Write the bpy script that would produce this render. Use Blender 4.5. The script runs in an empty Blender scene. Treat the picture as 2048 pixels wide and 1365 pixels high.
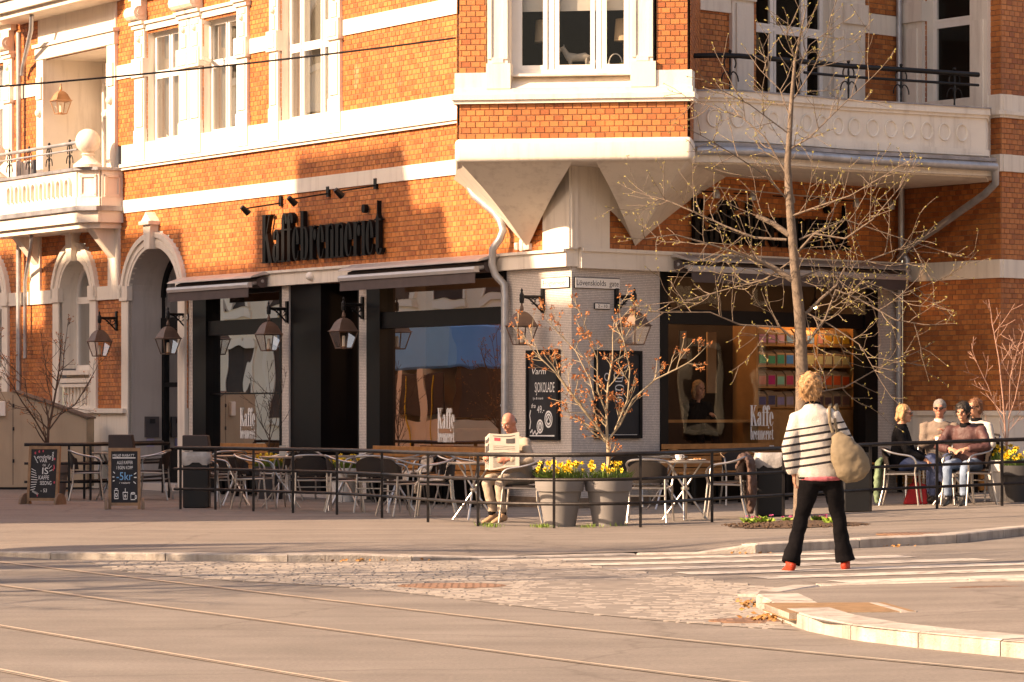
import bpy, bmesh, math, random
from mathutils import Vector, Matrix, noise
R_ = math.radians
random.seed(7)
# ------------------------------------------------------------------ camera, sky, sun, exposure
F, HZ, CX, EZ = 7000.0, 822.0, 1024.0, 1.44      # focal length and horizon in photo pixels, eye height
scene = bpy.context.scene
col = scene.collection
cam_d = bpy.data.cameras.new('camera'); cam = bpy.data.objects.new('camera', cam_d); col.objects.link(cam)
cam.location = (0, 0, EZ); cam.rotation_euler = (R_(90), 0, 0)
cam_d.sensor_width = 36; cam_d.lens = F/2048*36; cam_d.shift_y = (HZ-682.5)/2048
cam_d.clip_end = 2000; cam_d.clip_start = .5
scene.camera = cam
SUN_EL = R_(28); SH = Vector((-.935, -.355)).normalized()          # horizontal direction towards the sun
world = bpy.data.worlds.new('World'); scene.world = world; world.use_nodes = True
wn = world.node_tree.nodes; wl = world.node_tree.links
bg = wn['Background']; sky = wn.new('ShaderNodeTexSky'); sky.sky_type = 'NISHITA'; sky.sun_disc = False
sky.sun_elevation = SUN_EL; sky.sun_rotation = math.atan2(SH.x, SH.y); sky.dust_density = 2.0; sky.air_density = 1.0; sky.ozone_density = 0.6
wl.new(sky.outputs[0], bg.inputs[0]); bg.inputs[1].default_value = .125
sd = bpy.data.lights.new('sun', 'SUN'); sd.energy = 4.8; sd.angle = R_(.53); sd.color = (1, .86, .68)
so = bpy.data.objects.new('sun', sd); col.objects.link(so); so.location = (-30, -10, 40)
so.rotation_euler = Vector((-SH.x*math.cos(SUN_EL), -SH.y*math.cos(SUN_EL), -math.sin(SUN_EL))).to_track_quat('-Z', 'Y').to_euler()
vs = scene.view_settings; vs.view_transform = 'Standard'; vs.look = 'None'; vs.gamma = 1; vs.exposure = 1.24; vs.use_curve_mapping = False
vs.use_white_balance = True; vs.white_balance_temperature = 8600; vs.white_balance_tint = 23
try:
    scene.cycles.max_bounces = 8; scene.cycles.transparent_max_bounces = 10
    scene.cycles.sample_clamp_indirect = 6
except Exception: pass

# ------------------------------------------------------------------ helpers
def unit(v):
    l = math.hypot(*v); return (v[0]/l, v[1]/l)
class Frame:
    """a vertical wall: u along it, d out of it, z up"""
    def __init__(s, o, d, n): s.o, s.d, s.n = o, unit(d), unit(n)
    def __call__(s, u, d, z): return (s.o[0]+s.d[0]*u+s.n[0]*d, s.o[1]+s.d[1]*u+s.n[1]*d, z)
    def u(s, px, off=0):                                # where the view ray of a photo column meets the wall
        k = (px-CX)/F; ox = s.o[0]+s.n[0]*off; oy = s.o[1]+s.n[1]*off
        return (oy*k-ox)/(s.d[0]-k*s.d[1])
    def z(s, px, py, off=0):
        u = s.u(px, off); return EZ-(py-HZ)*(s.o[1]+s.n[1]*off+u*s.d[1])/F
C0 = (.816, 48.0); aL = R_(30.8)
FL = Frame(C0, (-math.sin(aL), math.cos(aL)), (-math.cos(aL), -math.sin(aL)))
FR = Frame(C0, (1, 1), (1, -1))
B0, B1 = (-.74, 47.3), (2.38, 46.8)
bd = unit((B1[0]-B0[0], B1[1]-B0[1])); BW = math.hypot(B1[0]-B0[0], B1[1]-B0[1])
FB = Frame(B0, bd, (bd[1], -bd[0]))
W0, Q0 = (5.93, 53.1), (7.17, 51.3); wd = unit((Q0[0]-W0[0], Q0[1]-W0[1])); WL = math.hypot(Q0[0]-W0[0], Q0[1]-W0[1])
FW = Frame(W0, wd, (wd[1], -wd[0]))
FV = Frame(Q0, (1, 1), (1, -1))
XY = Frame((0, 0), (1, 0), (0, 1))                     # plain world box frame: u=x, d=y
def g(x):
    x = min(x, 9.0); t = (x-1)*2
    return .026*(math.log1p(math.exp(t))/2 if t < 30 else t/2)
SW = .09
def at(px, py, Y): return Vector(((px-CX)/F*Y, Y, EZ-(py-HZ)*Y/F))
def gp(px, py, base=0.0):                              # photo pixel on the ground
    z = base
    for _ in range(6):
        Y = F*(EZ-z)/(py-HZ); X = (px-CX)/F*Y; z = base+g(X)
    return Vector((X, Y, z))

class MB:
    def __init__(s): s.v, s.f = [], []
    def add(s, vs_, fs):
        o = len(s.v); s.v += [tuple(p) for p in vs_]; s.f += [tuple(i+o for i in f) for f in fs]; return s
    def face(s, fr):                                   # turn single faces outwards
        for k, f in enumerate(s.f):
            a, b, c = (Vector(s.v[i]) for i in f[:3])
            if (b-a).cross(c-b).dot(Vector((fr.n[0], fr.n[1], 0))) < 0: s.f[k] = tuple(f[::-1])
        return s
    def box(s, fr, u0, u1, d0, d1, z0, z1):
        s.add([fr(u, d, z) for z in (z0, z1) for d in (d0, d1) for u in (u0, u1)],
              [(0, 2, 3, 1), (4, 5, 7, 6), (0, 1, 5, 4), (2, 6, 7, 3), (0, 4, 6, 2), (1, 3, 7, 5)]); return s
    def obox(s, c, ax, ay, az):                        # centre and three half axes
        c = Vector(c); ax, ay, az = Vector(ax), Vector(ay), Vector(az)
        s.add([c+i*ax+j*ay+k*az for k in (-1, 1) for j in (-1, 1) for i in (-1, 1)],
              [(0, 2, 3, 1), (4, 5, 7, 6), (0, 1, 5, 4), (2, 6, 7, 3), (0, 4, 6, 2), (1, 3, 7, 5)]); return s
    def prism(s, poly, f0, f1):                        # poly of 2-D points, two maps to 3-D
        n = len(poly); s.add([f0(*p) for p in poly]+[f1(*p) for p in poly],
            [tuple(range(n)), tuple(range(2*n-1, n-1, -1))]+[(i, (i+1) % n, n+(i+1) % n, n+i) for i in range(n)]); return s
    def tube(s, pts, r, seg=8, side=None, cap=True):
        pts = [Vector(p) for p in pts]; n = len(pts)
        rs = r if isinstance(r, (list,)) else [r]*n
        o = len(s.v); prev = None
        for i, p in enumerate(pts):
            t = (pts[min(i+1, n-1)]-pts[max(i-1, 0)])
            t = t.normalized() if t.length > 1e-9 else Vector((0, 0, 1))
            a = Vector(side) if side is not None else (prev if prev is not None else (Vector((0, 0, 1)) if abs(t.z) < .9 else Vector((1, 0, 0))))
            a = (a-t*a.dot(t)); a = a.normalized() if a.length > 1e-6 else t.orthogonal().normalized()
            b = t.cross(a); prev = a
            ra, rb = rs[i] if isinstance(rs[i], tuple) else (rs[i], rs[i])
            for k in range(seg):
                an = 2*math.pi*k/seg; s.v.append(tuple(p+a*(ra*math.cos(an))+b*(rb*math.sin(an))))
        for i in range(n-1):
            for k in range(seg):
                s.f.append((o+i*seg+k, o+i*seg+(k+1) % seg, o+(i+1)*seg+(k+1) % seg, o+(i+1)*seg+k))
        if cap:
            s.f.append(tuple(o+k for k in range(seg))[::-1]); s.f.append(tuple(o+(n-1)*seg+k for k in range(seg)))
        return s
    def lathe(s, prof, c, seg=16):                     # (r, z) profile about a vertical axis
        o = len(s.v); c = Vector(c)
        for r, z in prof:
            for k in range(seg):
                a = 2*math.pi*k/seg; s.v.append((c.x+r*math.cos(a), c.y+r*math.sin(a), c.z+z))
        for i in range(len(prof)-1):
            for k in range(seg):
                s.f.append((o+i*seg+k, o+i*seg+(k+1) % seg, o+(i+1)*seg+(k+1) % seg, o+(i+1)*seg+k))
        s.f.append(tuple(o+k for k in range(seg))[::-1]); s.f.append(tuple(o+(len(prof)-1)*seg+k for k in range(seg)))
        return s
    def ball(s, c, r, seg=12, rings=8, M=None):
        r = r if isinstance(r, (tuple, list)) else (r, r, r); c = Vector(c); o = len(s.v)
        for i in range(1, rings):
            th = math.pi*i/rings
            for k in range(seg):
                a = 2*math.pi*k/seg
                p = Vector((r[0]*math.sin(th)*math.cos(a), r[1]*math.sin(th)*math.sin(a), r[2]*math.cos(th)))
                if M: p = M @ p
                s.v.append(tuple(c+p))
        t = Vector((0, 0, r[2])); t = M @ t if M else t
        s.v.append(tuple(c+t)); s.v.append(tuple(c-t)); nt = len(s.v)-2
        for i in range(rings-2):
            for k in range(seg):
                s.f.append((o+i*seg+k, o+(i+1)*seg+k, o+(i+1)*seg+(k+1) % seg, o+i*seg+(k+1) % seg))
        for k in range(seg):
            s.f.append((nt, o+k, o+(k+1) % seg)); e = o+(rings-2)*seg; s.f.append((nt+1, e+(k+1) % seg, e+k))
        return s
    def build(s, name, mt, parent=None, smooth=False, fix=True, bevel=0):
        me = bpy.data.meshes.new(name); me.from_pydata(s.v, [], s.f); me.update()
        if fix or bevel:
            bm = bmesh.new(); bm.from_mesh(me); bmesh.ops.recalc_face_normals(bm, faces=bm.faces[:])
            if bevel: bmesh.ops.bevel(bm, geom=bm.edges[:], offset=bevel, segments=4 if bevel > .06 else 1, profile=.5, affect='EDGES')
            bm.to_mesh(me); bm.free()
        if smooth:
            for p in me.polygons: p.use_smooth = True
            try: me.set_sharp_from_angle(angle=R_(40))
            except Exception: pass
        me.materials.append(M[mt] if isinstance(mt, str) else mt)
        o = bpy.data.objects.new(name, me); col.objects.link(o)
        if parent: setp(o, parent)
        return o
def wmat(o): return (wmat(o.parent) @ o.matrix_parent_inverse if o.parent else Matrix()) @ o.matrix_basis
def setp(o, parent):
    o.parent = parent; o.matrix_parent_inverse = wmat(parent).inverted()
def tag(o, label=None, cat=None, group=None, kind=None):
    if label: o['label'] = label
    if cat: o['category'] = cat
    if group: o['group'] = group
    if kind: o['kind'] = kind
    return o
def thing(name, label, cat, loc=(0, 0, 0), group=None):
    o = bpy.data.objects.new(name, None); col.objects.link(o); o.location = loc; o.empty_display_size = .1
    return tag(o, label, cat, group)
def copy_tree(o, parent=None):
    c = o.copy(); col.objects.link(c)
    if parent is not None: mi = o.matrix_parent_inverse.copy(); c.parent = parent; c.matrix_parent_inverse = mi
    for ch in list(o.children): copy_tree(ch, c)
    return c
def part(name, mt, parent, fn, **k):
    m = MB(); fn(m); return m.build(name, mt, parent, **k)

# ------------------------------------------------------------------ materials
M = {}
def mat(name, c, rough=.7, var=.12, scale=6, bump=0.0, bscale=60, metal=0, c2=None, spec=.4, detail=4, trans=0):
    m = bpy.data.materials.new(name); m.use_nodes = True; nt = m.node_tree; n = nt.nodes; l = nt.links
    b = n['Principled BSDF']; b.inputs['Roughness'].default_value = rough; b.inputs['Metallic'].default_value = metal
    b.inputs['Specular IOR Level'].default_value = spec
    tc = n.new('ShaderNodeTexCoord'); nz = n.new('ShaderNodeTexNoise'); nz.inputs['Scale'].default_value = scale; nz.inputs['Detail'].default_value = detail
    l.new(tc.outputs['Object'], nz.inputs['Vector'])
    rmp = n.new('ShaderNodeValToRGB'); l.new(nz.outputs['Fac'], rmp.inputs[0])
    a = [x*(1-var) for x in c]; d = [min(1, x*(1+var)) for x in (c2 or c)]
    rmp.color_ramp.elements[0].position = .3; rmp.color_ramp.elements[1].position = .7
    rmp.color_ramp.elements[0].color = (*a, 1); rmp.color_ramp.elements[1].color = (*d, 1)
    l.new(rmp.outputs[0], b.inputs['Base Color'])
    if bump:
        n2 = n.new('ShaderNodeTexNoise'); n2.inputs['Scale'].default_value = bscale; n2.inputs['Detail'].default_value = 3
        l.new(tc.outputs['Object'], n2.inputs['Vector'])
        bp = n.new('ShaderNodeBump'); bp.inputs['Strength'].default_value = bump; bp.inputs['Distance'].default_value = .02
        l.new(n2.outputs['Fac'], bp.inputs['Height']); l.new(bp.outputs[0], b.inputs['Normal'])
    M[name] = m; return m
def nodes(name): m = M[name]; return m.node_tree.nodes, m.node_tree.links, m.node_tree.nodes['Principled BSDF']
mat('plaster', (.78, .70, .60), .75, .05, 1.3, .12, 30)
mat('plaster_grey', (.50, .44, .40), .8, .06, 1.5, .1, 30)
mat('mortar', (.24, .135, .08), .95, .2, 5)
mat('white_paint', (.80, .76, .70), .45, .03, 3)
mat('black_paint', (.004, .0037, .004), .5, .3, 3, spec=.18)
mat('black_wood', (.006, .0057, .0065), .6, .25, 4, spec=.2)
mat('zinc', (.30, .30, .32), .5, .25, 4, .1, 20, metal=.5)
mat('pipe', (.42, .42, .43), .4, .2, 5, metal=.55)
mat('iron', (.008, .0075, .008), .45, .3, 12, .15, 90, metal=.3)
mat('rail_iron', (.020, .0165, .0155), .45, .5, 9, .2, 80, metal=.4)
mat('alu', (.46, .44, .42), .33, .06, 8, metal=.9)
mat('lamp_copper', (.15, .092, .066), .5, .2, 5, metal=.3)
mat('copper_bright', (.50, .27, .15), .4, .2, 5, metal=.5)
mat('bulb', (.72, .62, .5), .4, .1)
mat('awning_cloth', (.095, .072, .068), .9, .1, 4, .15, 150)
mat('awning_metal', (.52, .49, .47), .4, .08, 3, metal=.3)
mat('asphalt', (.175, .165, .155), .92, .14, 1.1, .5, 220, detail=8)
mat('pavement', (.20, .175, .155), .92, .16, .9, .5, 200, detail=8)
mat('kerb', (.39, .345, .30), .85, .28, 4, .5, 60, detail=9)
mat('sett', (.315, .275, .238), .9, .25, 7, .4, 50)
mat('road_paint', (.50, .47, .43), .85, .2, 3, .3, 120, detail=8)
mat('rail_steel', (.55, .45, .33), .5, .2, 3, metal=.35)
mat('groove', (.19, .16, .137), .9, .2, 6); mat('joint', (.20, .172, .147), .95, .2, 6)
mat('rust', (.20, .11, .065), .85, .3, 14, .6, 70)
mat('rust_plate', (.25, .15, .075), .8, .2, 10, .4, 120)
mat('soil', (.085, .05, .03), .95, .4, 20, .9, 40)
mat('pot_grey', (.19, .178, .17), .7, .06, 3)
mat('pot_white', (.62, .59, .55), .6, .06, 3)
mat('pot_dark', (.045, .044, .046), .6, .1, 3)
mat('leaf_green', (.12, .19, .028), .6, .4, 30)
mat('leaf_lime', (.20, .30, .04), .6, .3, 30)
mat('daffodil', (.75, .50, .03), .6, .2, 30)
mat('pink_flower', (.55, .09, .22), .6, .2, 30)
mat('bud', (.30, .25, .07), .6, .25, 20)
mat('leaf_orange', (.44, .16, .05), .7, .3, 25)
mat('dry_leaf', (.33, .16, .05), .8, .35, 25)
mat('bark', (.155, .115, .085), .9, .25, 14, .5, 50)
mat('bark_dark', (.095, .06, .043), .9, .25, 14, .4, 50)
mat('bark_pale', (.33, .26, .17), .9, .2, 14, .3, 50)
mat('bark_pink', (.36, .21, .16), .9, .2, 14, .3, 50)
mat('wood', (.36, .155, .045), .5, .22, 9, .15, 40)
mat('wood_frame', (.30, .175, .095), .65, .2, 12, .2, 40)
mat('wood_old', (.22, .15, .10), .8, .2, 12, .2, 40)
mat('wood_inside', (.40, .19, .06), .5, .2, 5)
mat('slate', (.018, .018, .020), .7, .3, 4)
mat('chalk', (.78, .77, .74), .9, .12, 40)
mat('chalk_blue', (.16, .42, .70), .9, .1, 40)
mat('chalk_red', (.62, .08, .11), .9, .1, 40)
mat('enamel', (.85, .80, .72), .4, .05, 5)
mat('sign_ink', (.015, .013, .013), .5, .1)
mat('cabinet', (.46, .36, .25), .6, .06, 2)
mat('cabinet_roof', (.16, .11, .08), .7, .1, 2)
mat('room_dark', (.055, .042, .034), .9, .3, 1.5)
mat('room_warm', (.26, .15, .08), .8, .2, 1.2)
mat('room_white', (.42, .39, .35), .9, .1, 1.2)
mat('curtain', (.62, .58, .52), .9, .08, 2)
mat('lampshade', (.66, .50, .34), .8, .05)
mat('stone_figure', (.40, .36, .31), .7, .15, 12)
mat('kraft', (.36, .23, .13), .8, .08, 8)
mat('ceramic', (.80, .78, .74), .3, .02)
mat('paper', (.40, .365, .315), .9, .05, 20)
mat('print_ink', (.06, .055, .055), .9, .2)
mat('print_red', (.50, .05, .07), .9, .2)
mat('plastic_bag', (.38, .36, .34), .35, .15, 12, .4, 25)
mat('bin_hood', (.04, .03, .028), .55, .1, 3)
mat('bin_black', (.008, .008, .0085), .5, .2, 3)
mat('fleece', (.56, .47, .38), .98, .2, 18, 1.0, 45)
mat('skin', (.50, .25, .16), .55, .06, 10)
mat('skin_red', (.50, .21, .14), .55, .08, 10)
mat('hair_blond', (.36, .205, .095), .6, .35, 26, .5, 40)
mat('hair_grey', (.20, .18, .165), .7, .3, 26, .4, 60)
mat('hair_dark', (.022, .016, .013), .55, .3, 26, .5, 60)
mat('hair_brown', (.16, .07, .035), .55, .3, 26, .5, 60)
mat('denim_black', (.0062, .0052, .0058), .9, .4, 5, .3, 30, spec=.1)
mat('denim_blue', (.075, .10, .19), .9, .3, 7, .3, 30)
mat('denim_light', (.16, .22, .31), .9, .3, 7, .3, 30)
mat('cloth_cream', (.37, .30, .23), .9, .07, 8, .3, 22)
mat('cloth_black', (.008, .0075, .0085), .9, .25, 8, .3, 25, spec=.1)
mat('cloth_beige', (.20, .152, .12), .85, .1, 7, .4, 20)
mat('cloth_maroon', (.078, .032, .030), .6, .2, 7, .4, 20)
mat('cloth_white', (.48, .455, .42), .9, .05, 6, .2, 25)
mat('cloth_brown', (.10, .058, .046), .8, .3, 8, .4, 20)
mat('cloth_green', (.14, .20, .115), .9, .3, 9, .4, 18)
mat('cloth_pink', (.50, .13, .15), .9, .2, 30)
mat('bag_canvas', (.19, .145, .09), .8, .08, 6, .3, 16)
mat('bag_red', (.50, .015, .02), .5, .15, 8, .2, 20)
mat('shoe_red', (.42, .035, .012), .6, .1)
mat('shoe_tan', (.38, .24, .14), .7, .15)
mat('shoe_black', (.02, .018, .017), .35, .1)
mat('sunglass', (.03, .02, .018), .2, .1)
mat('tram_blue', (.10, .42, .92), .35, .05, 2)
mat('tram_cream', (.75, .66, .5), .4, .05, 2)
mat('opp_plaster', (.82, .72, .55), .85, .08, .6)
mat('opp_trim', (.85, .77, .62), .85, .05, .6)
mat('side_brick', (.16, .075, .042), .85, .1, .8)
mat('opp_roof', (.07, .06, .058), .7, .2, 1)
mat('cable', (.012, .011, .011), .6, .1)
mat('intercom', (.12, .11, .115), .4, .1, 3, metal=.5)
mat('note', (.42, .38, .58), .8, .1)

def brick_mat(name, ca, cb, cc):
    mat(name, ca, .55, 0, 3, .25, 35); n, l, b = nodes(name)
    geo = n.new('ShaderNodeNewGeometry'); oi = n.new('ShaderNodeObjectInfo')
    ad = n.new('ShaderNodeMath'); ad.operation = 'ADD'; l.new(geo.outputs['Random Per Island'], ad.inputs[0]); l.new(oi.outputs['Random'], ad.inputs[1])
    fr = n.new('ShaderNodeMath'); fr.operation = 'FRACT'; l.new(ad.outputs[0], fr.inputs[0])
    r = n.new('ShaderNodeValToRGB'); l.new(fr.outputs[0], r.inputs[0]); e = r.color_ramp.elements
    e[0].position = 0; e[0].color = (*ca, 1); e[1].position = 1; e[1].color = (*cc, 1); x = e.new(.55); x.color = (*cb, 1)
    x = e.new(.9); x.color = (*[v*1.12 for v in cb], 1)
    tc = n.new('ShaderNodeTexCoord'); nz = n.new('ShaderNodeTexNoise'); nz.inputs['Scale'].default_value = .55; nz.inputs['Detail'].default_value = 7; l.new(geo.outputs['Position'], nz.inputs['Vector'])
    r2 = n.new('ShaderNodeValToRGB'); l.new(nz.outputs['Fac'], r2.inputs[0]); r2.color_ramp.elements[0].position = .33; r2.color_ramp.elements[1].position = .62
    r2.color_ramp.elements[0].color = (.80, .72, .68, 1); r2.color_ramp.elements[1].color = (1.06, 1.04, 1.02, 1)
    mx = n.new('ShaderNodeMix'); mx.data_type = 'RGBA'; mx.blend_type = 'MULTIPLY'; mx.inputs[0].default_value = 1
    l.new(r.outputs[0], mx.inputs[6]); l.new(r2.outputs[0], mx.inputs[7])
    # pale weathered spots
    n3 = n.new('ShaderNodeTexNoise'); n3.inputs['Scale'].default_value = 3.1; n3.inputs['Detail'].default_value = 5; l.new(geo.outputs['Position'], n3.inputs['Vector'])
    r3 = n.new('ShaderNodeValToRGB'); l.new(n3.outputs['Fac'], r3.inputs[0]); r3.color_ramp.elements[0].position = .66; r3.color_ramp.elements[1].position = .82; r3.color_ramp.elements[1].color = (.45, .45, .45, 1)
    m2 = n.new('ShaderNodeMix'); m2.data_type = 'RGBA'; l.new(r3.outputs[0], m2.inputs[0]); l.new(mx.outputs[2], m2.inputs[6]); m2.inputs[7].default_value = (.62, .40, .25, 1)
    l.new(m2.outputs[2], b.inputs['Base Color'])
brick_mat('brick', (.37, .110, .033), (.53, .190, .056), (.45, .142, .043))

def tile_mat():
    mat('mosaic', (.5, .46, .42), .45, .08, 6); n, l, b = nodes('mosaic')
    uv = n.new('ShaderNodeUVMap'); bt = n.new('ShaderNodeTexBrick'); l.new(uv.outputs[0], bt.inputs['Vector'])
    bt.offset = 0; bt.inputs['Scale'].default_value = 1; bt.inputs['Brick Width'].default_value = .0235; bt.inputs['Row Height'].default_value = .0235
    bt.inputs['Mortar Size'].default_value = .0022; bt.inputs['Mortar Smooth'].default_value = .1
    bt.inputs['Color1'].default_value = (.78, .70, .63, 1); bt.inputs['Color2'].default_value = (.64, .57, .51, 1); bt.inputs['Mortar'].default_value = (.17, .14, .12, 1)
    l.new(bt.outputs['Color'], b.inputs['Base Color'])
    bp = n.new('ShaderNodeBump'); bp.invert = True; bp.inputs['Strength'].default_value = .5; bp.inputs['Distance'].default_value = .003; l.new(bt.outputs['Fac'], bp.inputs['Height']); l.new(bp.outputs[0], b.inputs['Normal'])
tile_mat()
def wicker_mat(name, c, dark):
    mat(name, c, .6, .2, 60, 0); n, l, b = nodes(name)
    tc = n.new('ShaderNodeTexCoord'); w = n.new('ShaderNodeTexBrick'); l.new(tc.outputs['Object'], w.inputs['Vector'])
    w.inputs['Scale'].default_value = 1; w.inputs['Brick Width'].default_value = .03; w.inputs['Row Height'].default_value = .014; w.inputs['Mortar Size'].default_value = .0025
    w.inputs['Color1'].default_value = (*c, 1); w.inputs['Color2'].default_value = (*[x*.7 for x in c], 1); w.inputs['Mortar'].default_value = (*dark, 1)
    mp = n.new('ShaderNodeMapping'); mp.inputs['Rotation'].default_value = (R_(90), 0, 0); l.new(tc.outputs['Object'], mp.inputs[0]); l.new(mp.outputs[0], w.inputs['Vector'])
    l.new(w.outputs['Color'], b.inputs['Base Color'])
    bp = n.new('ShaderNodeBump'); bp.invert = True; bp.inputs['Strength'].default_value = .8; bp.inputs['Distance'].default_value = .004; l.new(w.outputs['Fac'], bp.inputs['Height']); l.new(bp.outputs[0], b.inputs['Normal'])
wicker_mat('wicker', (.035, .023, .019), (.004, .003, .0025)); wicker_mat('wicker_pale', (.32, .22, .16), (.05, .03, .02))
def glass_mat(name, k, tint=(1, 1, 1)):
    m = bpy.data.materials.new(name); m.use_nodes = True; nt = m.node_tree; n = nt.nodes; l = nt.links
    n.remove(n['Principled BSDF']); out = n['Material Output']
    tr = n.new('ShaderNodeBsdfTransparent'); tr.inputs[0].default_value = (*tint, 1); gl = n.new('ShaderNodeBsdfGlossy'); gl.inputs['Roughness'].default_value = 0.004
    nz = n.new('ShaderNodeTexNoise'); nz.inputs['Scale'].default_value = 1.1; nz.inputs['Detail'].default_value = 1
    tc = n.new('ShaderNodeTexCoord'); l.new(tc.outputs['Object'], nz.inputs['Vector'])
    bp = n.new('ShaderNodeBump'); bp.inputs['Strength'].default_value = .055; bp.inputs['Distance'].default_value = .05; l.new(nz.outputs['Fac'], bp.inputs['Height']); l.new(bp.outputs[0], gl.inputs['Normal'])
    fr = n.new('ShaderNodeFresnel'); fr.inputs[0].default_value = 1.52
    ml = n.new('ShaderNodeMath'); ml.operation = 'MULTIPLY'; ml.use_clamp = True; l.new(fr.outputs[0], ml.inputs[0]); ml.inputs[1].default_value = k
    mx = n.new('ShaderNodeMixShader'); l.new(ml.outputs[0], mx.inputs[0]); l.new(tr.outputs[0], mx.inputs[1]); l.new(gl.outputs[0], mx.inputs[2]); l.new(mx.outputs[0], out.inputs[0])
    M[name] = m
glass_mat('glass', 5.0, (.86, .86, .84)); glass_mat('glass_shop', 6.5, (.86, .86, .84)); glass_mat('glass_clear', .4, (.9, .9, .88)); glass_mat('lamp_glass', .35, (.98, .97, .96))
def stripes_mat():
    mat('sweater', (.54, .495, .44), .95, .06, 30, .5, 120); n, l, b = nodes('sweater')
    tc = n.new('ShaderNodeTexCoord'); sp = n.new('ShaderNodeSeparateXYZ'); l.new(tc.outputs['Object'], sp.inputs[0])
    def mth(op, a, bv, x=None):
        m = n.new('ShaderNodeMath'); m.operation = op
        for i, v in enumerate((a, bv)):
            if isinstance(v, (int, float)): m.inputs[i].default_value = v
            else: l.new(v, m.inputs[i])
        return m.outputs[0]
    zz = mth('SUBTRACT', sp.outputs['Z'], mth('MULTIPLY', sp.outputs['X'], .16))
    ph = mth('FRACT', mth('DIVIDE', zz, .066), 0)
    st = mth('LESS_THAN', ph, .32)
    inr = mth('MULTIPLY', mth('GREATER_THAN', zz, .885), mth('LESS_THAN', zz, 1.27))
    f = mth('MULTIPLY', st, inr)
    src = b.inputs['Base Color'].links[0].from_socket
    mx = n.new('ShaderNodeMix'); mx.data_type = 'RGBA'; l.new(f, mx.inputs[0]); l.new(src, mx.inputs[6]); mx.inputs[7].default_value = (.022, .019, .022, 1)
    l.new(mx.outputs[2], b.inputs['Base Color'])
stripes_mat()
def grating_mat(name, base, c, sx):
    n, l, b = nodes(base); m = M[base].copy(); M[name] = m; n = m.node_tree.nodes; l = m.node_tree.links; b = n['Principled BSDF']
    tc = n.new('ShaderNodeTexCoord'); v = n.new('ShaderNodeTexVoronoi'); v.inputs['Scale'].default_value = sx; v.distance = 'CHEBYCHEV'; v.inputs['Randomness'].default_value = .25; l.new(tc.outputs['Object'], v.inputs['Vector'])
    r = n.new('ShaderNodeValToRGB'); l.new(v.outputs['Distance'], r.inputs[0]); r.color_ramp.elements[0].position = .3; r.color_ramp.elements[1].position = .4
    r.color_ramp.elements[0].color = (*[min(1, x*2.2) for x in c], 1); r.color_ramp.elements[1].color = (*c, 1); l.new(r.outputs[0], b.inputs['Base Color'])
grating_mat('manhole', 'rust', (.15, .085, .055), 17)

def weather(name, dirt, amt):
    n, l, b = nodes(name); src = b.inputs['Base Color'].links[0].from_socket
    geo = n.new('ShaderNodeNewGeometry'); mp = n.new('ShaderNodeMapping'); mp.inputs['Scale'].default_value = (5, 5, .55); l.new(geo.outputs['Position'], mp.inputs[0])
    a = n.new('ShaderNodeTexNoise'); a.inputs['Scale'].default_value = 1.3; a.inputs['Detail'].default_value = 8; a.inputs['Roughness'].default_value = .65; l.new(mp.outputs[0], a.inputs['Vector'])
    r = n.new('ShaderNodeValToRGB'); l.new(a.outputs['Fac'], r.inputs[0]); r.color_ramp.elements[0].position = .5; r.color_ramp.elements[1].position = .78; r.color_ramp.elements[1].color = (amt, amt, amt, 1); r.color_ramp.elements[0].color = (0, 0, 0, 1)
    mx = n.new('ShaderNodeMix'); mx.data_type = 'RGBA'; l.new(r.outputs[0], mx.inputs[0]); l.new(src, mx.inputs[6]); mx.inputs[7].default_value = (*dirt, 1); l.new(mx.outputs[2], b.inputs['Base Color'])
weather('plaster', (.42, .34, .27), .55); weather('brick', (.20, .075, .035), .5); weather('kerb', (.13, .105, .085), .8); weather('zinc', (.13, .12, .13), .7)
weather('white_paint', (.55, .49, .42), .3); weather('pipe', (.2, .18, .17), .5); weather('plaster_grey', (.32, .27, .24), .5); weather('cabinet', (.3, .22, .15), .4)
# ------------------------------------------------------------------ ground, kerbs, road
def lerp(a, b, t): return a+(b-a)*t
def interp(x, pts):
    if x <= pts[0][0]: return pts[0][1]
    for (x0, y0), (x1, y1) in zip(pts, pts[1:]):
        if x <= x1: return lerp(y0, y1, (x-x0)/(x1-x0))
    return pts[-1][1]
KP = [gp(x, y) for x, y in [(0, 1115), (164, 1121), (449, 1122), (637, 1125), (947, 1121), (1143, 1114), (1300, 1110), (1453, 1109), (1567, 1105), (1665, 1099), (1822, 1093), (1928, 1086), (2048, 1071)]]
KPT = [(-60, KP[0].y+(60+KP[0].x)*1.68)]+[(p.x, p.y) for p in KP]+[(60, KP[-1].y+(60-KP[-1].x))]
def kerb_y(x): return interp(x, KPT)
def kerb_h(x): return interp(x, [(-5.5, .03), (-4.2, .07), (-1.6, .07), (-.2, .016), (1.9, .016), (2.35, SW)])
xs = [-400, -100, -40]+[-20+i*2 for i in range(10)]+[i*.25 for i in range(0, 41)]+[11, 14, 30, 100, 400]
m = MB(); ys = [-100, -20, 0, 10, 20, 25, 30, 34, 38, 45, 60, 120, 500]
m.v = [(x, y, g(x)) for y in ys for x in xs]; nx = len(xs)
m.f = [(j*nx+i, j*nx+i+1, (j+1)*nx+i+1, (j+1)*nx+i) for j in range(len(ys)-1) for i in range(nx-1)]
tag(m.build('road', 'asphalt'), kind='structure')
KWD = .28
m = MB(); xs2 = [-50, -40, -30, -20]+[-14+i*.5 for i in range(24)]+[-2+i*.2 for i in range(61)]+[11, 13, 16, 22, 30, 45]
offs = [KWD, .9, 1.6, 3, 6, 12, 40, 150]
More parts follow.
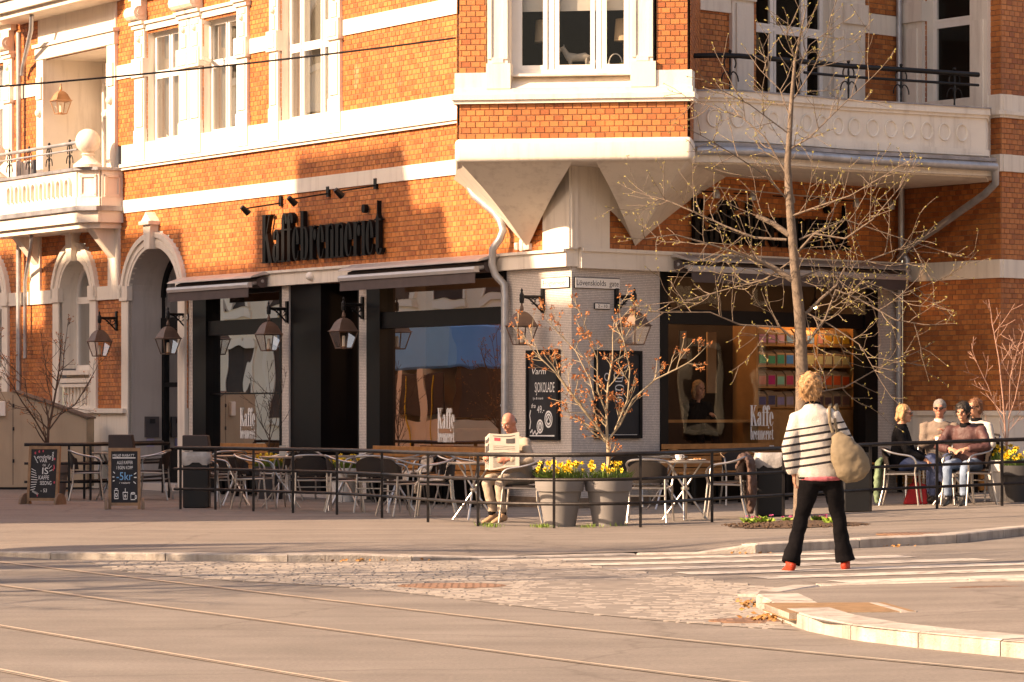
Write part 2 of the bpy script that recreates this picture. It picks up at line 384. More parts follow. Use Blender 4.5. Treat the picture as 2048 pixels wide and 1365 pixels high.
for x in xs2:
    for o in offs:
        t = min(1, o/1.6); m.v.append((x, kerb_y(x)+o, g(x)+lerp(kerb_h(x), SW, t*t*(3-2*t))))
n_ = len(offs)
m.f = [(i*n_+j, (i+1)*n_+j, (i+1)*n_+j+1, i*n_+j+1) for i in range(len(xs2)-1) for j in range(n_-1)]
pave = tag(m.build('pavement', 'pavement'), kind='structure')
# kerb stones along the bend
def kerb_run(parent, pts, hfn, wdt, length, name='kerb_stone', mt='kerb'):
    acc = 0; segs = []
    P = [Vector((p[0], p[1], 0)) for p in pts]
    L = sum((b-a).length for a, b in zip(P, P[1:])); n = max(1, round(L/length)); st = L/n
    def pos(s):
        for a, b in zip(P, P[1:]):
            l = (b-a).length
            if s <= l+1e-6: return a+(b-a)*(s/l)
            s -= l
        return P[-1]
    for i in range(n):
        a, b = pos(i*st+.006), pos((i+1)*st-.006); t = (b-a).normalized(); nn = Vector((-t.y, t.x, 0))
        mb = MB(); k = 4
        dz = random.uniform(-.004, .004)
        ring = []
        for j in range(k+1):
            p = lerp(a, b, j/k)
            for (w, zt) in ((0, -.06), (0, -.008), (.018, .004), (wdt, .004), (wdt, -.06)):
                q = p+nn*w; gz = g(q.x); ring.append((q.x, q.y, gz+(hfn(q.x)+zt+dz if zt > -.05 else -.05)))
        mb.v = ring
        for j in range(k):
            for e in range(4): mb.f.append((j*5+e, (j+1)*5+e, (j+1)*5+e+1, j*5+e+1))
        mb.f.append((0, 1, 2, 3, 4)); mb.f.append(tuple(k*5+e for e in (4, 3, 2, 1, 0)))
        mb.build(name, mt, parent)
kx = [KPT[0][0]+0]
kerb_run(pave, [(-11, kerb_y(-11)), (-8, kerb_y(-8))]+[(p.x, p.y) for p in KP]+[(8, kerb_y(8)), (12, kerb_y(12))], kerb_h, KWD+.004, 1.25)
# island with its own kerb in front
IP = [gp(x, y) for x, y in [(1512, 1216), (1570, 1247), (1640, 1271), (1728, 1284), (1858, 1299), (2048, 1318)]]
IP.append(IP[-1]+(IP[-1]-IP[-2])*6)
up = [gp(x, y) for x, y in [(1530, 1196), (1600, 1180), (1700, 1171), (1850, 1168), (2048, 1166)]]; up.append(up[-1]+Vector((9, .6, 0)))
def isl_h(x, y):                                        # flush at the crossing, a step at the tram street
    dn = min((Vector((x, y, 0))-Vector((p.x, p.y, 0))).length for p in up); return SW*min(1, max(.12, dn/2.2))
m = MB(); front = []
for i in range(41):
    t = i/40; a = None
    def along(P, t):
        s = t*(len(P)-1); k = min(int(s), len(P)-2); return lerp(P[k], P[k+1], s-k)
    a, b = along(IP, t), along(up, t)
    for j in range(9):
        p = lerp(a, b, j/8); h = max(.012, SW*(1-max(0, (j/8-.55)/.45)))
        m.v.append((p.x, p.y, g(p.x)+h))
m.f = [(i*9+j, (i+1)*9+j, (i+1)*9+j+1, i*9+j+1) for i in range(40) for j in range(8)]
isl = tag(m.build('traffic_island', 'pavement'), kind='structure')
kerb_run(isl, [(p.x, p.y) for p in IP], lambda x: SW+.003, .3, .95)
# edge band of pale granite round the crossing end of the island
kerb_run(isl, [(p.x, p.y) for p in up], lambda x: .022, .22, 1.4)
# drain plate and inlet on the island
m = MB(); q = [gp(x, y, SW+.006) for x, y in [(1524, 1206), (1768, 1205), (1832, 1223), (1578, 1226)]]
m.v = [tuple(p) for p in q]+[tuple(p-Vector((0, 0, .05))) for p in q]; m.f = [(0, 1, 2, 3), (0, 4, 5, 1), (1, 5, 6, 2), (2, 6, 7, 3), (3, 7, 4, 0)]
dp = m.build('drain_cover', 'rust_plate'); tag(dp, 'rusty steel drain plate set into the granite kerb of the island', 'drain')
m = MB(); w_ = [(q[i], q[(i+1) % 4]) for i in range(4)]
for a, b in w_:
    t = (b-a).normalized(); nn = Vector((t.y, -t.x, 0))*.05; m.obox((a+b)/2+nn+Vector((0, 0, -.021)), (b-a)/2, nn, (0, 0, .02))
m.build('frame', 'kerb', dp)
def manhole(px, py, r, label, base=0.0):
    c = gp(px, py, base); c.z += .004
    t = thing('manhole_cover', label, 'manhole', c)
    part('rim', 'rust', t, lambda m: m.lathe([(r, -.01), (r, .002), (r*.88, .004), (r*.87, .001)], c, 40))
    part('cover', 'manhole', t, lambda m: m.lathe([(r*.865, -.01), (r*.865, .005)], c, 40))
manhole(907, 1173, .46, 'round rusty manhole cover among the stone setts')
manhole(1500, 1243, .28, 'small round manhole cover beside the island drain inlet')
manhole(1780, 1196, .42, 'rusty manhole cover in the asphalt of the island', .045)
manhole(2010, 1179, .42, 'manhole cover at the island edge by the crossing stripes', .02)
manhole(1830, 1069, .4, 'rusty manhole cover in the pavement beside the planting bed', SW)
# stone setts
SP = [gp(x, y) for x, y in [(170, 1124), (640, 1128), (950, 1124), (1100, 1120), (1190, 1135), (1300, 1148), (1400, 1160), (1530, 1176), (1600, 1179), (1506, 1206), (1560, 1243), (1600, 1262), (1446, 1253), (1300, 1241), (1106, 1222), (907, 1198), (700, 1176), (386, 1158), (250, 1143)]]
poly = [(p.x, p.y) for p in SP]
def inside(x, y, P):
    c = False; j = len(P)-1
    for i in range(len(P)):
        if (P[i][1] > y) != (P[j][1] > y) and x < (P[j][0]-P[i][0])*(y-P[i][1])/(P[j][1]-P[i][1])+P[i][0]: c = not c
        j = i
    return c
sett_m = MB(); bed = MB(); rs = random.Random(3)
ang = R_(-8); ca, sa = math.cos(ang), math.sin(ang); row = 0; v = 20
bigs = []
while v < 40:
    u = -14+(row % 2)*.07
    while u < 9:
        wdt = rs.uniform(.125, .165); x = (u+wdt/2)*ca-v*sa; y = (u+wdt/2)*sa+v*ca
        if inside(x, y, poly) and all((x-px)**2+(y-py)**2 > r*r for px, py, r in ((gp(907, 1173).x, gp(907, 1173).y, .5), (gp(1500, 1243).x, gp(1500, 1243).y, .32))):
            h = rs.uniform(.004, .010); e = .004; zz = g(x)
            pts = [(u+e, v+e), (u+wdt-e, v+e), (u+wdt-e, v+.105-e), (u+e, v+.105-e)]
            W = [(a*ca-b*sa, a*sa+b*ca) for a, b in pts]; cx_, cy_ = x, (W[0][1]+W[2][1])/2
            T = [(cx_+(a-cx_)*.90, cy_+(b-cy_)*.88) for a, b in W]
            bigs.append((-y, [(a, b, zz-.02) for a, b in W]+[(a, b, zz+h) for a, b in T]))
        u += wdt
    v += .107; row += 1
bigs.sort(key=lambda t: -t[0])
sf = [(4, 5, 6, 7), (0, 1, 5, 4), (1, 2, 6, 5), (2, 3, 7, 6), (3, 0, 4, 7)]
setts = MB()
sroot = bpy.data.objects.new('sett_paving', None); col.objects.link(sroot); sroot.location = (0, 30, 0); tag(sroot, kind='structure')
for k, (_, vs8) in enumerate(bigs):
    if k < 300:
        mm = MB(); mm.add(vs8, sf); mm.build('sett', 'sett', sroot, fix=False)
    else: setts.add(vs8, sf)
tag(setts.build('setts', 'sett', sroot, fix=False), kind='stuff')
m = MB(); m.v = [(x, y, g(x)+.004) for x, y in poly]; m.f = [tuple(range(len(poly)))]; m.build('joint_bed', 'joint', sroot)
# tram rails
aT = R_(27.4)
for k, (px, py) in enumerate([(0, 1125), (0, 1171), (0, 1252), (0, 1340)]):
    p = gp(px, py); t = thing('tram_rail', ['outer', 'inner', 'inner', 'outer'][k] and
        ['steel tram rail nearest the stone setts', 'steel tram rail second from the stone setts', 'steel tram rail third from the stone setts', 'steel tram rail farthest from the stone setts'][k], 'rail', p, 'tram rails in the asphalt')
    d = Vector((math.sin(aT), -math.cos(aT), 0)); nn = Vector((math.cos(aT), math.sin(aT), 0))
    for nm, mt, o0, o1, dz in (('rail_head', 'rail_steel', -.02, .014, .006), ('groove', 'groove', -.05, -.02, .004), ('guard', 'rail_steel', -.06, -.05, .006)):
        m = MB()
        for i in range(0, 141):
            c = p+d*(-45+i*.75)
            for o in (o0, o1): q = c+nn*o; m.v.append((q.x, q.y, g(q.x)+dz))
        m.f = [(2*i, 2*i+1, 2*i+3, 2*i+2) for i in range(140)]
        m.build(nm, mt, t)
# zebra stripes
tips = [(-.2+.586*i, 33.35-1.02*i) for i in range(6)]
for i, (tx, ty) in enumerate(tips):
    m = MB(); ln = 3.4; n2 = 14
    for k in range(n2+1):
        x = tx+ln*k/n2
        for w in (0, .5): q = (x+w*-.3, ty+w+.09*(x-tx)); m.v.append((q[0], q[1], g(q[0])+.005))
    m.f = [(2*k, 2*k+2, 2*k+3, 2*k+1) for k in range(n2)]
    o = m.build('crossing_stripe', 'road_paint'); tag(o, 'worn white zebra stripe on the asphalt, '+['nearest the cafe pavement', 'second from the cafe pavement', 'third from the cafe pavement', 'fourth from the cafe pavement', 'second from the island', 'nearest the island'][i], 'road marking', 'zebra crossing stripes')
# worn paint: let the asphalt show through
n, l, b = nodes('road_paint')
nz = n.new('ShaderNodeTexNoise'); nz.inputs['Scale'].default_value = 7; nz.inputs['Detail'].default_value = 9; tc = n.new('ShaderNodeTexCoord'); l.new(tc.outputs['Object'], nz.inputs['Vector'])
r = n.new('ShaderNodeValToRGB'); l.new(nz.outputs['Fac'], r.inputs[0]); r.color_ramp.elements[0].position = .36; r.color_ramp.elements[1].position = .5
mx = n.new('ShaderNodeMix'); mx.data_type = 'RGBA'; l.new(r.outputs[0], mx.inputs[0]); mx.inputs[6].default_value = (.25, .215, .185, 1); mx.inputs[7].default_value = (.50, .45, .395, 1); l.new(mx.outputs[2], b.inputs['Base Color'])
# asphalt: aggregate, patches and stains
for nm, dk, lt in (('asphalt', (.172, .147, .126), (.285, .247, .213)), ('pavement', (.172, .145, .123), (.282, .240, .205))):
    n, l, b = nodes(nm); tc = n.new('ShaderNodeTexCoord')
    big = n.new('ShaderNodeTexNoise'); big.inputs['Scale'].default_value = 1.4; big.inputs['Detail'].default_value = 6; l.new(tc.outputs['Object'], big.inputs['Vector'])
    fine = n.new('ShaderNodeTexNoise'); fine.inputs['Scale'].default_value = 38; fine.inputs['Detail'].default_value = 5; fine.inputs['Roughness'].default_value = .75; l.new(tc.outputs['Object'], fine.inputs['Vector'])
    a1 = n.new('ShaderNodeMath'); a1.operation = 'MULTIPLY_ADD'; l.new(fine.outputs['Fac'], a1.inputs[0]); a1.inputs[1].default_value = 1.0; b2 = n.new('ShaderNodeMath'); b2.operation = 'MULTIPLY'; l.new(big.outputs['Fac'], b2.inputs[0]); b2.inputs[1].default_value = .45; l.new(b2.outputs[0], a1.inputs[2])
    rr = n.new('ShaderNodeValToRGB'); l.new(a1.outputs[0], rr.inputs[0]); rr.color_ramp.elements[0].position = .5; rr.color_ramp.elements[1].position = .95
    rr.color_ramp.elements[0].color = (*dk, 1); rr.color_ramp.elements[1].color = (*lt, 1)
    mp = n.new('ShaderNodeMapping'); mp.inputs['Rotation'].default_value = (0, 0, R_(-62.6)); mp.inputs['Scale'].default_value = (.12, 1.9, 1); mp.vector_type = 'TEXTURE' if False else 'POINT'; l.new(tc.outputs['Object'], mp.inputs[0])
    w = n.new('ShaderNodeTexNoise'); w.inputs['Scale'].default_value = 1.0; w.inputs['Detail'].default_value = 5; l.new(mp.outputs[0], w.inputs['Vector'])
    wr = n.new('ShaderNodeValToRGB'); l.new(w.outputs['Fac'], wr.inputs[0]); wr.color_ramp.elements[0].position = .35; wr.color_ramp.elements[1].position = .68; wr.color_ramp.elements[0].color = (.84, .83, .82, 1); wr.color_ramp.elements[1].color = (1.06, 1.06, 1.06, 1)
    vo = n.new('ShaderNodeTexVoronoi'); vo.feature = 'DISTANCE_TO_EDGE'; vo.inputs['Scale'].default_value = .42; dn = n.new('ShaderNodeTexNoise'); dn.inputs['Scale'].default_value = 2.5; dn.inputs['Detail'].default_value = 6; l.new(tc.outputs['Object'], dn.inputs['Vector'])
    dm = n.new('ShaderNodeMix'); dm.data_type = 'RGBA'; dm.inputs[0].default_value = .28; l.new(tc.outputs['Object'], dm.inputs[6]); l.new(dn.outputs['Color'], dm.inputs[7]); l.new(dm.outputs[2], vo.inputs['Vector'])
    cr_ = n.new('ShaderNodeValToRGB'); l.new(vo.outputs['Distance'], cr_.inputs[0]); cr_.color_ramp.elements[0].position = .0; cr_.color_ramp.elements[1].position = .012; cr_.color_ramp.elements[0].color = (.62, .6, .58, 1); cr_.color_ramp.elements[1].color = (1, 1, 1, 1)
    m1 = n.new('ShaderNodeMix'); m1.data_type = 'RGBA'; m1.blend_type = 'MULTIPLY'; m1.inputs[0].default_value = 1; l.new(rr.outputs[0], m1.inputs[6]); l.new(wr.outputs[0], m1.inputs[7])
    m2 = n.new('ShaderNodeMix'); m2.data_type = 'RGBA'; m2.blend_type = 'MULTIPLY'; m2.inputs[0].default_value = .55; l.new(m1.outputs[2], m2.inputs[6]); l.new(cr_.outputs[0], m2.inputs[7]); l.new(m2.outputs[2], b.inputs['Base Color'])

# ------------------------------------------------------------------ the corner building
bld = thing('corner_building', 'ornate orange brick corner building with cream plaster bands and shopfront', 'building', (C0[0], C0[1], SW))
bricks, mort = MB(), MB()
rb = random.Random(11)
unit_me = MB(); unit_me.add([(-.5, 0, -.5), (.5, 0, -.5), (.5, 0, .5), (-.5, 0, .5), (-.48, -1, -.46), (.48, -1, -.46), (.48, -1, .46), (-.48, -1, .46)], [(4, 5, 6, 7), (0, 1, 5, 4), (1, 2, 6, 5), (2, 3, 7, 6), (3, 0, 4, 7)])
def brick_wall(fr, u0, u1, z0, z1, excl=(), arches=(), d=0.0, solo=None, pitch=.126, ph=0):
    n = max(1, round((z1-z0)/.076)); h = (z1-z0)/n
    for i in range(n):
        za, zb = z0+i*h, z0+(i+1)*h; zm = (za+zb)/2; iv = [(u0, u1)]
        cut = [(a, b) for a, b, c, e in excl if c < zm < e]
        for uc, rx, rz, zc in arches:
            if zc < zm < zc+rz: hw = rx*math.sqrt(1-((zm-zc)/rz)**2); cut.append((uc-hw, uc+hw))
        for a, b in cut:
            iv = [p for x, y in iv for p in ((x, min(y, a)), (max(x, b), y)) if p[1]-p[0] > .004]
        for x, y in iv: mort.add([fr(x, d, za), fr(y, d, za), fr(y, d, zb), fr(x, d, zb)], [(0, 1, 2, 3)])
        k = math.floor(u0/pitch)-1; off = ((i+ph) % 2)*pitch/2
        while k*pitch+off < u1:
            a0, b0 = k*pitch+off, (k+1)*pitch+off; k += 1
            for x, y in iv:
                a, b = max(a0, x), min(b0, y)
                if b-a < .03: continue
                e = .0045; t = .008+rb.uniform(-.002, .002); ja = rb.uniform(-.001, .001)
                if solo is not None:
                    solo.append((fr((a+b)/2, d, zm+ja), b-a-2*e, h-2*e, t)); continue
                A = [fr(a+e, d, za+e+ja), fr(b-e, d, za+e+ja), fr(b-e, d, zb-e+ja), fr(a+e, d, zb-e+ja)]
                ee = e+.003
                B = [fr(a+ee, d+t, za+ee+ja), fr(b-ee, d+t, za+ee+ja), fr(b-ee, d+t, zb-ee+ja), fr(a+ee, d+t, zb-ee+ja)]
                bricks.add(A+B, [(4, 5, 6, 7), (0, 1, 5, 4), (1, 2, 6, 5), (2, 3, 7, 6), (3, 0, 4, 7)])
ZT = 9.0
W_ = [(12.42, 13.74, 5.9, 7.9), (10.25, 11.55, 5.9, 7.9), (7.05, 8.72, 5.9, 8.3), (20.0, 21.3, 5.9, 7.9)]
PORCH = (15.3, 18.1, 5.05, 7.82)
AR = [(16.75, .68, .68, 3.45), (13.45, 1.0, .82, 3.4), (20.75, .68, .68, 3.45)]
AO = [(u, 1.0 if rx < .9 else 1.28, 1.0 if rx < .9 else 1.08, z) for u, rx, rz, z in AR]
AX = [(16.75-.68, 16.75+.68, 1.48, 3.45), (13.45-1.0, 13.45+1.0, 0, 3.4), (20.75-.68, 20.75+.68, 1.48, 3.45)]
brick_wall(FL, .3, 23, 3.66, 4.86, [(11.9, 12.1, 0, 0)]+[(a[0]-a[1], a[0]+a[1], 3.4, a[3]) for a in AO], AO)
brick_wall(FL, 1.2, 23, 5.08, 5.6)
brick_wall(FL, 2.9, 23, 6.03, 7.19, W_+[PORCH])
brick_wall(FL, 2.9, 23, 7.43, ZT, W_+[PORCH])
brick_wall(FL, 12.1, 23, 1.48, 3.38, AX+[(12.1, 12.15, 1, 4)])
brick_wall(FL, 14.7, 23, 3.62, 3.66, AX+[(a[0]-a[1], a[0]+a[1], 3.4, 4) for a in AO])
# right street front
WR = [(3.85, 5.55, 5.4, 8.4)]
brick_wall(FR, .3, 7.2, 3.68, 5.0, ph=1)
brick_wall(FR, 2.2, 7.2, 5.0, ZT, WR)
brick_wall(FW, 0, WL, 1.44, 3.39); brick_wall(FW, 0, WL, 3.66, 4.95); brick_wall(FW, 0, WL, 5.2, 5.74); brick_wall(FW, 0, WL, 6.08, 7.4, [(.55, 1.55, 5.2, 9)]); brick_wall(FW, 0, WL, 7.4, ZT, [(.55, 1.55, 5.2, 9)])
for a, b in ((1.44, 3.39), (3.66, 4.95), (5.2, 5.74), (6.08, 7.4), (7.4, ZT)): brick_wall(FV, 0, 5, a, b)
# bay
solo = []
bst = FB.u(973); ben = FB.u(1313)
brick_wall(FB, .03, BW-.03, 5.1, 5.58, solo=solo)
brick_wall(FB, .03, bst, 6.0, 6.99, solo=solo); brick_wall(FB, ben, BW-.03, 6.0, 6.99, solo=solo)
brick_wall(FB, .03, bst, 6.99, ZT); brick_wall(FB, ben, BW-.03, 6.99, ZT)
bay_o = MB(); bay_o.box(FB, .03, BW-.03, -.06, -.002, 5.05, 5.6); bay_o.box(FB, .03, bst, -.25, -.002, 5.6, ZT); bay_o.box(FB, ben, BW-.03, -.25, -.002, 5.6, ZT)
bay = bay_o.build('bay_wall', 'mortar', bld)
ume = unit_me.build('brick', 'brick', bay, fix=True); ang = math.atan2(bd[1], bd[0]); first = True
for c, w, h, t in solo:
    o = ume if first else ume.copy()
    if not first: col.objects.link(o)
    first = False
    o.location = c; o.rotation_euler = (0, 0, ang); o.scale = (w, t, h); o.parent = bay; o.matrix_parent_inverse = ume.matrix_parent_inverse
# bay sides
FS = Frame(B1, (2.68-B1[0], 49.86-B1[1]), (49.86-B1[1], -(2.68-B1[0])))
brick_wall(FS, .02, 3.05, 5.05, ZT)
FS2 = Frame(B0, (-.77-B0[0], 50.65-B0[1]), (-(50.65-B0[1]), (-.77-B0[0])))
brick_wall(FS2, .02, 3.33, 5.05, ZT)
tag(bricks.build('brickwork', 'brick', bld, fix=True), kind='stuff')
mort.build('mortar_joints', 'mortar', bld, fix=False)
# ---- plaster bands
def P(name, mt, fn, parent=None, **k): return part(name, mt, parent or bld, fn, **k)
P('upper_wall', 'brick', lambda m: (m.box(FL, 2.9, 30, -.4, 0, ZT, 15), m.box(FR, 2.2, 7.2, -.4, 0, ZT, 15), m.box(FW, 0, WL, -.4, 0, ZT, 15), m.box(FV, 0, 12, -.4, 0, ZT, 15), m.box(FB, 0, BW, -3.1, 0, ZT, 15)))
P('far_wall', 'brick', lambda m: (m.box(FL, 23, 40, -.4, 0, 0, ZT), m.box(FV, 5, 14, -.4, 0, 0, ZT)))
P('sill_band', 'plaster', lambda m: (m.box(FL, 2.9, 14.72, 0, .05, 5.70, 6.03), m.box(FL, 18.7, 23, 0, .05, 5.70, 6.03), m.box(FL, 2.9, 14.72, 0, .10, 5.645, 5.70), m.box(FL, 2.9, 14.72, 0, .065, 5.6, 5.645), m.box(FL, 18.7, 23, 0, .1, 5.645, 5.7)))
P('lower_band', 'plaster', lambda m: m.box(FL, 1.0, 23, 0, .035, 4.86, 5.08))
for a_, b_ in ((2.9, 6.6), (9.05, 9.9), (14.2, 15.0), (18.4, 19.6)): P('upper_band', 'plaster', lambda m: m.box(FL, a_, b_, 0, .035, 7.19, 7.43))
P('fascia', 'plaster', lambda m: (m.box(FL, -.02, 12.05, -.1, .10, 3.42, 3.62), m.box(FL, -.02, 12.05, -.1, .14, 3.62, 3.66)))
P('fascia', 'plaster', lambda m: (m.box(FR, .1, 7.15, -.1, .10, 3.40, 3.63), m.box(FR, .1, 7.15, -.1, .14, 3.63, 3.68)))
for a_, b_ in ((14.55, 15.85), (17.65, 19.85)): P('storey_band', 'plaster', lambda m: m.box(FL, a_, b_, 0, .05, 3.38, 3.62))
for a_, b_, d_ in ((3.39, 3.66, .05), (4.95, 5.2, .05), (5.74, 6.08, .05), (.1, 1.44, .05), (5.78, 5.84, .09), (1.37, 1.435, .09), (.1, .62, .1)):
    P('return_band', 'plaster', lambda m: (m.box(FW, -.05, WL+d_*.6, -.2, d_, a_, b_), m.box(FV, 0, 5, -.2, d_-.002, a_+.001, b_-.001)))
P('plinth', 'plaster', lambda m: (m.box(FL, 14.5, 23, 0, .06, .05, 1.40), m.box(FL, 14.5, 23, 0, .13, 1.40, 1.48), m.box(FL, 14.5, 23, .06, .14, .05, .75)))
# ---- corner pilaster and corbels under the bay
P('corner_pilaster', 'plaster', lambda m: (m.box(FL, -.1, .60, -.05, .10, 3.66, 5.0), m.box(FR, -.09, .66, -.05, .097, 3.68, 5.0)))
Bm = ((B0[0]+B1[0])/2, (B0[1]+B1[1])/2)
def corbel(m, ap, base):
    n = 10; k = len(base); ap = Vector(ap)
    for i in range(n+1):
        t = i/n
        for b in base:
            b = Vector(b); p = ap.lerp(b, t**1.0); s = math.sin(math.pi*t)*.06*max(0, 1); p.z += s; m.v.append(tuple(p))
    m.f += [(i*k+j, i*k+j+1, (i+1)*k+j+1, (i+1)*k+j) for i in range(n) for j in range(k-1)]
zb = 4.80
P('corbel', 'plaster', lambda m: corbel(m, FL(1.12, .03, 3.72), [FL(3.25, 0, zb), (B0[0]+.02, B0[1]+.6, zb), (B0[0]+.03, B0[1]+.03, zb), (Bm[0]-.8, Bm[1]+.15, zb), (Bm[0], Bm[1]+.03, zb), FL(.60, .1, 4.2)]), smooth=True, fix=False)
P('corbel', 'plaster', lambda m: corbel(m, FR(1.25, .03, 3.74), [FR(.665, .09, 4.22), FR(.665, .09, zb), (Bm[0]+.30, Bm[1]+.0, zb), (Bm[0]+.8, Bm[1]-.1, zb), (B1[0]-.03, B1[1]+.03, zb), (B1[0]+.12, B1[1]+1.2, zb), FR(3.2, 0, zb)]), smooth=True, fix=False)
def bay_slab(m):
    pts = [(B0[0]-.03, B0[1]-.05), (B1[0]+.03, B1[1]-.05), (2.72, 49.9), (.8, 48.6), (-.82, 50.7)]
    m.prism(pts, lambda x, y: (x, y, 4.79), lambda x, y: (x, y, 5.11))
o = P('bay_base', 'plaster', bay_slab, bevel=.07, smooth=True)
P('bay_sill', 'plaster', lambda m: (m.box(FB, -.04, BW+.04, -.4, .05, 5.70, 5.78), m.box(FB, -.07, BW+.07, -.4, .09, 5.63, 5.70), m.box(FB, -.05, BW+.05, -.4, .06, 5.58, 5.63),
    m.box(FB, -.03, bst+.01, -.3, .035, 5.78, 6.0), m.box(FB, ben-.01, BW+.03, -.3, .035, 5.78, 6.0)))
pl0, pl1, pr0, pr1 = bst, FB.u(1022), FB.u(1262), ben
def pil(m, a, b):
    m.box(FB, a, b, -.3, .06, 5.78, 6.12); m.box(FB, a+.015, b-.04, -.3, .03, 6.12, ZT)
    m.box(FB, a+.015, a+.07, .03, .05, 6.18, ZT); m.box(FB, b-.1, b-.041, .03, .05, 6.18, ZT); m.box(FB, a+.0705, b-.1005, .03, .045, 6.13, 6.20)
P('bay_pilaster', 'plaster', lambda m: pil(m, pl0+.005, pl1)); P('bay_pilaster', 'plaster', lambda m: pil(m, pr0, pr1-.005))
def sloped_sill(m):
    a, b = pl1-.02, pr0+.02
    m.prism([(-.22, 5.98), (.02, 5.785), (-.22, 5.785)], lambda d, z: FB(a, d, z), lambda d, z: FB(b, d, z))
P('bay_window_sill', 'plaster', sloped_sill)
# ---- generic window
def window(fr, u0, u1, z0, z1, rec, mulls, trans, label=None, fw=.055, sash=.04, mt='white_paint', room=True, curtains='curtain', glass='glass', reveal='plaster', name='window', depth=1.6, roommat='room_dark', flip=False):
    m = MB(); d0, d1 = -rec-.05, -rec
    cu = [u0+.03]+mulls+[u1-.03]; cz = [z0+.02]+trans+[z1-.02]
    for x in cu: m.box(fr, x-(fw if x in (cu[0], cu[-1]) else fw*.75)/2*1.0, x+(fw if x in (cu[0], cu[-1]) else fw*.75)/2, d0, d1, z0, z1)
    for z in cz: m.box(fr, u0, u1, d0+.002, d1+.006, z-fw/2, z+fw/2)
    wo = m.build(name, mt, bld)
    if label: wo['label'] = label
    for i in range(len(cu)-1):
        for j in range(len(cz)-1):
            a, b, c, e = cu[i]+fw*.5, cu[i+1]-fw*.5, cz[j]+fw*.5, cz[j+1]-fw*.5
            m = MB()
            for q in ((a, a+sash, c, e), (b-sash, b, c, e), (a+sash, b-sash, c, c+sash), (a+sash, b-sash, e-sash, e)): m.box(fr, q[0], q[1], d1-.03, d1+.012, q[2], q[3])
            m.build('sash', mt, wo)
            m = MB(); m.v = [fr(a, d1-.01, c), fr(b, d1-.01, c), fr(b, d1-.01, e), fr(a, d1-.01, e)]; m.f = [(0, 1, 2, 3)]; m.face(fr); m.build('pane', glass, wo, fix=False)
    if reveal:
        m = MB(); th = .03
        m.box(fr, u0-th, u0, -rec-.05, 0, z0, z1); m.box(fr, u1, u1+th, -rec-.05, 0, z0, z1); m.box(fr, u0-th, u1+th, -rec-.05, 0, z1, z1+th); m.box(fr, u0-th, u1+th, -rec-.05, .0, z0-th, z0)
        m.build('reveal', reveal, wo)
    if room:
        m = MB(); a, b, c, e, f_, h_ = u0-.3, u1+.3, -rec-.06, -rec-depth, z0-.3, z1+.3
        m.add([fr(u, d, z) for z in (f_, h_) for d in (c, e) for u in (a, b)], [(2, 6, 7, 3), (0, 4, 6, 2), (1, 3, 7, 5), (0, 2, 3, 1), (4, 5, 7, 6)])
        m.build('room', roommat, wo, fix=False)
    if curtains:
        m = MB(); w = (u1-u0)
        for (a, b) in ((u0-.05, u0+w*.46), (u0+w*.54, u1+.05)):
            n = 24
            for i in range(n+1):
                uu = lerp(a, b, i/n); dd = -rec-.16+.025*math.sin(i*1.9)
                m.v += [fr(uu, dd, z0-.1), fr(uu, dd, z1+.1)]
            o = len(m.v)-2*(n+1); m.f += [(o+2*i, o+2*i+1, o+2*i+3, o+2*i+2) for i in range(n)]
        m.build('curtain', curtains, wo, fix=False)
    return wo
def surround(u0, u1, z0, z1, pl, pr, capz):
    """pilasters with bosses and scroll capitals, lintel, apron"""
    def f(m):
        for a, b in ((u1, u1+pl), (u0-pr, u0)):
            m.box(FL, a+.01, b-.01, 0, .07, 5.72, 6.25); m.box(FL, a+.03, b-.03, 0, .06, 6.25, 7.15)
            m.box(FL, a+.08, b-.08, .06, .08, 6.3, 7.1); m.box(FL, a+.0, b-.0, 0, .105, 7.15, 7.47); m.box(FL, a+.06, b-.06, .105, .12, 7.2, 7.42)
            m.box(FL, a+.03, b-.03, 0, .06, 7.47, capz); m.box(FL, a+.11, b-.11, .06, .085, 7.5, 7.72)
            c = (a+b)/2
            m.ball(FL(c, .07, 7.8), (.055, .055, .055)); m.box(FL, a+.08, b-.08, .06, .08, 7.86, capz-.04)
            m.box(FL, a-.01, b+.01, 0, .1, capz, capz+.07); m.box(FL, a-.03, b+.03, 0, .14, capz+.07, capz+.12)
            # scroll bracket
            m.tube([FL(a+.02, .14, capz+.26), FL(b-.02, .14, capz+.26)], .12, 12); m.tube([FL(a+.0, .14, capz+.26), FL(b, .14, capz+.26)], .06, 12)
            m.box(FL, a+.03, b-.03, 0, .12, capz+.12, capz+.5)
        m.box(FL, u0, u1, 0, .05, z1+.03, capz+.1); m.box(FL, u0+.0, u1-.0, 0, .09, z1+.14, z1+.19)
        m.box(FL, u0-pr-.08, u1+pl+.08, 0, .12, capz+.5, capz+.9); m.box(FL, u0-pr-.12, u1+pl+.12, 0, .28, capz+.62, capz+.72)
        m.prism([(-.13, 5.99), (.055, 5.72), (-.13, 5.72)], lambda d, z: FL(u0+.01, d, z), lambda d, z: FL(u1-.01, d, z))
    P('window_surround', 'plaster', f)
for k, (a, b, c, e) in enumerate(W_):
    mid = [(a+b)/2] if k != 2 else [a+(b-a)*.36, a+(b-a)*.7]
    wo = window(FL, a, b, 6.0, e, .13, [a+(b-a)*.5] if k != 2 else [a+(b-a)*.3, a+(b-a)*.72], [7.17], depth=1.3, roommat='room_white')
    surround(a, b, 6.0, e, .46 if k != 2 else .36, .44 if k != 2 else .42, 7.98 if k != 2 else 8.35)
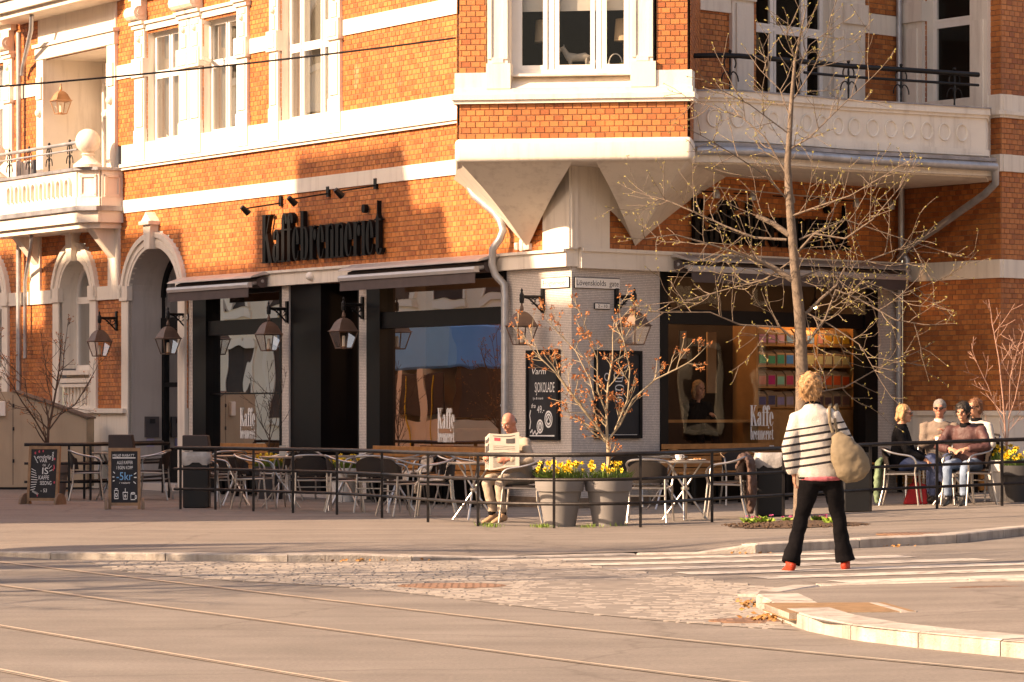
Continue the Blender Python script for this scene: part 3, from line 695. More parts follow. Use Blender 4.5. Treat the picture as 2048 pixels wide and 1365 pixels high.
# an open upper casement on the middle window
a, b = W_[1][0], W_[1][1]
def casement(m):
    c = Vector(FL(b-.06, -.1, 0)); d = Vector(FL(b-.06-.42, .3, 0))-c; d.normalize()
    nn = Vector((-d.y, d.x, 0))*.018
    for s0, s1, z0, z1 in ((0, .055, 7.2, 7.86), (.5, .555, 7.2, 7.86), (.055, .5, 7.2, 7.255), (.055, .5, 7.805, 7.86)):
        m.obox(c+d*(s0+s1)/2+Vector((0, 0, (z0+z1)/2)), d*(s1-s0)/2, nn, (0, 0, (z1-z0)/2))
P('open_casement', 'white_paint', casement)
# ---- bay window
bu = FB.u
def bayz(py): return EZ+(HZ-py)*47.0/F
wb = window(FB, pl1-.02, pr0+.02, 5.98, 8.2, .2, [bu(1098), bu(1193)], [], fw=.1, sash=.06, curtains=None, glass='glass_clear', reveal='plaster', depth=2.2, roommat='room_dark')
P('window_blind', 'curtain', lambda m: m.box(FB, pl1, pr0, -.34, -.32, bayz(16), 7.6), parent=wb)
# things on the bay window ledge
sill_z = 6.02
P('inner_ledge', 'white_paint', lambda m: m.box(FB, pl1-.02, pr0+.02, -.62, -.26, 5.93, sill_z-.003), parent=wb)
def horse(name, u, sc, label):
    c = Vector(FB(u, -.42, sill_z)); ax = Vector((bd[0], bd[1], 0)); m = MB()
    def q(x, y, z): return c+ax*(x*sc)+Vector((0, 0, z*sc))+Vector((-bd[1], bd[0], 0))*(y*sc)
    m.tube([q(-.27, 0, .34), q(-.2, 0, .35), q(-.02, 0, .335), q(.15, 0, .345), q(.26, 0, .33)], [.06*sc, .10*sc, .088*sc, .10*sc, .05*sc], 10)
    for x, s in ((-.19, 1), (.2, -1)):
        for y in (-.045, .045): m.tube([q(x, y, .32), q(x+.02*s, y, .17), q(x-.01*s, y, .015), q(x-.03*s, y, 0)], [.05*sc, .026*sc, .02*sc, .026*sc], 8)
    m.tube([q(-.22, 0, .36), q(-.3, 0, .47), q(-.335, 0, .55)], [.075*sc, .06*sc, .045*sc], 10)
    m.tube([q(-.31, 0, .565), q(-.38, 0, .52), q(-.44, 0, .47)], [.042*sc, .04*sc, .025*sc], 10)
    m.tube([q(.27, 0, .34), q(.33, 0, .24), q(.33, 0, .12)], [.02*sc, .025*sc, .008*sc], 8)
    for y in (-.02, .02): m.tube([q(-.315, y, .58), q(-.32, y, .63)], [.014*sc, .004*sc], 6)
    tag(m.build(name, 'stone_figure', None, smooth=True), label, 'figurine')
horse('horse_figurine', bu(1148), .62, 'grey horse figurine on the bay window ledge')
horse('foal_figurine', bu(1176)+.02, .40, 'small grey foal figurine behind the horse in the bay window')
for px, lb in ((1074, 'left-hand cream drum lamp inside the bay window near the blind'), (1236, 'cream drum lamp beside the white arched lamp in bay window')):
    c = Vector(FB(bu(px), -.75, 0)); t = thing('table_lamp', lb.replace('left-hand ', ''), 'lamp', (c.x, c.y, 5.9))
    part('lamp_shade', 'lampshade', t, lambda m: m.lathe([(.15, 0), (.13, .30)], (c.x, c.y, bayz(72)), 20), smooth=True)
    part('stem', 'iron', t, lambda m: m.lathe([(.09, 0), (.09, .02), (.012, .03), (.012, .75)], (c.x, c.y, 5.9), 10))
t = thing('arc_lamp', 'small white arched desk lamp in the right pane of the bay window', 'lamp', FB(bu(1215), -.4, sill_z))
part('stem', 'white_paint', t, lambda m: m.tube([FB(bu(1210)+.09*(1-math.cos(a))*1.0, -.4, sill_z+.12+.13*math.sin(a)) for a in [i*math.pi/10 for i in range(11)]]+[FB(bu(1210)+.18, -.4, sill_z)], .008, 8))
part('head', 'white_paint', t, lambda m: m.lathe([(.03, 0), (.012, .04)], FB(bu(1210), -.4, sill_z+.09), 12))
part('foot', 'leaf_green', t, lambda m: m.lathe([(.035, 0), (.035, .13)], FB(bu(1210)+.18, -.4, sill_z), 12))
# ------------------------------------------------------------------ arches, porch, balconies
def arch_ring(m, fr, uc, zc, rix, riz, rox, roz, d0, d1, n=28):
    for i in range(n+1):
        a = math.pi*i/n; c, s = math.cos(a), math.sin(a)
        for rx, rz, d in ((rix, riz, d0), (rix, riz, d1), (rox, roz, d1), (rox, roz, d0)): m.v.append(fr(uc+rx*c, d, zc+rz*s))
    o = len(m.v)-4*(n+1)
    for i in range(n):
        for e in range(4): m.f.append((o+4*i+e, o+4*i+(e+1) % 4, o+4*i+4+(e+1) % 4, o+4*i+4+e))
    m.f.append((o, o+1, o+2, o+3)); m.f.append((o+4*n+3, o+4*n+2, o+4*n+1, o+4*n))
for k, (uc, rx, rz, zc) in enumerate(AR):
    ox, oz = AO[k][1], AO[k][2]; door = k == 1; dep = .6 if door else .32
    def sur(m):
        arch_ring(m, FL, uc, zc, rx, rz, ox-.07, oz-.07, -.02, .05); arch_ring(m, FL, uc, zc, ox-.09, oz-.09, ox, oz, -.02, .085); arch_ring(m, FL, uc, zc, rx+.06, rz+.06, rx+.12, rz+.12, .0, .062)
        for s in (-1, 1):
            x0, x1 = sorted((uc+s*rx, uc+s*(rx+.27))); m.box(FL, x0, x1, -.02, .055, .1 if door else 1.48, zc-.04); m.box(FL, x0-.03, x1+.03, -.02, .085, zc-.06, zc+.19)
    P('arch_surround', 'plaster', sur)
    P('keystone', 'plaster', lambda m: (m.prism([(uc-.10, zc+rz-.03), (uc+.10, zc+rz-.03), (uc+.15, zc+oz+.12), (uc-.15, zc+oz+.12)], lambda u, z: FL(u, -.02, z), lambda u, z: FL(u, .16, z)),
        m.box(FL, uc-.2, uc+.2, -.02, .22, zc+oz+.12, zc+oz+.18), m.prism([(uc-.2, zc+oz+.18), (uc+.2, zc+oz+.18), (uc+.06, zc+oz+.28), (uc, zc+oz+.34), (uc-.06, zc+oz+.28)], lambda u, z: FL(u, .0, z), lambda u, z: FL(u, .18, z))))
    def rev(m):
        n = 24; zb0 = .1 if door else 2.2
        pts = [(uc+rx, zb0)]+[(uc+rx*math.cos(math.pi*i/n), zc+rz*math.sin(math.pi*i/n)) for i in range(n+1)]+[(uc-rx, zb0)]
        for i, (a, b) in enumerate(zip(pts, pts[1:])): m.add([FL(a[0], .03, a[1]), FL(b[0], .03, b[1]), FL(b[0], -dep, b[1]), FL(a[0], -dep, a[1])], [(0, 1, 2, 3)])
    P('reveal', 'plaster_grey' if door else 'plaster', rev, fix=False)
    if not door:
        fr_ = MB(); d0, d1 = -dep-.03, -dep+.03
        arch_ring(fr_, FL, uc, zc, rx-.09, rz-.09, rx, rz, d0, d1)
        for u0, u1, z0, z1 in ((uc-rx, uc-rx+.09, 2.2, zc), (uc+rx-.09, uc+rx, 2.2, zc), (uc-.035, uc+.035, 2.2, zc+rz-.05), (uc-rx, uc+rx, 2.16, 2.26), (uc-rx, uc+rx, 3.36, 3.48)): fr_.box(FL, u0, u1, d0+.002, d1+.004*(u1-u0), z0, z1)
        w = fr_.build('arched_window', 'white_paint', bld)
        for s in (-1, 1):
            m = MB(); x0, x1 = sorted((uc+s*.03, uc+s*(rx-.05)))
            m.v = [FL(x0, -dep, 2.2), FL(x1, -dep, 2.2), FL(x1, -dep, zc+rz*.5), FL(x0, -dep, zc+rz*.92)] if s > 0 else [FL(x0, -dep, 2.2), FL(x1, -dep, 2.2), FL(x1, -dep, zc+rz*.92), FL(x0, -dep, zc+rz*.5)]
            m.f = [(0, 1, 2, 3)]; m.face(FL); m.build('pane', 'glass', w, fix=False)
        m = MB(); m.box(FL, uc-rx-.1, uc+rx+.1, -1.9, -dep-.05, 1.9, 4.3); m.f = [m.f[i] for i in (0, 1, 2, 4, 5)] if False else m.f[:3]+m.f[4:]; m.build('room', 'room_white', w, fix=False)
        P('apron', 'plaster', lambda m: (m.box(FL, uc-rx, uc+rx, -.3, -.1, 1.48, 2.16), m.box(FL, uc-rx-.0, uc+rx, -.1, .07, 2.08, 2.16), m.box(FL, uc-rx, uc+rx, -.1, .03, 1.94, 2.02)))
        bal = P('balustrade', 'plaster', lambda m: (m.box(FL, uc-rx, uc+rx, -.1, .02, 1.48, 1.53), m.box(FL, uc-rx, uc+rx, -.1, .02, 1.86, 1.92)))
        for i in range(9):
            u = uc-rx+.08+i*(2*rx-.16)/8; part('baluster', 'plaster', bal, lambda m: m.lathe([(.03, 0), (.018, .05), (.036, .13), (.02, .2), (.016, .26), (.03, .33)], FL(u, -.04, 1.53), 8), smooth=True)
    else:
        dm = P('house_door', 'black_wood', lambda m: [m.box(FL, a, b, -dep-.05, -dep+h, z0, z1) for a, b, z0, z1, h in ((uc-rx, uc-rx+.1, .1, zc+.5, .01), (uc+rx-.1, uc+rx, .1, zc+.5, .01), (uc-.06, uc+.06, .1, 2.95, .012), (uc-rx, uc+rx, 2.86, 3.05, .03), (uc-rx, uc+rx, .1, .75, .004), (uc-rx, uc+rx, 2.68, 2.80, .006), (uc-rx, uc+rx, 1.85, 1.93, .006))], )
        part('leaf', 'black_wood', dm, lambda m: m.box(FL, uc-rx, uc+rx, -dep-.2, -dep-.06, .1, 2.9))
        part('door_glass', 'glass', dm, lambda m: m.add([FL(uc-rx+.1, -dep-.04, .8), FL(uc+rx-.1, -dep-.04, .8), FL(uc+rx-.1, -dep-.04, 2.8), FL(uc-rx+.1, -dep-.04, 2.8)], [(0, 1, 2, 3)]).face(FL), fix=False)
        part('fanlight', 'glass', dm, lambda m: (m.v.extend([FL(uc+rx*math.cos(math.pi*i/16), -dep, zc+.0+rz*math.sin(math.pi*i/16)) for i in range(17)]), m.v.extend([FL(uc-rx, -dep, 3.0), FL(uc+rx, -dep, 3.0)]), m.f.append(tuple(range(19))), m.face(FL)), fix=False)
        part('fanlight_bar', 'black_wood', dm, lambda m: (m.box(FL, uc-.05, uc+.05, -dep-.05, -dep+.02, 3.0, zc+rz), arch_ring(m, FL, uc, zc, rx-.1, rz-.1, rx, rz, -dep-.05, -dep+.03)))
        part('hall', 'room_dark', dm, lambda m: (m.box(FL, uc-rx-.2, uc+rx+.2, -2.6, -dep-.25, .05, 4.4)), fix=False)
        cl = Vector(FL(uc-.15, -.35, zc+rz-.16))
        tag(part('ceiling_globe', 'ceramic', None, lambda m: (m.ball(cl, .11), m.lathe([(.06, .06), (.06, .2)], cl, 12)), smooth=True), 'round white globe light under the entrance arch', 'lamp')
        ic = thing('intercom', 'grey door intercom panel on the entrance reveal', 'intercom', FL(uc+rx-.02, -.42, 1.0))
        part('panel', 'intercom', ic, lambda m: m.box(FL, uc+rx-.05, uc+rx-.005, -.52, -.26, .98, 1.34))
        part('screen', 'slate', ic, lambda m: m.box(FL, uc+rx-.06, uc+rx-.051, -.44, -.34, 1.22, 1.3))
        tag(part('paper_note', 'note', None, lambda m: m.box(FL, uc+rx-.012, uc+rx-.002, -.44, -.3, .82, .96)), 'small lilac paper note stuck below the intercom', 'note')
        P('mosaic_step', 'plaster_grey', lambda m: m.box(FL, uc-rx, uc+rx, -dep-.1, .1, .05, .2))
# vertical plaster strips on the left ground floor
for a_, b_ in ((14.85, 15.3), (18.3, 18.75)): P('wall_strip', 'plaster', lambda m: m.box(FL, a_, b_, 0, .05, 3.62, 4.86))
# porch recess above the left balcony
u0, u1, z0, z1 = PORCH
P('porch_recess', 'plaster', lambda m: (m.add([FL(a, d, z) for z in (z0, z1) for d in (0, -1.1) for a in (u0, u1)], [(2, 6, 7, 3), (0, 4, 6, 2), (1, 3, 7, 5), (0, 2, 3, 1), (4, 5, 7, 6)])), fix=False)
window(FL, 17.02, 17.85, 5.08, 7.5, .98, [], [6.85], reveal=None, curtains=None, room=False, name='balcony_door', depth=1)
P('porch_surround', 'plaster', lambda m: (m.box(FL, u0-.34, u0, 0, .07, 5.6, z1), m.box(FL, u1, u1+.3, 0, .07, 5.6, z1), m.box(FL, u0-.36, u1+.34, 0, .09, z1, z1+.22), m.box(FL, u0-.4, u1+.38, 0, .13, z1+.22, z1+.28), m.box(FL, u0-.3, u1+.3, -.02, .04, z1+.28, 8.66),
    m.ball(FL(u0-.17, .08, 6.85), .08), m.box(FL, u0-.3, u0-.04, .07, .1, 7.1, 7.5), m.box(FL, u1+.04, u1+.27, .07, .1, 7.1, 7.5), m.ball(FL(u1+.15, .08, 6.85), .08)))
# ---- left balcony
BD = .66; b0, b1 = 14.82, 19.3; pz0, pz1 = 5.03, 5.60
lb = thing('left_balcony', 'cream stone balcony with ball finials over the arched windows', 'balcony', FL(17, .3, 4.7)); lb.parent = None
def LBP(name, mt, fn, parent=None, **k): return part(name, mt, parent or lb, fn, **k)
oc = [(b0, 0), (b0, .40), (b0+.30, BD), (b1-.30, BD), (b1, .40), (b1, 0)]
def off(pts, o): return [(min(max(u, b0-o), b1+o) if False else (u+(o if u > 17 else -o)), d+(o if d > 0 else 0)) for u, d in pts]
LBP('slab', 'plaster', lambda m: (m.prism(off(oc, .08), lambda u, d: FL(u, d, 4.70), lambda u, d: FL(u, d, 4.90)), m.prism(off(oc, .0), lambda u, d: FL(u, d, 4.60), lambda u, d: FL(u, d, 4.70))))
LBP('flashing', 'zinc', lambda m: m.prism(off(oc, .14), lambda u, d: FL(u, d, 4.90), lambda u, d: FL(u, d, 4.98)))
def para(m):
    for (ua, da), (ub, db) in zip(oc, oc[1:]):
        a, b = Vector(FL(ua, da, 0)), Vector(FL(ub, db, 0)); t = (b-a); tn = t.normalized(); nn = Vector((-tn.y, tn.x, 0))
        if nn.dot(Vector((FL.n[0], FL.n[1], 0))) < 0 and abs(da-db) < .01: nn = -nn
        m.obox((a+b)/2+Vector((0, 0, (4.98+pz1)/2)), t/2, nn*.06, (0, 0, (pz1-4.98)/2))
        m.obox((a+b)/2+Vector((0, 0, 5.06)), t/2+tn*.02, nn*.085, (0, 0, .075))
LBP('parapet', 'plaster', para)
LBP('coping', 'zinc', lambda m: m.prism(off(oc, .1), lambda u, d: FL(u, d, pz1), lambda u, d: FL(u, d, pz1+.05)))
LBP('corner_pier', 'plaster', lambda m: m.box(FL, b1-.42, b1-.12, BD-.12, BD+.13, 4.98, pz1+.06))
LBP('corner_pier', 'plaster', lambda m: m.box(FL, b0-.03, b0+.2, .0, .1, 4.98, pz1+.06))
# blind arcade niches on the parapet
for i in range(8):
    u = b0+.62+i*.37
    LBP('niche', 'plaster', lambda m: (arch_ring(m, FL, u, 5.38, .075, .075, .125, .125, BD+.06, BD+.115, 10), m.box(FL, u-.125, u-.075, BD+.06, BD+.115, 5.18, 5.38), m.box(FL, u+.075, u+.125, BD+.06, BD+.115, 5.18, 5.38)))
def pframe(m, A, Bp):
    a, b = Vector(A), Vector(Bp); t = (b-a); nn = Vector((-t.y, t.x, 0)).normalized()
    if nn.y > 0: nn = -nn
    for s0, s1, z0, z1 in ((.12, .2, 5.17, 5.52), (.8, .88, 5.17, 5.52), (.12, .88, 5.48, 5.53), (.12, .88, 5.14, 5.19)):
        m.obox(a+t*(s0+s1)/2+nn*.065+Vector((0, 0, (z0+z1)/2)), t*(s1-s0)/2, nn*.02, (0, 0, (z1-z0)/2))
LBP('panel_frame', 'plaster', lambda m: pframe(m, FL(b0, .40, 0), FL(b0+.30, BD, 0)))
LBP('panel_frame', 'plaster', lambda m: pframe(m, FL(b0, .02, 0), FL(b0, .40, 0)))
for u, d in ((b0+.22, BD-.12), (b1-.3, BD-.02)):
    LBP('ball_finial', 'plaster', lambda m: (m.lathe([(.25, 0), (.25, .05), (.2, .09), (.16, .12), (.10, .17), (.09, .2), (.12, .23), (.09, .25), (.12, .27)], FL(u, d, pz1+.05), 20), m.ball(FL(u, d, pz1+.51), .215, 20, 14)), smooth=True)
zr = pz1+.52
rl = [(b0+.45, BD-.02), (b1-.5, BD-.02)]
LBP('handrail', 'pipe', lambda m: m.tube([FL(rl[0][0], rl[0][1], zr-.02), FL(rl[1][0], rl[1][1], zr-.02)], .03, 10))
LBP('lower_rail', 'pipe', lambda m: m.tube([FL(rl[0][0], rl[0][1], zr-.14), FL(rl[1][0], rl[1][1], zr-.14)], .018, 8))
def scroll_post(m, P0, ax, h):
    """twisted iron baluster with paired scrolls"""
    P0 = Vector(P0); ax = Vector(ax).normalized(); up_ = Vector((0, 0, 1))
    m.tube([P0+up_*(h*i/8) for i in range(9)], [.013 if i % 2 else .017 for i in range(9)], 6); m.ball(P0+up_*(h+.03), .026, 8, 6)
    for s in (-1, 1):
        m.tube([P0+ax*(s*.10*math.sin(t))+up_*(h-.13+.10*math.cos(t)) for t in [i*.32 for i in range(0, 8)]], .011, 5)
        m.tube([P0+ax*(s*(.02+.06*(1-math.cos(t))))+up_*(h*.42+.07*math.sin(t*1.1)-.06*t/3) for t in [i*.4 for i in range(0, 9)]], .010, 5)
for i in range(4):
    u = rl[0][0]+.32+i*.9
    LBP('baluster', 'iron', lambda m: scroll_post(m, FL(u, BD-.02, pz1+.05), (FL.d[0], FL.d[1], 0), zr-pz1-.05))
P('balcony_bracket', 'plaster', lambda m: m.prism([(0, 4.86), (.5, 4.62), (.05, 4.1), (0, 4.1)], lambda d, z: FL(15.0, d, z), lambda d, z: FL(15.25, d, z)))
P('balcony_bracket', 'plaster', lambda m: m.prism([(0, 4.86), (.5, 4.62), (.05, 4.1), (0, 4.1)], lambda d, z: FL(18.35, d, z), lambda d, z: FL(18.6, d, z)))
# upper balcony slab at the top
ub = thing('upper_balcony', 'cream balcony slab with zinc edge above the porch', 'balcony', FL(17, .3, 8.6))
part('slab', 'plaster', ub, lambda m: (m.prism(off(oc, .06), lambda u, d: FL(u, d, 8.66), lambda u, d: FL(u, d, 8.86)), m.prism(off(oc, -.04), lambda u, d: FL(u, d, 8.56), lambda u, d: FL(u, d, 8.66))))
part('flashing', 'zinc', ub, lambda m: m.prism(off(oc, .12), lambda u, d: FL(u, d, 8.86), lambda u, d: FL(u, d, 8.94)))
part('parapet', 'plaster', ub, lambda m: m.prism(off(oc, 0), lambda u, d: FL(u, d, 8.94), lambda u, d: FL(u, d, 9.6)))
# ---- right balcony with medallions
RB = [Vector((2.44, 47.70)), Vector((2.80, 47.66)), Vector((3.10, 47.74)), Vector((3.45, 48.02)), Vector((4.05, 48.52)), Vector((4.72, 49.14)), Vector((5.8, 49.82)), Vector((6.84, 50.5))]
def resample(P, st):
    out = [P[0]]; acc = 0
    for a, b in zip(P, P[1:]):
        l = (b-a).length; s = st-acc
        while s <= l: out.append(a+(b-a)*(s/l)); s += st
        acc = l-(s-st)
    return out
pts = RB+[Vector((7.0, 51.4))]
rbal = thing('right_balcony', 'cream curved balcony with round medallions above the shop window', 'balcony', (4.6, 49.5, 4.8))
def ribbon(name, mt, o0, o1, z0, z1, closed_back=False):
    m = MB(); n = len(pts)
    for i, p in enumerate(pts):
        t = (pts[min(i+1, n-1)]-pts[max(i-1, 0)]).normalized(); nn = Vector((t.y, -t.x))
        if i == n-1: nn = Vector((1, 0))*.4
        for o, z in ((o0, z0), (o1, z0), (o1, z1), (o0, z1)): q = p+nn*o; m.v.append((q.x, q.y, z))
    for i in range(n-1):
        for e in range(4): m.f.append((4*i+e, 4*i+(e+1) % 4, 4*i+4+(e+1) % 4, 4*i+4+e))
    m.f += [(0, 1, 2, 3), (4*n-1, 4*n-2, 4*n-3, 4*n-4)]
    return m.build(name, mt, rbal, smooth=True)
ribbon('parapet', 'plaster', -.12, 0, 5.08, 5.70); ribbon('coping', 'plaster', -.14, .07, 5.70, 5.79); ribbon('coping_moulding', 'plaster', -.1, .035, 5.655, 5.70)
ribbon('coping_flashing', 'zinc', -.16, .09, 5.79, 5.81); ribbon('base_moulding', 'plaster', -.1, .05, 5.11, 5.2); ribbon('edge_flashing', 'zinc', -.1, .17, 5.03, 5.08); ribbon('slab_edge', 'plaster', -.3, .1, 4.82, 5.03)
def gut(m):
    n = len(pts)
    m.tube([(p.x+(.12 if i else .08), p.y-.15, 4.975-.004*i) for i, p in enumerate(pts[:-1])], .062, 10)
part('gutter', 'pipe', rbal, gut, smooth=True)
def soffit(m):
    fr_ = [(p.x, p.y) for p in pts]; bk = [FR(7.2, -.1, 0)[:2], FR(2.3, -.1, 0)[:2]]
    m.prism(fr_+bk, lambda x, y: (x, y, 4.80), lambda x, y: (x, y, 4.99))
part('slab', 'plaster', rbal, soffit)
par_c = rbal.children[0]
rs_ = resample(RB, .325)
for i, p in enumerate(rs_):
    if i == 0: continue
    q = rs_[min(i+1, len(rs_)-1)]; pv = rs_[i-1]; t = (q-pv).normalized(); nn = Vector((t.y, -t.x))
    if i > 15: break
    m = MB(); n = 20
    for k in range(n):
        a = 2*math.pi*k/n
        for r, o in ((.086, .002), (.094, .020), (.108, .024), (.116, .002)):
            m.v.append((p.x-.0+t.x*r*math.cos(a)+nn.x*o, p.y+t.y*r*math.cos(a)+nn.y*o, 5.43+r*math.sin(a)*1.15))
    for k in range(n):
        for e in range(3): a, b = 4*k+e, 4*((k+1) % n)+e; m.f.append((a, b, b+1, a+1))
    m.build('medallion', 'plaster', rbal, smooth=True)
hr = [(p.x, p.y, 6.28) for p in RB[:-1]]+[(6.72, 50.42, 6.28)]
hr[0] = (2.44, 47.72, 6.28)
part('handrail', 'iron', rbal, lambda m: m.tube(hr, .036, 10), smooth=True)
part('lower_rail', 'iron', rbal, lambda m: m.tube([(x, y, 6.13) for x, y, z in hr[4:]], .02, 8))
for px in (1460, 1588, 1697, 1803, 1908):
    best = min(resample(RB, .02), key=lambda p: abs(p.x/p.y*F+CX-px)); 
    part('baluster', 'iron', rbal, lambda m: scroll_post(m, (best.x, best.y, 5.81), (.85, .53, 0), .5))
# windows behind the right balcony
window(FR, 3.75, 5.5, 5.15, 8.6, .12, [4.35, 5.05], [7.02], curtains=None, room=True, name='balcony_window', depth=2.4, glass='glass_clear')
P('window_pilaster', 'plaster', lambda m: (m.box(FR, 3.25, 3.72, 0, .07, 5.0, ZT), m.box(FR, 3.32, 3.62, .07, .1, 5.6, 7.3), m.box(FR, 3.22, 3.74, 0, .11, 7.35, 7.65)))
P('window_pilaster', 'plaster', lambda m: (m.box(FR, 5.53, 6.25, 0, .07, 5.0, ZT), m.box(FR, 5.75, 6.2, .07, .1, 5.6, 7.1), m.box(FR, 5.7, 6.27, 0, .12, 7.2, 7.5), m.box(FR, 5.7, 6.27, 0, .12, 5.0, 5.9)))
P('wall_band', 'plaster', lambda m: m.box(FR, 6.25, 7.15, 0, .05, 7.1, 7.4)); P('wall_band', 'plaster', lambda m: m.box(FR, 2.3, 3.25, 0, .05, 7.15, 7.4))
window(FW, .55, 1.55, 5.2, 8.6, .12, [], [7.25], curtains=None, room=True, name='balcony_door', depth=2.2, glass='glass_clear')
P('window_pilaster', 'plaster', lambda m: (m.box(FW, .05, .52, 0, .07, 5.1, ZT), m.box(FW, .02, .55, 0, .11, 7.3, 7.6), m.box(FW, .18, .42, .07, .1, 5.6, 7.2)))
P('window_pilaster', 'plaster', lambda m: (m.box(FW, 1.58, WL-.22, 0, .07, 5.1, ZT), m.box(FW, 1.66, WL-.3, .07, .1, 5.6, 7.2)))
t = thing('balcony_chair', 'dark wooden lounge chair on the right balcony', 'chair', (3.6, 49.4, 5.1))
part('back', 'wood_old', t, lambda m: m.obox((3.55, 49.6, 5.85), (.22, .15, .0), (.02, -.03, .0), (-.1, -.07, .08)))
part('seat', 'wood_old', t, lambda m: m.obox((3.8, 49.5, 5.5), (.25, .17, 0), (.15, -.22, 0), (0, 0, .02)))
# ---- pipes
def pipe(name, fr, pts_, r, lab=None): return P(name, 'pipe', lambda m: m.tube([fr(*p) for p in pts_], r, 12), smooth=True)
pipe('downpipe', FL, [(2.66, .12, 4.86), (2.6, .12, 4.66), (2.45, .12, 4.52), (1.85, .13, 4.24), (1.68, .14, 4.12), (1.60, .14, 3.98), (1.62, .18, 3.86), (1.72, .24, 3.72), (1.74, .24, 3.5), (1.72, .2, 3.36), (1.64, .1, 3.22), (1.62, .1, 3.0), (1.62, .1, .2)], .055)
for z_ in (2.55, 1.5): P('pipe_bracket', 'pipe', lambda m: m.lathe([(.066, 0), (.066, .03)], FL(1.62, .1, z_), 12))
pipe('downpipe', FR, [(7.02, .14, 4.83), (7.02, .14, 3.86), (7.06, .22, 3.72), (7.06, .22, 3.42), (7.02, .1, 3.28), (7.02, .1, .3)], .05)
pipe('downpipe', FR, [(7.02, .1, 9), (7.02, .1, 5.1)], .045)
P('downpipe', 'pipe', lambda m: m.tube([(6.95, 50.35, 4.95), (6.97, 50.45, 4.72), (6.85, 50.7, 4.58), (6.3, 51.9, 4.15), (5.95, 52.7, 3.9), (5.86, 52.9, 3.75)], .055, 12), smooth=True)
pipe('downpipe', FL, [(19.1, .12, 8.4), (19.1, .12, 1.5)], .05)
pipe('downpipe', FL, [(17.6, .5, 8.55), (17.75, .45, 8.3), (18.85, .14, 7.75), (18.95, .12, 7.6)], .04)
pipe('downpipe', FL, [(17.6, .5, 4.58), (17.75, .45, 4.4), (18.7, .14, 3.95), (18.8, .12, 3.8), (18.8, .12, 2.4)], .035)
# ------------------------------------------------------------------ shopfront
def tiles(name, quads, parent=None):
    me = bpy.data.meshes.new(name); v, f, uv = [], [], []
    for fr, a, b, c, e, d in quads:
        o = len(v); v += [fr(a, d, c), fr(b, d, c), fr(b, d, e), fr(a, d, e)]; f.append((o, o+1, o+2, o+3)); uv += [(a, c), (b, c), (b, e), (a, e)]
    me.from_pydata(v, [], f); me.update(); ul = me.uv_layers.new(name='UVMap')
    for i, x in enumerate(uv): ul.data[i].uv = x
    me.materials.append(M['mosaic']); o = bpy.data.objects.new(name, me); col.objects.link(o); setp(o, parent or bld); return o
tiles('tiled_column', [(FL, 0, 1.74, .1, 3.42, 0), (FR, 0, 1.79, .1, 3.42, 0)])
P('column_core', 'plaster_grey', lambda m: (m.box(FL, .3, 1.73, -.1, -.004, .1, 3.42), m.box(FR, .3, 1.78, -.1, -.004, .1, 3.42)))
P('column_plinth', 'wood_old', lambda m: (m.box(FL, -.02, 1.72, -.1, .03, .05, .24), m.box(FR, -.02, 1.77, -.1, .032, .05, .239)))
for a, b in ((5.88, 6.14), (8.48, 8.72)):
    tiles('tiled_pillar', [(FL, a, b, .1, 3.42, 0)]); P('pillar_core', 'plaster_grey', lambda m: m.box(FL, a, b, -.3, -.004, .1, 3.42))
P('pillar_core', 'plaster', lambda m: m.box(FL, 12.0, 12.12, -.3, -.004, .1, 3.66)); tiles('tiled_pillar', [(FL, 11.95, 12.13, .1, 3.42, 0)])
tiles('tiled_pillar', [(FR, 6.62, 7.15, .1, 3.42, 0)]); P('pillar_core', 'plaster_grey', lambda m: m.box(FR, 6.62, 7.16, -.3, -.004, .1, 3.42))
def shopwin(fr, u0, u1, bars=(), tz=(2.68, 2.92), fl=.26, fr_=.06, gm='glass_shop'):
    w = P('shop_window', 'black_paint', lambda m: (m.box(fr, u1-fl, u1, -.22, .015, .1, 3.42), m.box(fr, u0, u0+fr_, -.22, .015, .1, 3.42), m.box(fr, u0+fr_, u1-fl, -.2, -.02, tz[0], tz[1]), m.box(fr, u0+fr_, u1-fl, -.21, .01, .1, .78), m.box(fr, u0+fr_, u1-fl, -.2, -.03, 3.34, 3.42)))
    for z in bars: part('glazing_bar', 'black_paint', w, lambda m: m.box(fr, u0+fr_, u1-fl, -.14, -.08, z-.012, z+.012))
    for a, b in ((.78, tz[0]), (tz[1], 3.34)): part('pane', gm, w, lambda m: m.add([fr(u0+fr_, -.12, a), fr(u1-fl, -.12, a), fr(u1-fl, -.12, b), fr(u0+fr_, -.12, b)], [(0, 1, 2, 3)]).face(fr), fix=False)
    return w
w1 = shopwin(FL, 8.72, 11.95, (1.72,), fl=.5); w2 = shopwin(FL, 1.74, 5.88, fl=.42); w3 = shopwin(FR, 1.79, 6.62, tz=(2.67, 2.88), fl=.3, fr_=.16, gm='glass_clear')
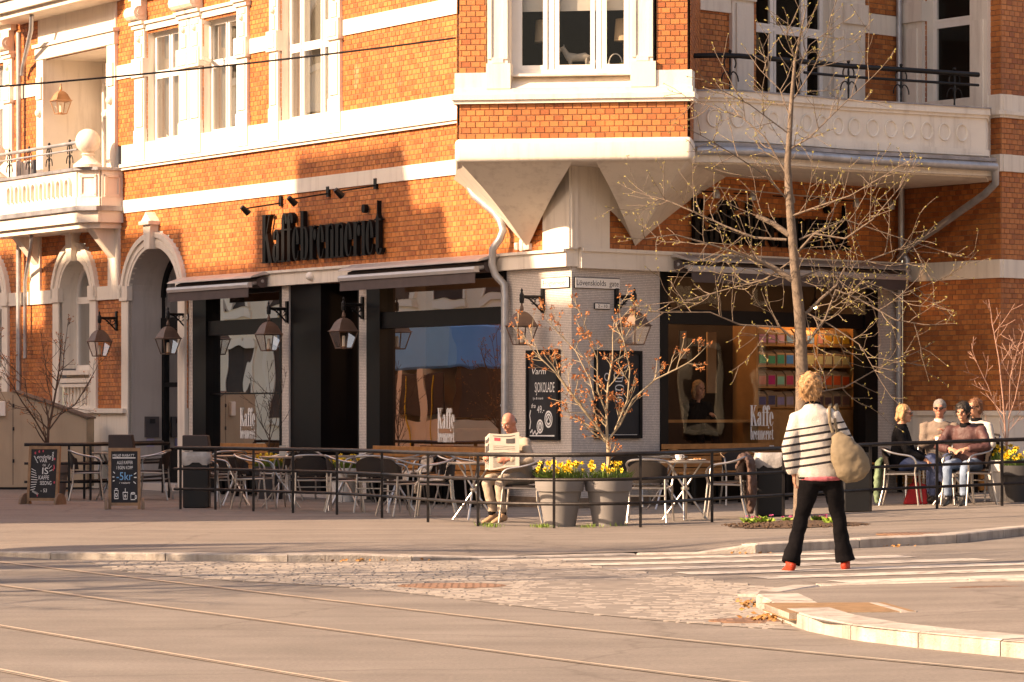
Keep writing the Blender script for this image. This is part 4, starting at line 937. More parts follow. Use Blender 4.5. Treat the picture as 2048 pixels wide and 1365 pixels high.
# recessed shop door
dd = P('shop_door', 'black_paint', lambda m: (m.box(FL, 7.45, 8.48, -.9, -.03, .1, 3.42), m.box(FL, 6.14, 7.45, -.95, -.87, 3.1, 3.42), m.box(FL, 6.14, 6.24, -.92, -.84, .1, 3.1), m.box(FL, 7.28, 7.45, -.93, -.83, .1, 3.1), m.box(FL, 6.14, 6.2, -.9, -.01, .1, 3.42), m.box(FL, 6.24, 7.28, -.92, -.85, .1, .35), m.box(FL, 6.7, 6.76, -.92, -.85, .35, 3.1)))
part('pane', 'glass', dd, lambda m: m.add([FL(6.24, -.88, .35), FL(7.28, -.88, .35), FL(7.28, -.88, 3.1), FL(6.24, -.88, 3.1)], [(0, 1, 2, 3)]).face(FL), fix=False)
part('handle', 'copper_bright', dd, lambda m: (m.tube([FL(7.36, -.83, 1.5), FL(7.36, -.74, 1.47), FL(7.36, -.74, .95), FL(7.36, -.83, .92)], .016, 8), m.ball(FL(7.4, -.82, 1.75), .035), m.ball(FL(7.4, -.82, .7), .035)))
P('door_step', 'plaster_grey', lambda m: m.box(FL, 6.14, 8.48, -1, 0, .05, .17))
# interiors behind the shop windows
def room(name, fr, u0, u1, d0, d1, z0, z1, mt):
    m = MB(); m.add([fr(u, d, z) for z in (z0, z1) for d in (d0, d1) for u in (u0, u1)], [(2, 6, 7, 3), (0, 4, 6, 2), (1, 3, 7, 5), (0, 2, 3, 1), (4, 5, 7, 6)]); return m.build(name, mt, bld, fix=False)
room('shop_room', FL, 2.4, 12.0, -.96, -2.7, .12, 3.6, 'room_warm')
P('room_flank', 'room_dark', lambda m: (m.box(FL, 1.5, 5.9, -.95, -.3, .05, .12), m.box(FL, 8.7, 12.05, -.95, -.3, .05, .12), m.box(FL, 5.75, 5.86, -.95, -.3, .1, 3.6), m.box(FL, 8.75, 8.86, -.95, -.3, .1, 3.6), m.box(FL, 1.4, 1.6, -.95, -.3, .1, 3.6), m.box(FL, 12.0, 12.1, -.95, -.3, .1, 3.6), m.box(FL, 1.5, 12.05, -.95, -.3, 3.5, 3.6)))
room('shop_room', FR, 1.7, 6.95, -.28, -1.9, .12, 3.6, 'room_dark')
# ------------------------------------------------------------------ opposite side of the street (throws the building's shade, seen in the panes)
tA = 14.0; OP = Vector((-6.1, 41.7))+SH*tA; dopp = 0
PD = (C0[0]-OP.x)*-FL.n[0]+(C0[1]-OP.y)*-FL.n[1]                      # distance between the two fronts
FO = Frame((OP.x, OP.y), FL.d, (-FL.n[0], -FL.n[1]))                   # u=0 at its corner, d towards our street front
ush = (C0[0]-OP.x)*FL.d[0]+(C0[1]-OP.y)*FL.d[1]
th = PD/(-(SH.x*-FL.n[0]+SH.y*-FL.n[1])) if False else PD/((SH.x*FL.n[0]+SH.y*FL.n[1]))
du = (SH.x*FL.d[0]+SH.y*FL.d[1])*th; rise = th*math.tan(SUN_EL)
def ou(u): return u+ush+du                                             # facade u -> caster u on the opposite front
opp = thing('opposite_building', 'cream apartment block across the tram street with chimneys and dormers', 'building', (OP.x, OP.y, 0))
def shade_box(name, ua, ub, zs, dep=6, mt='opp_plaster', lo=0):
    return part(name, mt, opp, lambda m: m.box(FO, max(.73, ou(ua)), ou(ub), -dep, 0, lo, zs+rise))
shade_box('wall', -9, 60, 2.95, 3.0)
base = 2.95
for nm, ua, ub, zs in (('dormer', .9, 3.55, 3.72), ('dormer', 3.55, 4.75, 4.45), ('gable_tower', 4.75, 8.2, 5.42), ('gable', 8.2, 9.7, 3.85), ('chimney', 9.25, 9.65, 4.7), ('dormer', 9.7, 12.4, 3.8), ('gable', 12.4, 15.0, 4.5), ('dormer', 15.2, 18.2, 4.15), ('gable', 19.6, 22, 4.4), ('gable', 26, 30, 5.4), ('gable', 38, 42, 5.4)):
    shade_box(nm, ua, ub, zs, 3.0, 'opp_plaster', base+rise-.02)
for i in range(22):
    for zz in (1.2, 4.6, 8.2, 11.8):
        u = 1.2+i*2.6
        wo_ = part('window', 'opp_trim', opp, lambda m: (m.box(FO, u-.15, u+1.35, 0, .1, zz-.25, zz-.05), m.box(FO, u-.15, u, 0, .08, zz, zz+2.2), m.box(FO, u+1.2, u+1.35, 0, .08, zz, zz+2.2), m.box(FO, u-.25, u+1.45, 0, .18, zz+2.2, zz+2.45)))
        part('pane', 'room_dark', wo_, lambda m: m.box(FO, u, u+1.2, 0, .02, zz, zz+2.2))
part('cornice', 'opp_trim', opp, lambda m: (m.box(FO, 0, 60, 0, .3, 14.5, 14.9), m.box(FO, 0, 60, 0, .12, 4.0, 4.25)))
# a tram standing up the street, mirrored in the big pane
FT = Frame((FL(24, 11.6, 0)[0], FL(24, 11.6, 0)[1]), FL.d, FL.n)
tr = thing('tram', 'pale blue and cream tram standing on the tracks up the street', 'tram', FT(0, 0, .1))
part('body', 'tram_blue', tr, lambda m: (m.box(FT, 0, 8, 0, 2.5, 2.35, 3.3)), bevel=.05)
part('side', 'tram_cream', tr, lambda m: m.box(FT, .02, 7.98, .02, 2.48, .35, 1.25))
for i in range(7):
    part('window', 'room_dark', tr, lambda m: m.box(FT, .35+i*1.08, 1.15+i*1.08, -.0, .06, 1.35, 2.25), bevel=.02)
    part('pillar', 'tram_cream', tr, lambda m: m.box(FT, 1.15+i*1.08, 1.43+i*1.08, .0, 2.5, 1.25, 2.35))
    part('door_bar', 'daffodil', tr, lambda m: m.box(FT, .72+i*1.08, .76+i*1.08, -.03, -.005, .6, 2.2))
part('interior', 'curtain', tr, lambda m: m.box(FT, .3, 7.8, 1.2, 1.25, .8, 1.9))
part('front', 'room_dark', tr, lambda m: m.box(FT, .03, .2, .2, 2.3, 1.3, 2.34)); part('roof', 'opp_roof', tr, lambda m: m.box(FT, .4, 7.6, .3, 2.2, 3.3, 3.55))

# other houses round the crossing, behind and beside the camera (mirrored in panes, bouncing light)
def block(name, label, fr, ln, hgt, dep, mt):
    t = thing(name, label, 'building', fr(0, 0, 0)); part('wall', mt, t, lambda m: m.box(fr, 0, ln, -dep, 0, 0, hgt)); part('roof', 'opp_roof', t, lambda m: m.box(fr, -.3, ln+.3, -dep, .4, hgt, hgt+.5))
    for i in range(int(ln/3)):
        for zz in (1.0, 4.6, 8.2, 11.8):
            u = 1+i*3; w = part('window', 'opp_trim', t, lambda m: (m.box(fr, u-.2, u+1.5, 0, .12, zz-.2, zz), m.box(fr, u-.2, u, 0, .1, zz, zz+2.2), m.box(fr, u+1.3, u+1.5, 0, .1, zz, zz+2.2), m.box(fr, u-.2, u+1.5, 0, .16, zz+2.2, zz+2.45)))
            part('pane', 'room_dark', w, lambda m: m.box(fr, u, u+1.3, 0, .02, zz, zz+2.2))
block('rear_building', 'cream apartment block on the far side behind the tram street', Frame((-14, -24), (1, -.18), (.18, 1)), 66, 16, 10, 'opp_plaster')
block('side_building', 'dark brick apartment block across the side street', Frame((24, 26), (1, 1), (-1, 1)), 60, 15, 10, 'side_brick')

# unseen turreted house added across the street so its roof points throw shadow streaks
tu = thing('streak_caster_house', 'unseen cream house with pointed turrets, added to cast shadow streaks on the road', 'building', (-23, 18, 0))
part('wall', 'opp_plaster', tu, lambda m: m.box(XY, -31, -20.0, 10.5, 24.0, 0, 7.3))
TL = 23.0/ .9987
for k, (px, py, w, hh) in enumerate(((430, 1128, 1.15, 4.0), (350, 1158, .9, 3.6), (820, 1084, .8, 4.2), (640, 1092, .5, 3.6))):
    tip = gp(px, py, 0 if k < 2 else SW); b_ = Vector((tip.x, tip.y, 0))+Vector((SH.x, SH.y, 0))*(22.0+2*(k % 2)); hz = (22.0+2*(k % 2))*math.tan(SUN_EL)
    part('turret_roof', 'opp_roof', tu, lambda m: (m.v.extend([(b_.x-w, b_.y-w, hz-hh), (b_.x+w, b_.y-w, hz-hh), (b_.x+w, b_.y+w, hz-hh), (b_.x-w, b_.y+w, hz-hh), (b_.x, b_.y, hz)]), m.f.extend([(0, 1, 4), (1, 2, 4), (2, 3, 4), (3, 0, 4), (0, 3, 2, 1)])))
    part('turret', 'opp_plaster', tu, lambda m: m.box(XY, b_.x-w*.9, b_.x+w*.9, b_.y-w*.9, b_.y+w*.9, 7.2, hz-hh))
# ------------------------------------------------------------------ lettering
def arc(cx, cy, rx, ry, a0, a1, n=10): return [(cx+rx*math.cos(R_(a0+(a1-a0)*i/n)), cy+ry*math.sin(R_(a0+(a1-a0)*i/n))) for i in range(n+1)]
def ringp(cx, cy, rx, ry, ix, iy, a0, a1, n=14): return arc(cx, cy, rx, ry, a0, a1, n)+arc(cx, cy, ix, iy, a1, a0, n)
def rc(x0, y0, x1, y1): return [(x0, y0), (x1, y0), (x1, y1), (x0, y1)]
GL = {
 'K': (.38, [rc(.02, 0, .13, 1), rc(-.01, .975, .16, 1), rc(-.01, 0, .16, .025), [(.13, .44), (.30, 1), (.26, 1), (.13, .52)], [(.145, .50), (.20, .62), (.37, 0), (.25, 0)], rc(.22, .975, .35, 1), rc(.22, 0, .39, .025)]),
 'a': (.28, [ringp(.11, .19, .10, .20, .015, .16, 60, 330), rc(.14, .04, .24, .56), ringp(.135, .54, .105, .14, .03, .11, 0, 180), arc(.065, .53, .035, .07, 0, 360, 12)[:-1], rc(.2, 0, .28, .03)]),
 'f': (.21, [rc(.05, 0, .15, .86), ringp(.15, .84, .10, .16, .02, .12, 0, 180), arc(.215, .83, .035, .06, 0, 360, 12)[:-1], rc(0, .64, .21, .67), rc(.02, 0, .19, .025)]),
 'e': (.28, [ringp(.13, .345, .125, .345, .028, .31, 5, 292, 20), [(.155, .36), (.158, .335), (.26, .335), (.255, .37)], ringp(.13, .345, .125, .345, .105, .325, 292, 335, 6)]),
 'b': (.32, [rc(.03, .02, .13, 1), rc(-.0, .975, .13, 1), ringp(.165, .34, .135, .345, .03, .31, -110, 110, 18), rc(.08, 0, .11, .1)]),
 'r': (.27, [rc(.03, 0, .13, .68), rc(0, .655, .13, .68), rc(0, 0, .17, .025), ringp(.19, .52, .07, .165, .055, .14, 60, 170, 8), arc(.205, .5, .05, .115, 0, 360, 14)[:-1]]),
 'n': (.33, [rc(.03, 0, .13, .68), rc(0, .655, .13, .68), rc(.005, 0, .155, .025), rc(.2, 0, .3, .57), ringp(.20, .56, .10, .13, .065, .10, 0, 150, 10), rc(.175, 0, .325, .025)]),
 'i': (.16, [rc(.03, 0, .13, .68), rc(0, .655, .13, .68), rc(0, 0, .16, .025), arc(.08, .92, .058, .085, 0, 360, 16)[:-1]]),
 't': (.28, [rc(.05, .12, .15, .72), [(.0, .66), (.22, .66), (.22, .69), (.145, .70), (.115, .80), (.108, 1.05), (.092, 1.05), (.085, .80), (.05, .70), (.0, .69)], ringp(.15, .14, .10, .15, .03, .115, 180, 350, 12)]),
}
def letters(parent, text, mp, d0, d1, mt, name='letter', xs=1.0):
    x = 0
    for ch in text:
        if ch == ' ': x += .2; continue
        adv, polys = GL[ch]; m = MB()
        for k, p in enumerate(polys):
            e = k*.0006
            m.prism([(x+a, b) for a, b in p], lambda a, b: mp(a, b, d0), lambda a, b: mp(a, b, d1+e))
        m.build(name, mt, parent); x += adv
    return x
def txtw(text): return sum(GL[c][0] if c != ' ' else .2 for c in text)
WT = txtw('Kaffebrenneriet')
def wall_sign(fr, ustart, uend, z0, cap, label, st=.07):
    sx = (uend-ustart)/WT; t = thing('shop_sign', label, 'sign', fr((ustart+uend)/2, .05, z0))
    letters(t, 'Kaffebrenneriet', lambda a, b, d: fr(ustart+a*sx, d, z0+b*cap), .035, .035+st, 'black_paint'); return t
wall_sign(FL, 9.22, 5.2, 3.79, .77, 'black raised lettering Kaffebrenneriet on the sunlit brick wall')
wall_sign(FR, 2.4, 5.9, 3.82, .64, 'black raised lettering Kaffebrenneriet on the shaded brick under the balcony')
def decal(fr, uc, z0, sgn, wdt, label):
    t = thing('window_decal', label, 'lettering', fr(uc, -.11, z0)); w1_ = txtw('Kaffe'); w2_ = txtw('brenneriet'); s1 = wdt/w1_; s2 = wdt/w2_
    letters(t, 'Kaffe', lambda a, b, d: fr(uc+sgn*(a*s1-wdt/2), d, z0+.20+b*.30), -.112, -.110, 'chalk'); letters(t, 'brenneriet', lambda a, b, d: fr(uc+sgn*(a*s2-wdt/2), d, z0+b*.19), -.112, -.110, 'chalk')
    part('rule', 'chalk', t, lambda m: m.box(fr, uc-wdt/2, uc+wdt/2, -.112, -.110, z0-.10, z0-.085))
decal(FL, FL.u(483), .99, -1, .55, 'white Kaffe brenneriet lettering on the narrow shop window with glazing bar')
decal(FL, FL.u(879), .98, -1, .50, 'white Kaffe brenneriet lettering on the wide window behind the long bench')
decal(FR, FR.u(1536), 1.02, 1, .52, 'white Kaffe brenneriet lettering on the window with coffee shelves')
def text_polys(body, size=1.0, shear=0):
    c = bpy.data.curves.new('t', 'FONT'); c.body = body; c.size = size; c.shear = shear; c.resolution_u = 3
    o = bpy.data.objects.new('t', c); col.objects.link(o); dg = bpy.context.evaluated_depsgraph_get(); me = o.evaluated_get(dg).to_mesh()
    v = [(p.co.x, p.co.y) for p in me.vertices]; f = [tuple(p.vertices) for p in me.polygons]; o.evaluated_get(dg).to_mesh_clear()
    bpy.data.objects.remove(o); bpy.data.curves.remove(c); return v, f
def write(parent, body, mp, x0, x1, y0, h, mt='chalk', shear=0, name='lettering'):
    """one line of text stretched into x0..x1, baseline y0, letter height h"""
    v, f = text_polys(body, 1, shear); xa, xb = min(p[0] for p in v), max(p[0] for p in v)
    s = (x1-x0)/(xb-xa); m = MB(); m.v = [mp(x0+(a-xa)*s, y0+b*h/.72) for a, b in v]; m.f = f
    return m.build(name, mt, parent, fix=False)
def stroke(parent, mp, pts_, w, mt='chalk', name='chalk_mark'):
    m = MB(); P_ = [Vector(p) for p in pts_]
    for i, p in enumerate(P_):
        t = (P_[min(i+1, len(P_)-1)]-P_[max(i-1, 0)]); t = t.normalized() if t.length else Vector((1, 0)); nn = Vector((-t.y, t.x))*w/2
        m.v += [mp(*(p+nn)), mp(*(p-nn))]
    m.f = [(2*i, 2*i+1, 2*i+3, 2*i+2) for i in range(len(P_)-1)]; return m.build(name, mt, parent, fix=False)
def marks(parent, mp, lines, w, mt='chalk', name='chalk_mark'):
    m = MB()
    for pts_ in lines:
        P_ = [Vector(p) for p in pts_]; o = len(m.v)
        for i, p in enumerate(P_):
            t = (P_[min(i+1, len(P_)-1)]-P_[max(i-1, 0)]); t = t.normalized() if t.length else Vector((1, 0)); nn = Vector((-t.y, t.x))*w/2
            m.v += [mp(*(p+nn)), mp(*(p-nn))]
        m.f += [(o+2*i, o+2*i+1, o+2*i+3, o+2*i+2) for i in range(len(P_)-1)]
    return tag(m.build(name, mt, parent, fix=False), kind='stuff')
def circ(cx, cy, rx, ry, n=20): return [(cx+rx*math.cos(2*math.pi*i/n), cy+ry*math.sin(2*math.pi*i/n)) for i in range(n+1)]
# street name plates
def plate(fr, u0, u1, z0, z1, body, label, sgn, tx=(.05, .95)):
    t = thing('street_sign', label, 'sign', fr((u0+u1)/2, .02, z0)); part('border', 'sign_ink', t, lambda m: m.box(fr, u0, u1, .006, .022, z0, z1), bevel=.004)
    part('plate', 'enamel', t, lambda m: m.box(fr, u0+.010*(1 if u1 > u0 else -1), u1-.010*(1 if u1 > u0 else -1), .02, .027, z0+.010, z1-.010), bevel=.002)
    w = u1-u0; h = z1-z0; write(t, body, lambda x, y: fr(u0+x*w, .0285, z0+y*h), tx[0], tx[1], .28, .50, 'sign_ink')
plate(FL, FL.u(1085), FL.u(1141), FL.z(1085, 579), FL.z(1085, 557), 'Frognerveien', 'white street name plate reading Frognerveien on the tiled corner', -1, (.08, .92))
plate(FR, FR.u(1147), FR.u(1238), FR.z(1147, 577), FR.z(1147, 554), 'Lövenskiolds  gate', 'white street name plate reading Lövenskiolds gate on the tiled corner', 1, (.04, .96))
plate(FR, FR.u(1187), FR.u(1218), FR.z(1187, 619), FR.z(1187, 606), '2 - 10', 'small plate with house numbers 2 - 10 on the tiled corner', 1, (.2, .8))
plate(FL, FL.u(363), FL.u(378), 2.95, 3.06, 'Tannlege', 'tiny name plate on the tiled pillar by the house door', -1, (.1, .9))
# chalkboards on the corner
def board(fr, u0, u1, z0, z1, label, sgn):
    t = thing('chalkboard', label, 'chalkboard', fr((u0+u1)/2, .02, z0)); part('slate', 'slate', t, lambda m: m.box(fr, u0, u1, .004, .03, z0, z1))
    s = 1 if u1 > u0 else -1
    for a, b, c, e in ((u0, u0+.05*s, z0, z1), (u1-.05*s, u1, z0, z1), (u0+.05*s, u1-.05*s, z0, z0+.05), (u0+.05*s, u1-.05*s, z1-.05, z1)): part('frame_bar', 'black_wood', t, lambda m: m.box(fr, a, b, .004, .05, c, e))
    return t, (lambda x, y: fr(u0+x*(u1-u0), .033, z0+y*(z1-z0)))
t, mp = board(FL, FL.u(1057), FL.u(1122), FL.z(1057, 880), FL.z(1057, 701), 'black chalkboard offering hot chocolate, beside the downpipe', -1)
write(t, 'Varm', mp, .17, .60, .73, .07, shear=.2); write(t, 'SJOKOLADE', mp, .26, .86, .53, .115); write(t, 'lys & mørk', mp, .2, .52, .45, .028, shear=.2); write(t, 'fra', mp, .15, .28, .355, .05, shear=.3); write(t, '49.-', mp, .33, .55, .30, .085)
marks(t, mp, [circ(.68, .23, .11, .085), circ(.68, .23, .07, .055, 12), circ(.42, .15, .09, .068), circ(.42, .15, .05, .04, 12), [(.62, .2), (.68, .26), (.74, .2)], [(.38, .12), (.42, .19), (.46, .12)], [(.1, .04), (.86, .045)], [(.12, .08), (.18, .11), (.2, .06), (.27, .1), (.3, .06), (.36, .08)], [(.1, .12), (.13, .2), (.1, .27), (.13, .33)]], .022)
t, mp = board(FR, FR.u(1187), FR.u(1280), FR.z(1187, 878), FR.z(1187, 701), 'black chalkboard behind the potted shrub, with faint cup drawings', 1)
marks(t, mp, [circ(.5, .72, .10, .035), circ(.25, .7, .05, .04), [(.4, .72), (.43, .65), (.57, .65), (.6, .72)], circ(.52, .58, .09, .03), [(.43, .58), (.46, .5), (.58, .5), (.61, .58)], circ(.52, .44, .08, .03), [(.1, .04), (.9, .04)], [(.62, .8), (.7, .84)]], .012)
# ------------------------------------------------------------------ lanterns
def lantern(fr, u, zt, label, arm=.42, mt='lamp_copper', direction=None, bracket=True, sc=.86):
    """zt: height of the arm; lantern hangs from the arm end"""
    c = Vector(fr(u, arm, zt)); t = thing('wall_lantern', label, 'lantern', fr(u, 0, zt), 'wall lanterns of the cafe')
    ax = Vector((fr.n[0], fr.n[1], 0)); sd_ = Vector((fr.d[0], fr.d[1], 0))
    if bracket:
        def br(m):
            w = Vector(fr(u, 0, zt)); m.obox(w+ax*.02+Vector((0, 0, -.05)), ax*.018, sd_*.03, (0, 0, .17)); m.tube([w+ax*.02, w+ax*arm], .022, 8)
            m.tube([w+ax*.04+Vector((0, 0, -.2)), w+ax*arm*.35+Vector((0, 0, -.12)), w+ax*arm*.65+Vector((0, 0, -.03)), w+ax*arm*.9], .014, 6)
            for k, r in ((.28, .05), (.5, .038), (.14, .03)): m.tube([w+ax*(arm*k+r*math.cos(a))+Vector((0, 0, -.065+r*math.sin(a))) for a in [i*.6 for i in range(10)]], .008, 5)
            m.lathe([(.03, -.02), (.034, .02), (.02, .05), (.012, .06), (.018, .09), (.002, .12)], w+ax*arm, 10); m.lathe([(.03, -.09), (.036, -.03), (.03, .0)], w+ax*arm, 10)
        part('bracket', 'iron', t, br)
    z = c.z-.1*sc
    part('hanger', mt, t, lambda m: m.lathe([(.012, -.14*sc), (.034*sc, -.11*sc), (.028*sc, -.06*sc), (.014, -.03), (.012, .02)], (c.x, c.y, z), 10))
    zr_ = z-.14*sc; ry = math.atan2(sd_.y, sd_.x)+R_(0)
    def sq(r, zz): return [(c.x+r*math.sqrt(2)*math.cos(ry+R_(45)+k*math.pi/2), c.y+r*math.sqrt(2)*math.sin(ry+R_(45)+k*math.pi/2), zz) for k in range(4)]
    def roof(m):
        prof = [(.235, -.235), (.195, -.21), (.165, -.15), (.135, -.085), (.09, -.03), (.045, 0), (.02, .004)]
        for r, h in prof: m.v += sq(r*sc*.92, zr_+h*sc)
        m.f = [(4*i+k, 4*i+(k+1) % 4, 4*i+4+(k+1) % 4, 4*i+4+k) for i in range(len(prof)-1) for k in range(4)]+[(0, 1, 2, 3), tuple(4*(len(prof)-1)+k for k in range(4))]
    part('roof', mt, t, roof)
    za, zb_ = zr_-.235*sc, zr_-.53*sc; A, B = sq(.185*sc, za), sq(.105*sc, zb_)
    def cage(m):
        for k in range(4): m.tube([A[k], B[k]], .011*sc, 6); m.tube([B[k], B[(k+1) % 4]], .011*sc, 6); m.tube([A[k], A[(k+1) % 4]], .011*sc, 6)
    part('cage', mt, t, cage)
    for k in range(4): part('pane', 'lamp_glass', t, lambda m: m.add([A[k], A[(k+1) % 4], B[(k+1) % 4], B[k]], [(0, 1, 2, 3)]))
    part('lamp_tube', 'bulb', t, lambda m: m.lathe([(.03*sc, 0), (.03*sc, .2*sc), (.02*sc, .22*sc)], (c.x, c.y, zb_), 10)); part('socket', 'copper_bright', t, lambda m: m.lathe([(.035*sc, -.012), (.035*sc, .03)], (c.x, c.y, zb_), 10))
zl = 3.05
for px, lb in ((235, 'brown lantern on an iron bracket between the arched window and entrance'), (373, 'brown lantern hanging in front of the dark entrance door'), (576, 'brown lantern in front of the narrow shop window'), (727, 'brown lantern beside the recessed shop door'), (1088, 'brown lantern on the tiled corner next to the downpipe')):
    lantern(FL, FL.u(px), FL.z(px, 1)*0+zl if px < 1000 else 3.02, lb, arm=.36 if px > 1000 else .34)
lantern(FR, FR.u(1231), 3.02, 'sunlit lantern on the tiled corner above the potted shrub', arm=.36)
lantern(FL, 17.82, 7.42, 'small bright copper lantern on the porch wall above the left balcony', arm=.0, mt='copper_bright', bracket=False, sc=.78)
pl_ = [o for o in col.objects if o.name.startswith('wall_lantern')][-1]; o_ = Vector(FL(0, -.16, 0))-Vector(FL(0, 0, 0)); pl_.location += o_
# ------------------------------------------------------------------ awnings
def awning(fr, u0, u1, label, front=.42, ext=0.0):
    t = thing('awning', label, 'awning', fr((u0+u1)/2, .2, 3.4)); ua, ub = min(u0, u1), max(u0, u1)
    def prof(name, mt, pts_, a=ua, b=ub): part(name, mt, t, lambda m: m.prism(pts_, lambda d, z: fr(a, d, z), lambda d, z: fr(b, d, z)))
    prof('cover', 'awning_metal', [(.10, 3.64), (.20, 3.65), (.40, 3.585), (.44, 3.555), (.44, 3.545), (.20, 3.60), (.10, 3.60)], ua-.05, ub+.05)
    prof('cloth_roll', 'awning_cloth', [(.12, 3.46), (.16, 3.40), (.24, 3.40), (.30, 3.45), (.30, 3.53), (.2, 3.57), (.12, 3.55)])
    prof('front_bar', 'awning_metal', [(.38, 3.40), (.46, 3.395), (.475, 3.44), (.46, 3.475), (.40, 3.485)])
    n = 30; m = MB()
    for i in range(n+1):
        u = lerp(ua+.02, ub-.02, i/n); w = .006*math.sin(i*2.1)
        m.v += [fr(u, .44+w*.3, 3.40), fr(u, .445+w, 3.245), fr(u, .439+w, 3.245), fr(u, .434+w*.3, 3.40)]
    m.f = [(4*i+e, 4*i+(e+1) % 4, 4*i+4+(e+1) % 4, 4*i+4+e) for i in range(n) for e in range(4)]; m.build('valance', 'awning_cloth', t, smooth=True)
    for u in (ua+.04, ub-.04): part('end_arm', 'pipe', t, lambda m: (m.tube([fr(u, .12, 3.5), fr(u, .42, 3.45)], .03, 8), m.ball(fr(u, .2, 3.5), .05)))
awning(FL, 9.0, 12.0, 'retracted brown awning above the narrow shop window'); awning(FL, 1.85, 5.95, 'retracted brown awning above the wide window by the downpipe'); awning(FR, 1.95, 6.85, 'retracted brown awning above the coffee shelf window')
# sign spotlights
for k, px in enumerate((565, 660, 755)):
    u = FL.u(px); z = FL.z(px, (403, 384, 368)[k]); t = thing('sign_spotlight', 'black spotlight on a rod above the '+['first', 'middle', 'last'][k]+' letters on the sunlit brick', 'spotlight', FL(u, 0, z), 'spotlights on rods over the sunlit sign')
    part('rod', 'iron', t, lambda m: m.tube([FL(u, 0, z-.02), FL(u, .05, z-.03), FL(u, .68, z-.14)], .012, 6)); part('mount', 'iron', t, lambda m: m.box(FL, u-.04, u+.04, 0, .05, z-.08, z+.08))
    part('head', 'iron', t, lambda m: m.tube([FL(u, .72, z-.11), FL(u, .60, z-.21)], [.04, .055], 10))
for k, px in enumerate((1395, 1467, 1545, 1607, 1675, 1745)):
    u = FR.u(px); z = 4.52; t = thing('sign_spotlight', 'small grey spotlight under the balcony above the '+['initial K', 'letters ff', 'letter b', 'letters nn', 'letter i', 'drainpipe end'][k]+' of the shaded sign', 'spotlight', FR(u, 0, z), 'spotlights under the balcony')
    part('rod', 'iron', t, lambda m: m.tube([FR(u, 0, z+.05), FR(u, .35, z+.02)], .01, 6)); part('head', 'pipe', t, lambda m: m.lathe([(.03, 0), (.055, -.06), (.055, -.12)], FR(u, .36, z+.05), 12))
tag(part('light_wire', 'awning_metal', None, lambda m: m.tube([FR(2.3, .3, 4.62), FR(4.5, .3, 4.57), FR(6.6, .3, 4.6)], .008, 6)), 'thin wire stretched above the shaded lettering', 'wire')
u = FL.u(635); tag(part('alarm_globe', 'enamel', None, lambda m: m.ball(FL(u, .13, 3.53), (.07, .07, .07)), smooth=True), 'small round white sensor dome on the fascia above the shop door', 'sensor')
t = thing('junction_boxes', 'small white cable boxes on the brick next to the corner pilaster', 'cable box', FL(1.2, .03, 3.8))
for a, b, c, e in ((1.36, 1.44, 3.7, 3.8), (1.22, 1.30, 3.68, 3.84), (1.04, 1.2, 3.69, 3.78)): part('box', 'enamel', t, lambda m: m.box(FL, a, b, 0, .06, c, e), bevel=.005)
# overhead cable
a_, b_ = Vector((-.76, 47.5, 6.50)), Vector((-15.5, 47.9, 5.55)); 
tag(part('overhead_cable', 'cable', None, lambda m: m.tube([a_.lerp(b_, i/16)-Vector((0, 0, .25*4*(i/16)*(1-i/16))) for i in range(17)], .013, 6)), 'black cable strung across the street from the bay', 'cable')
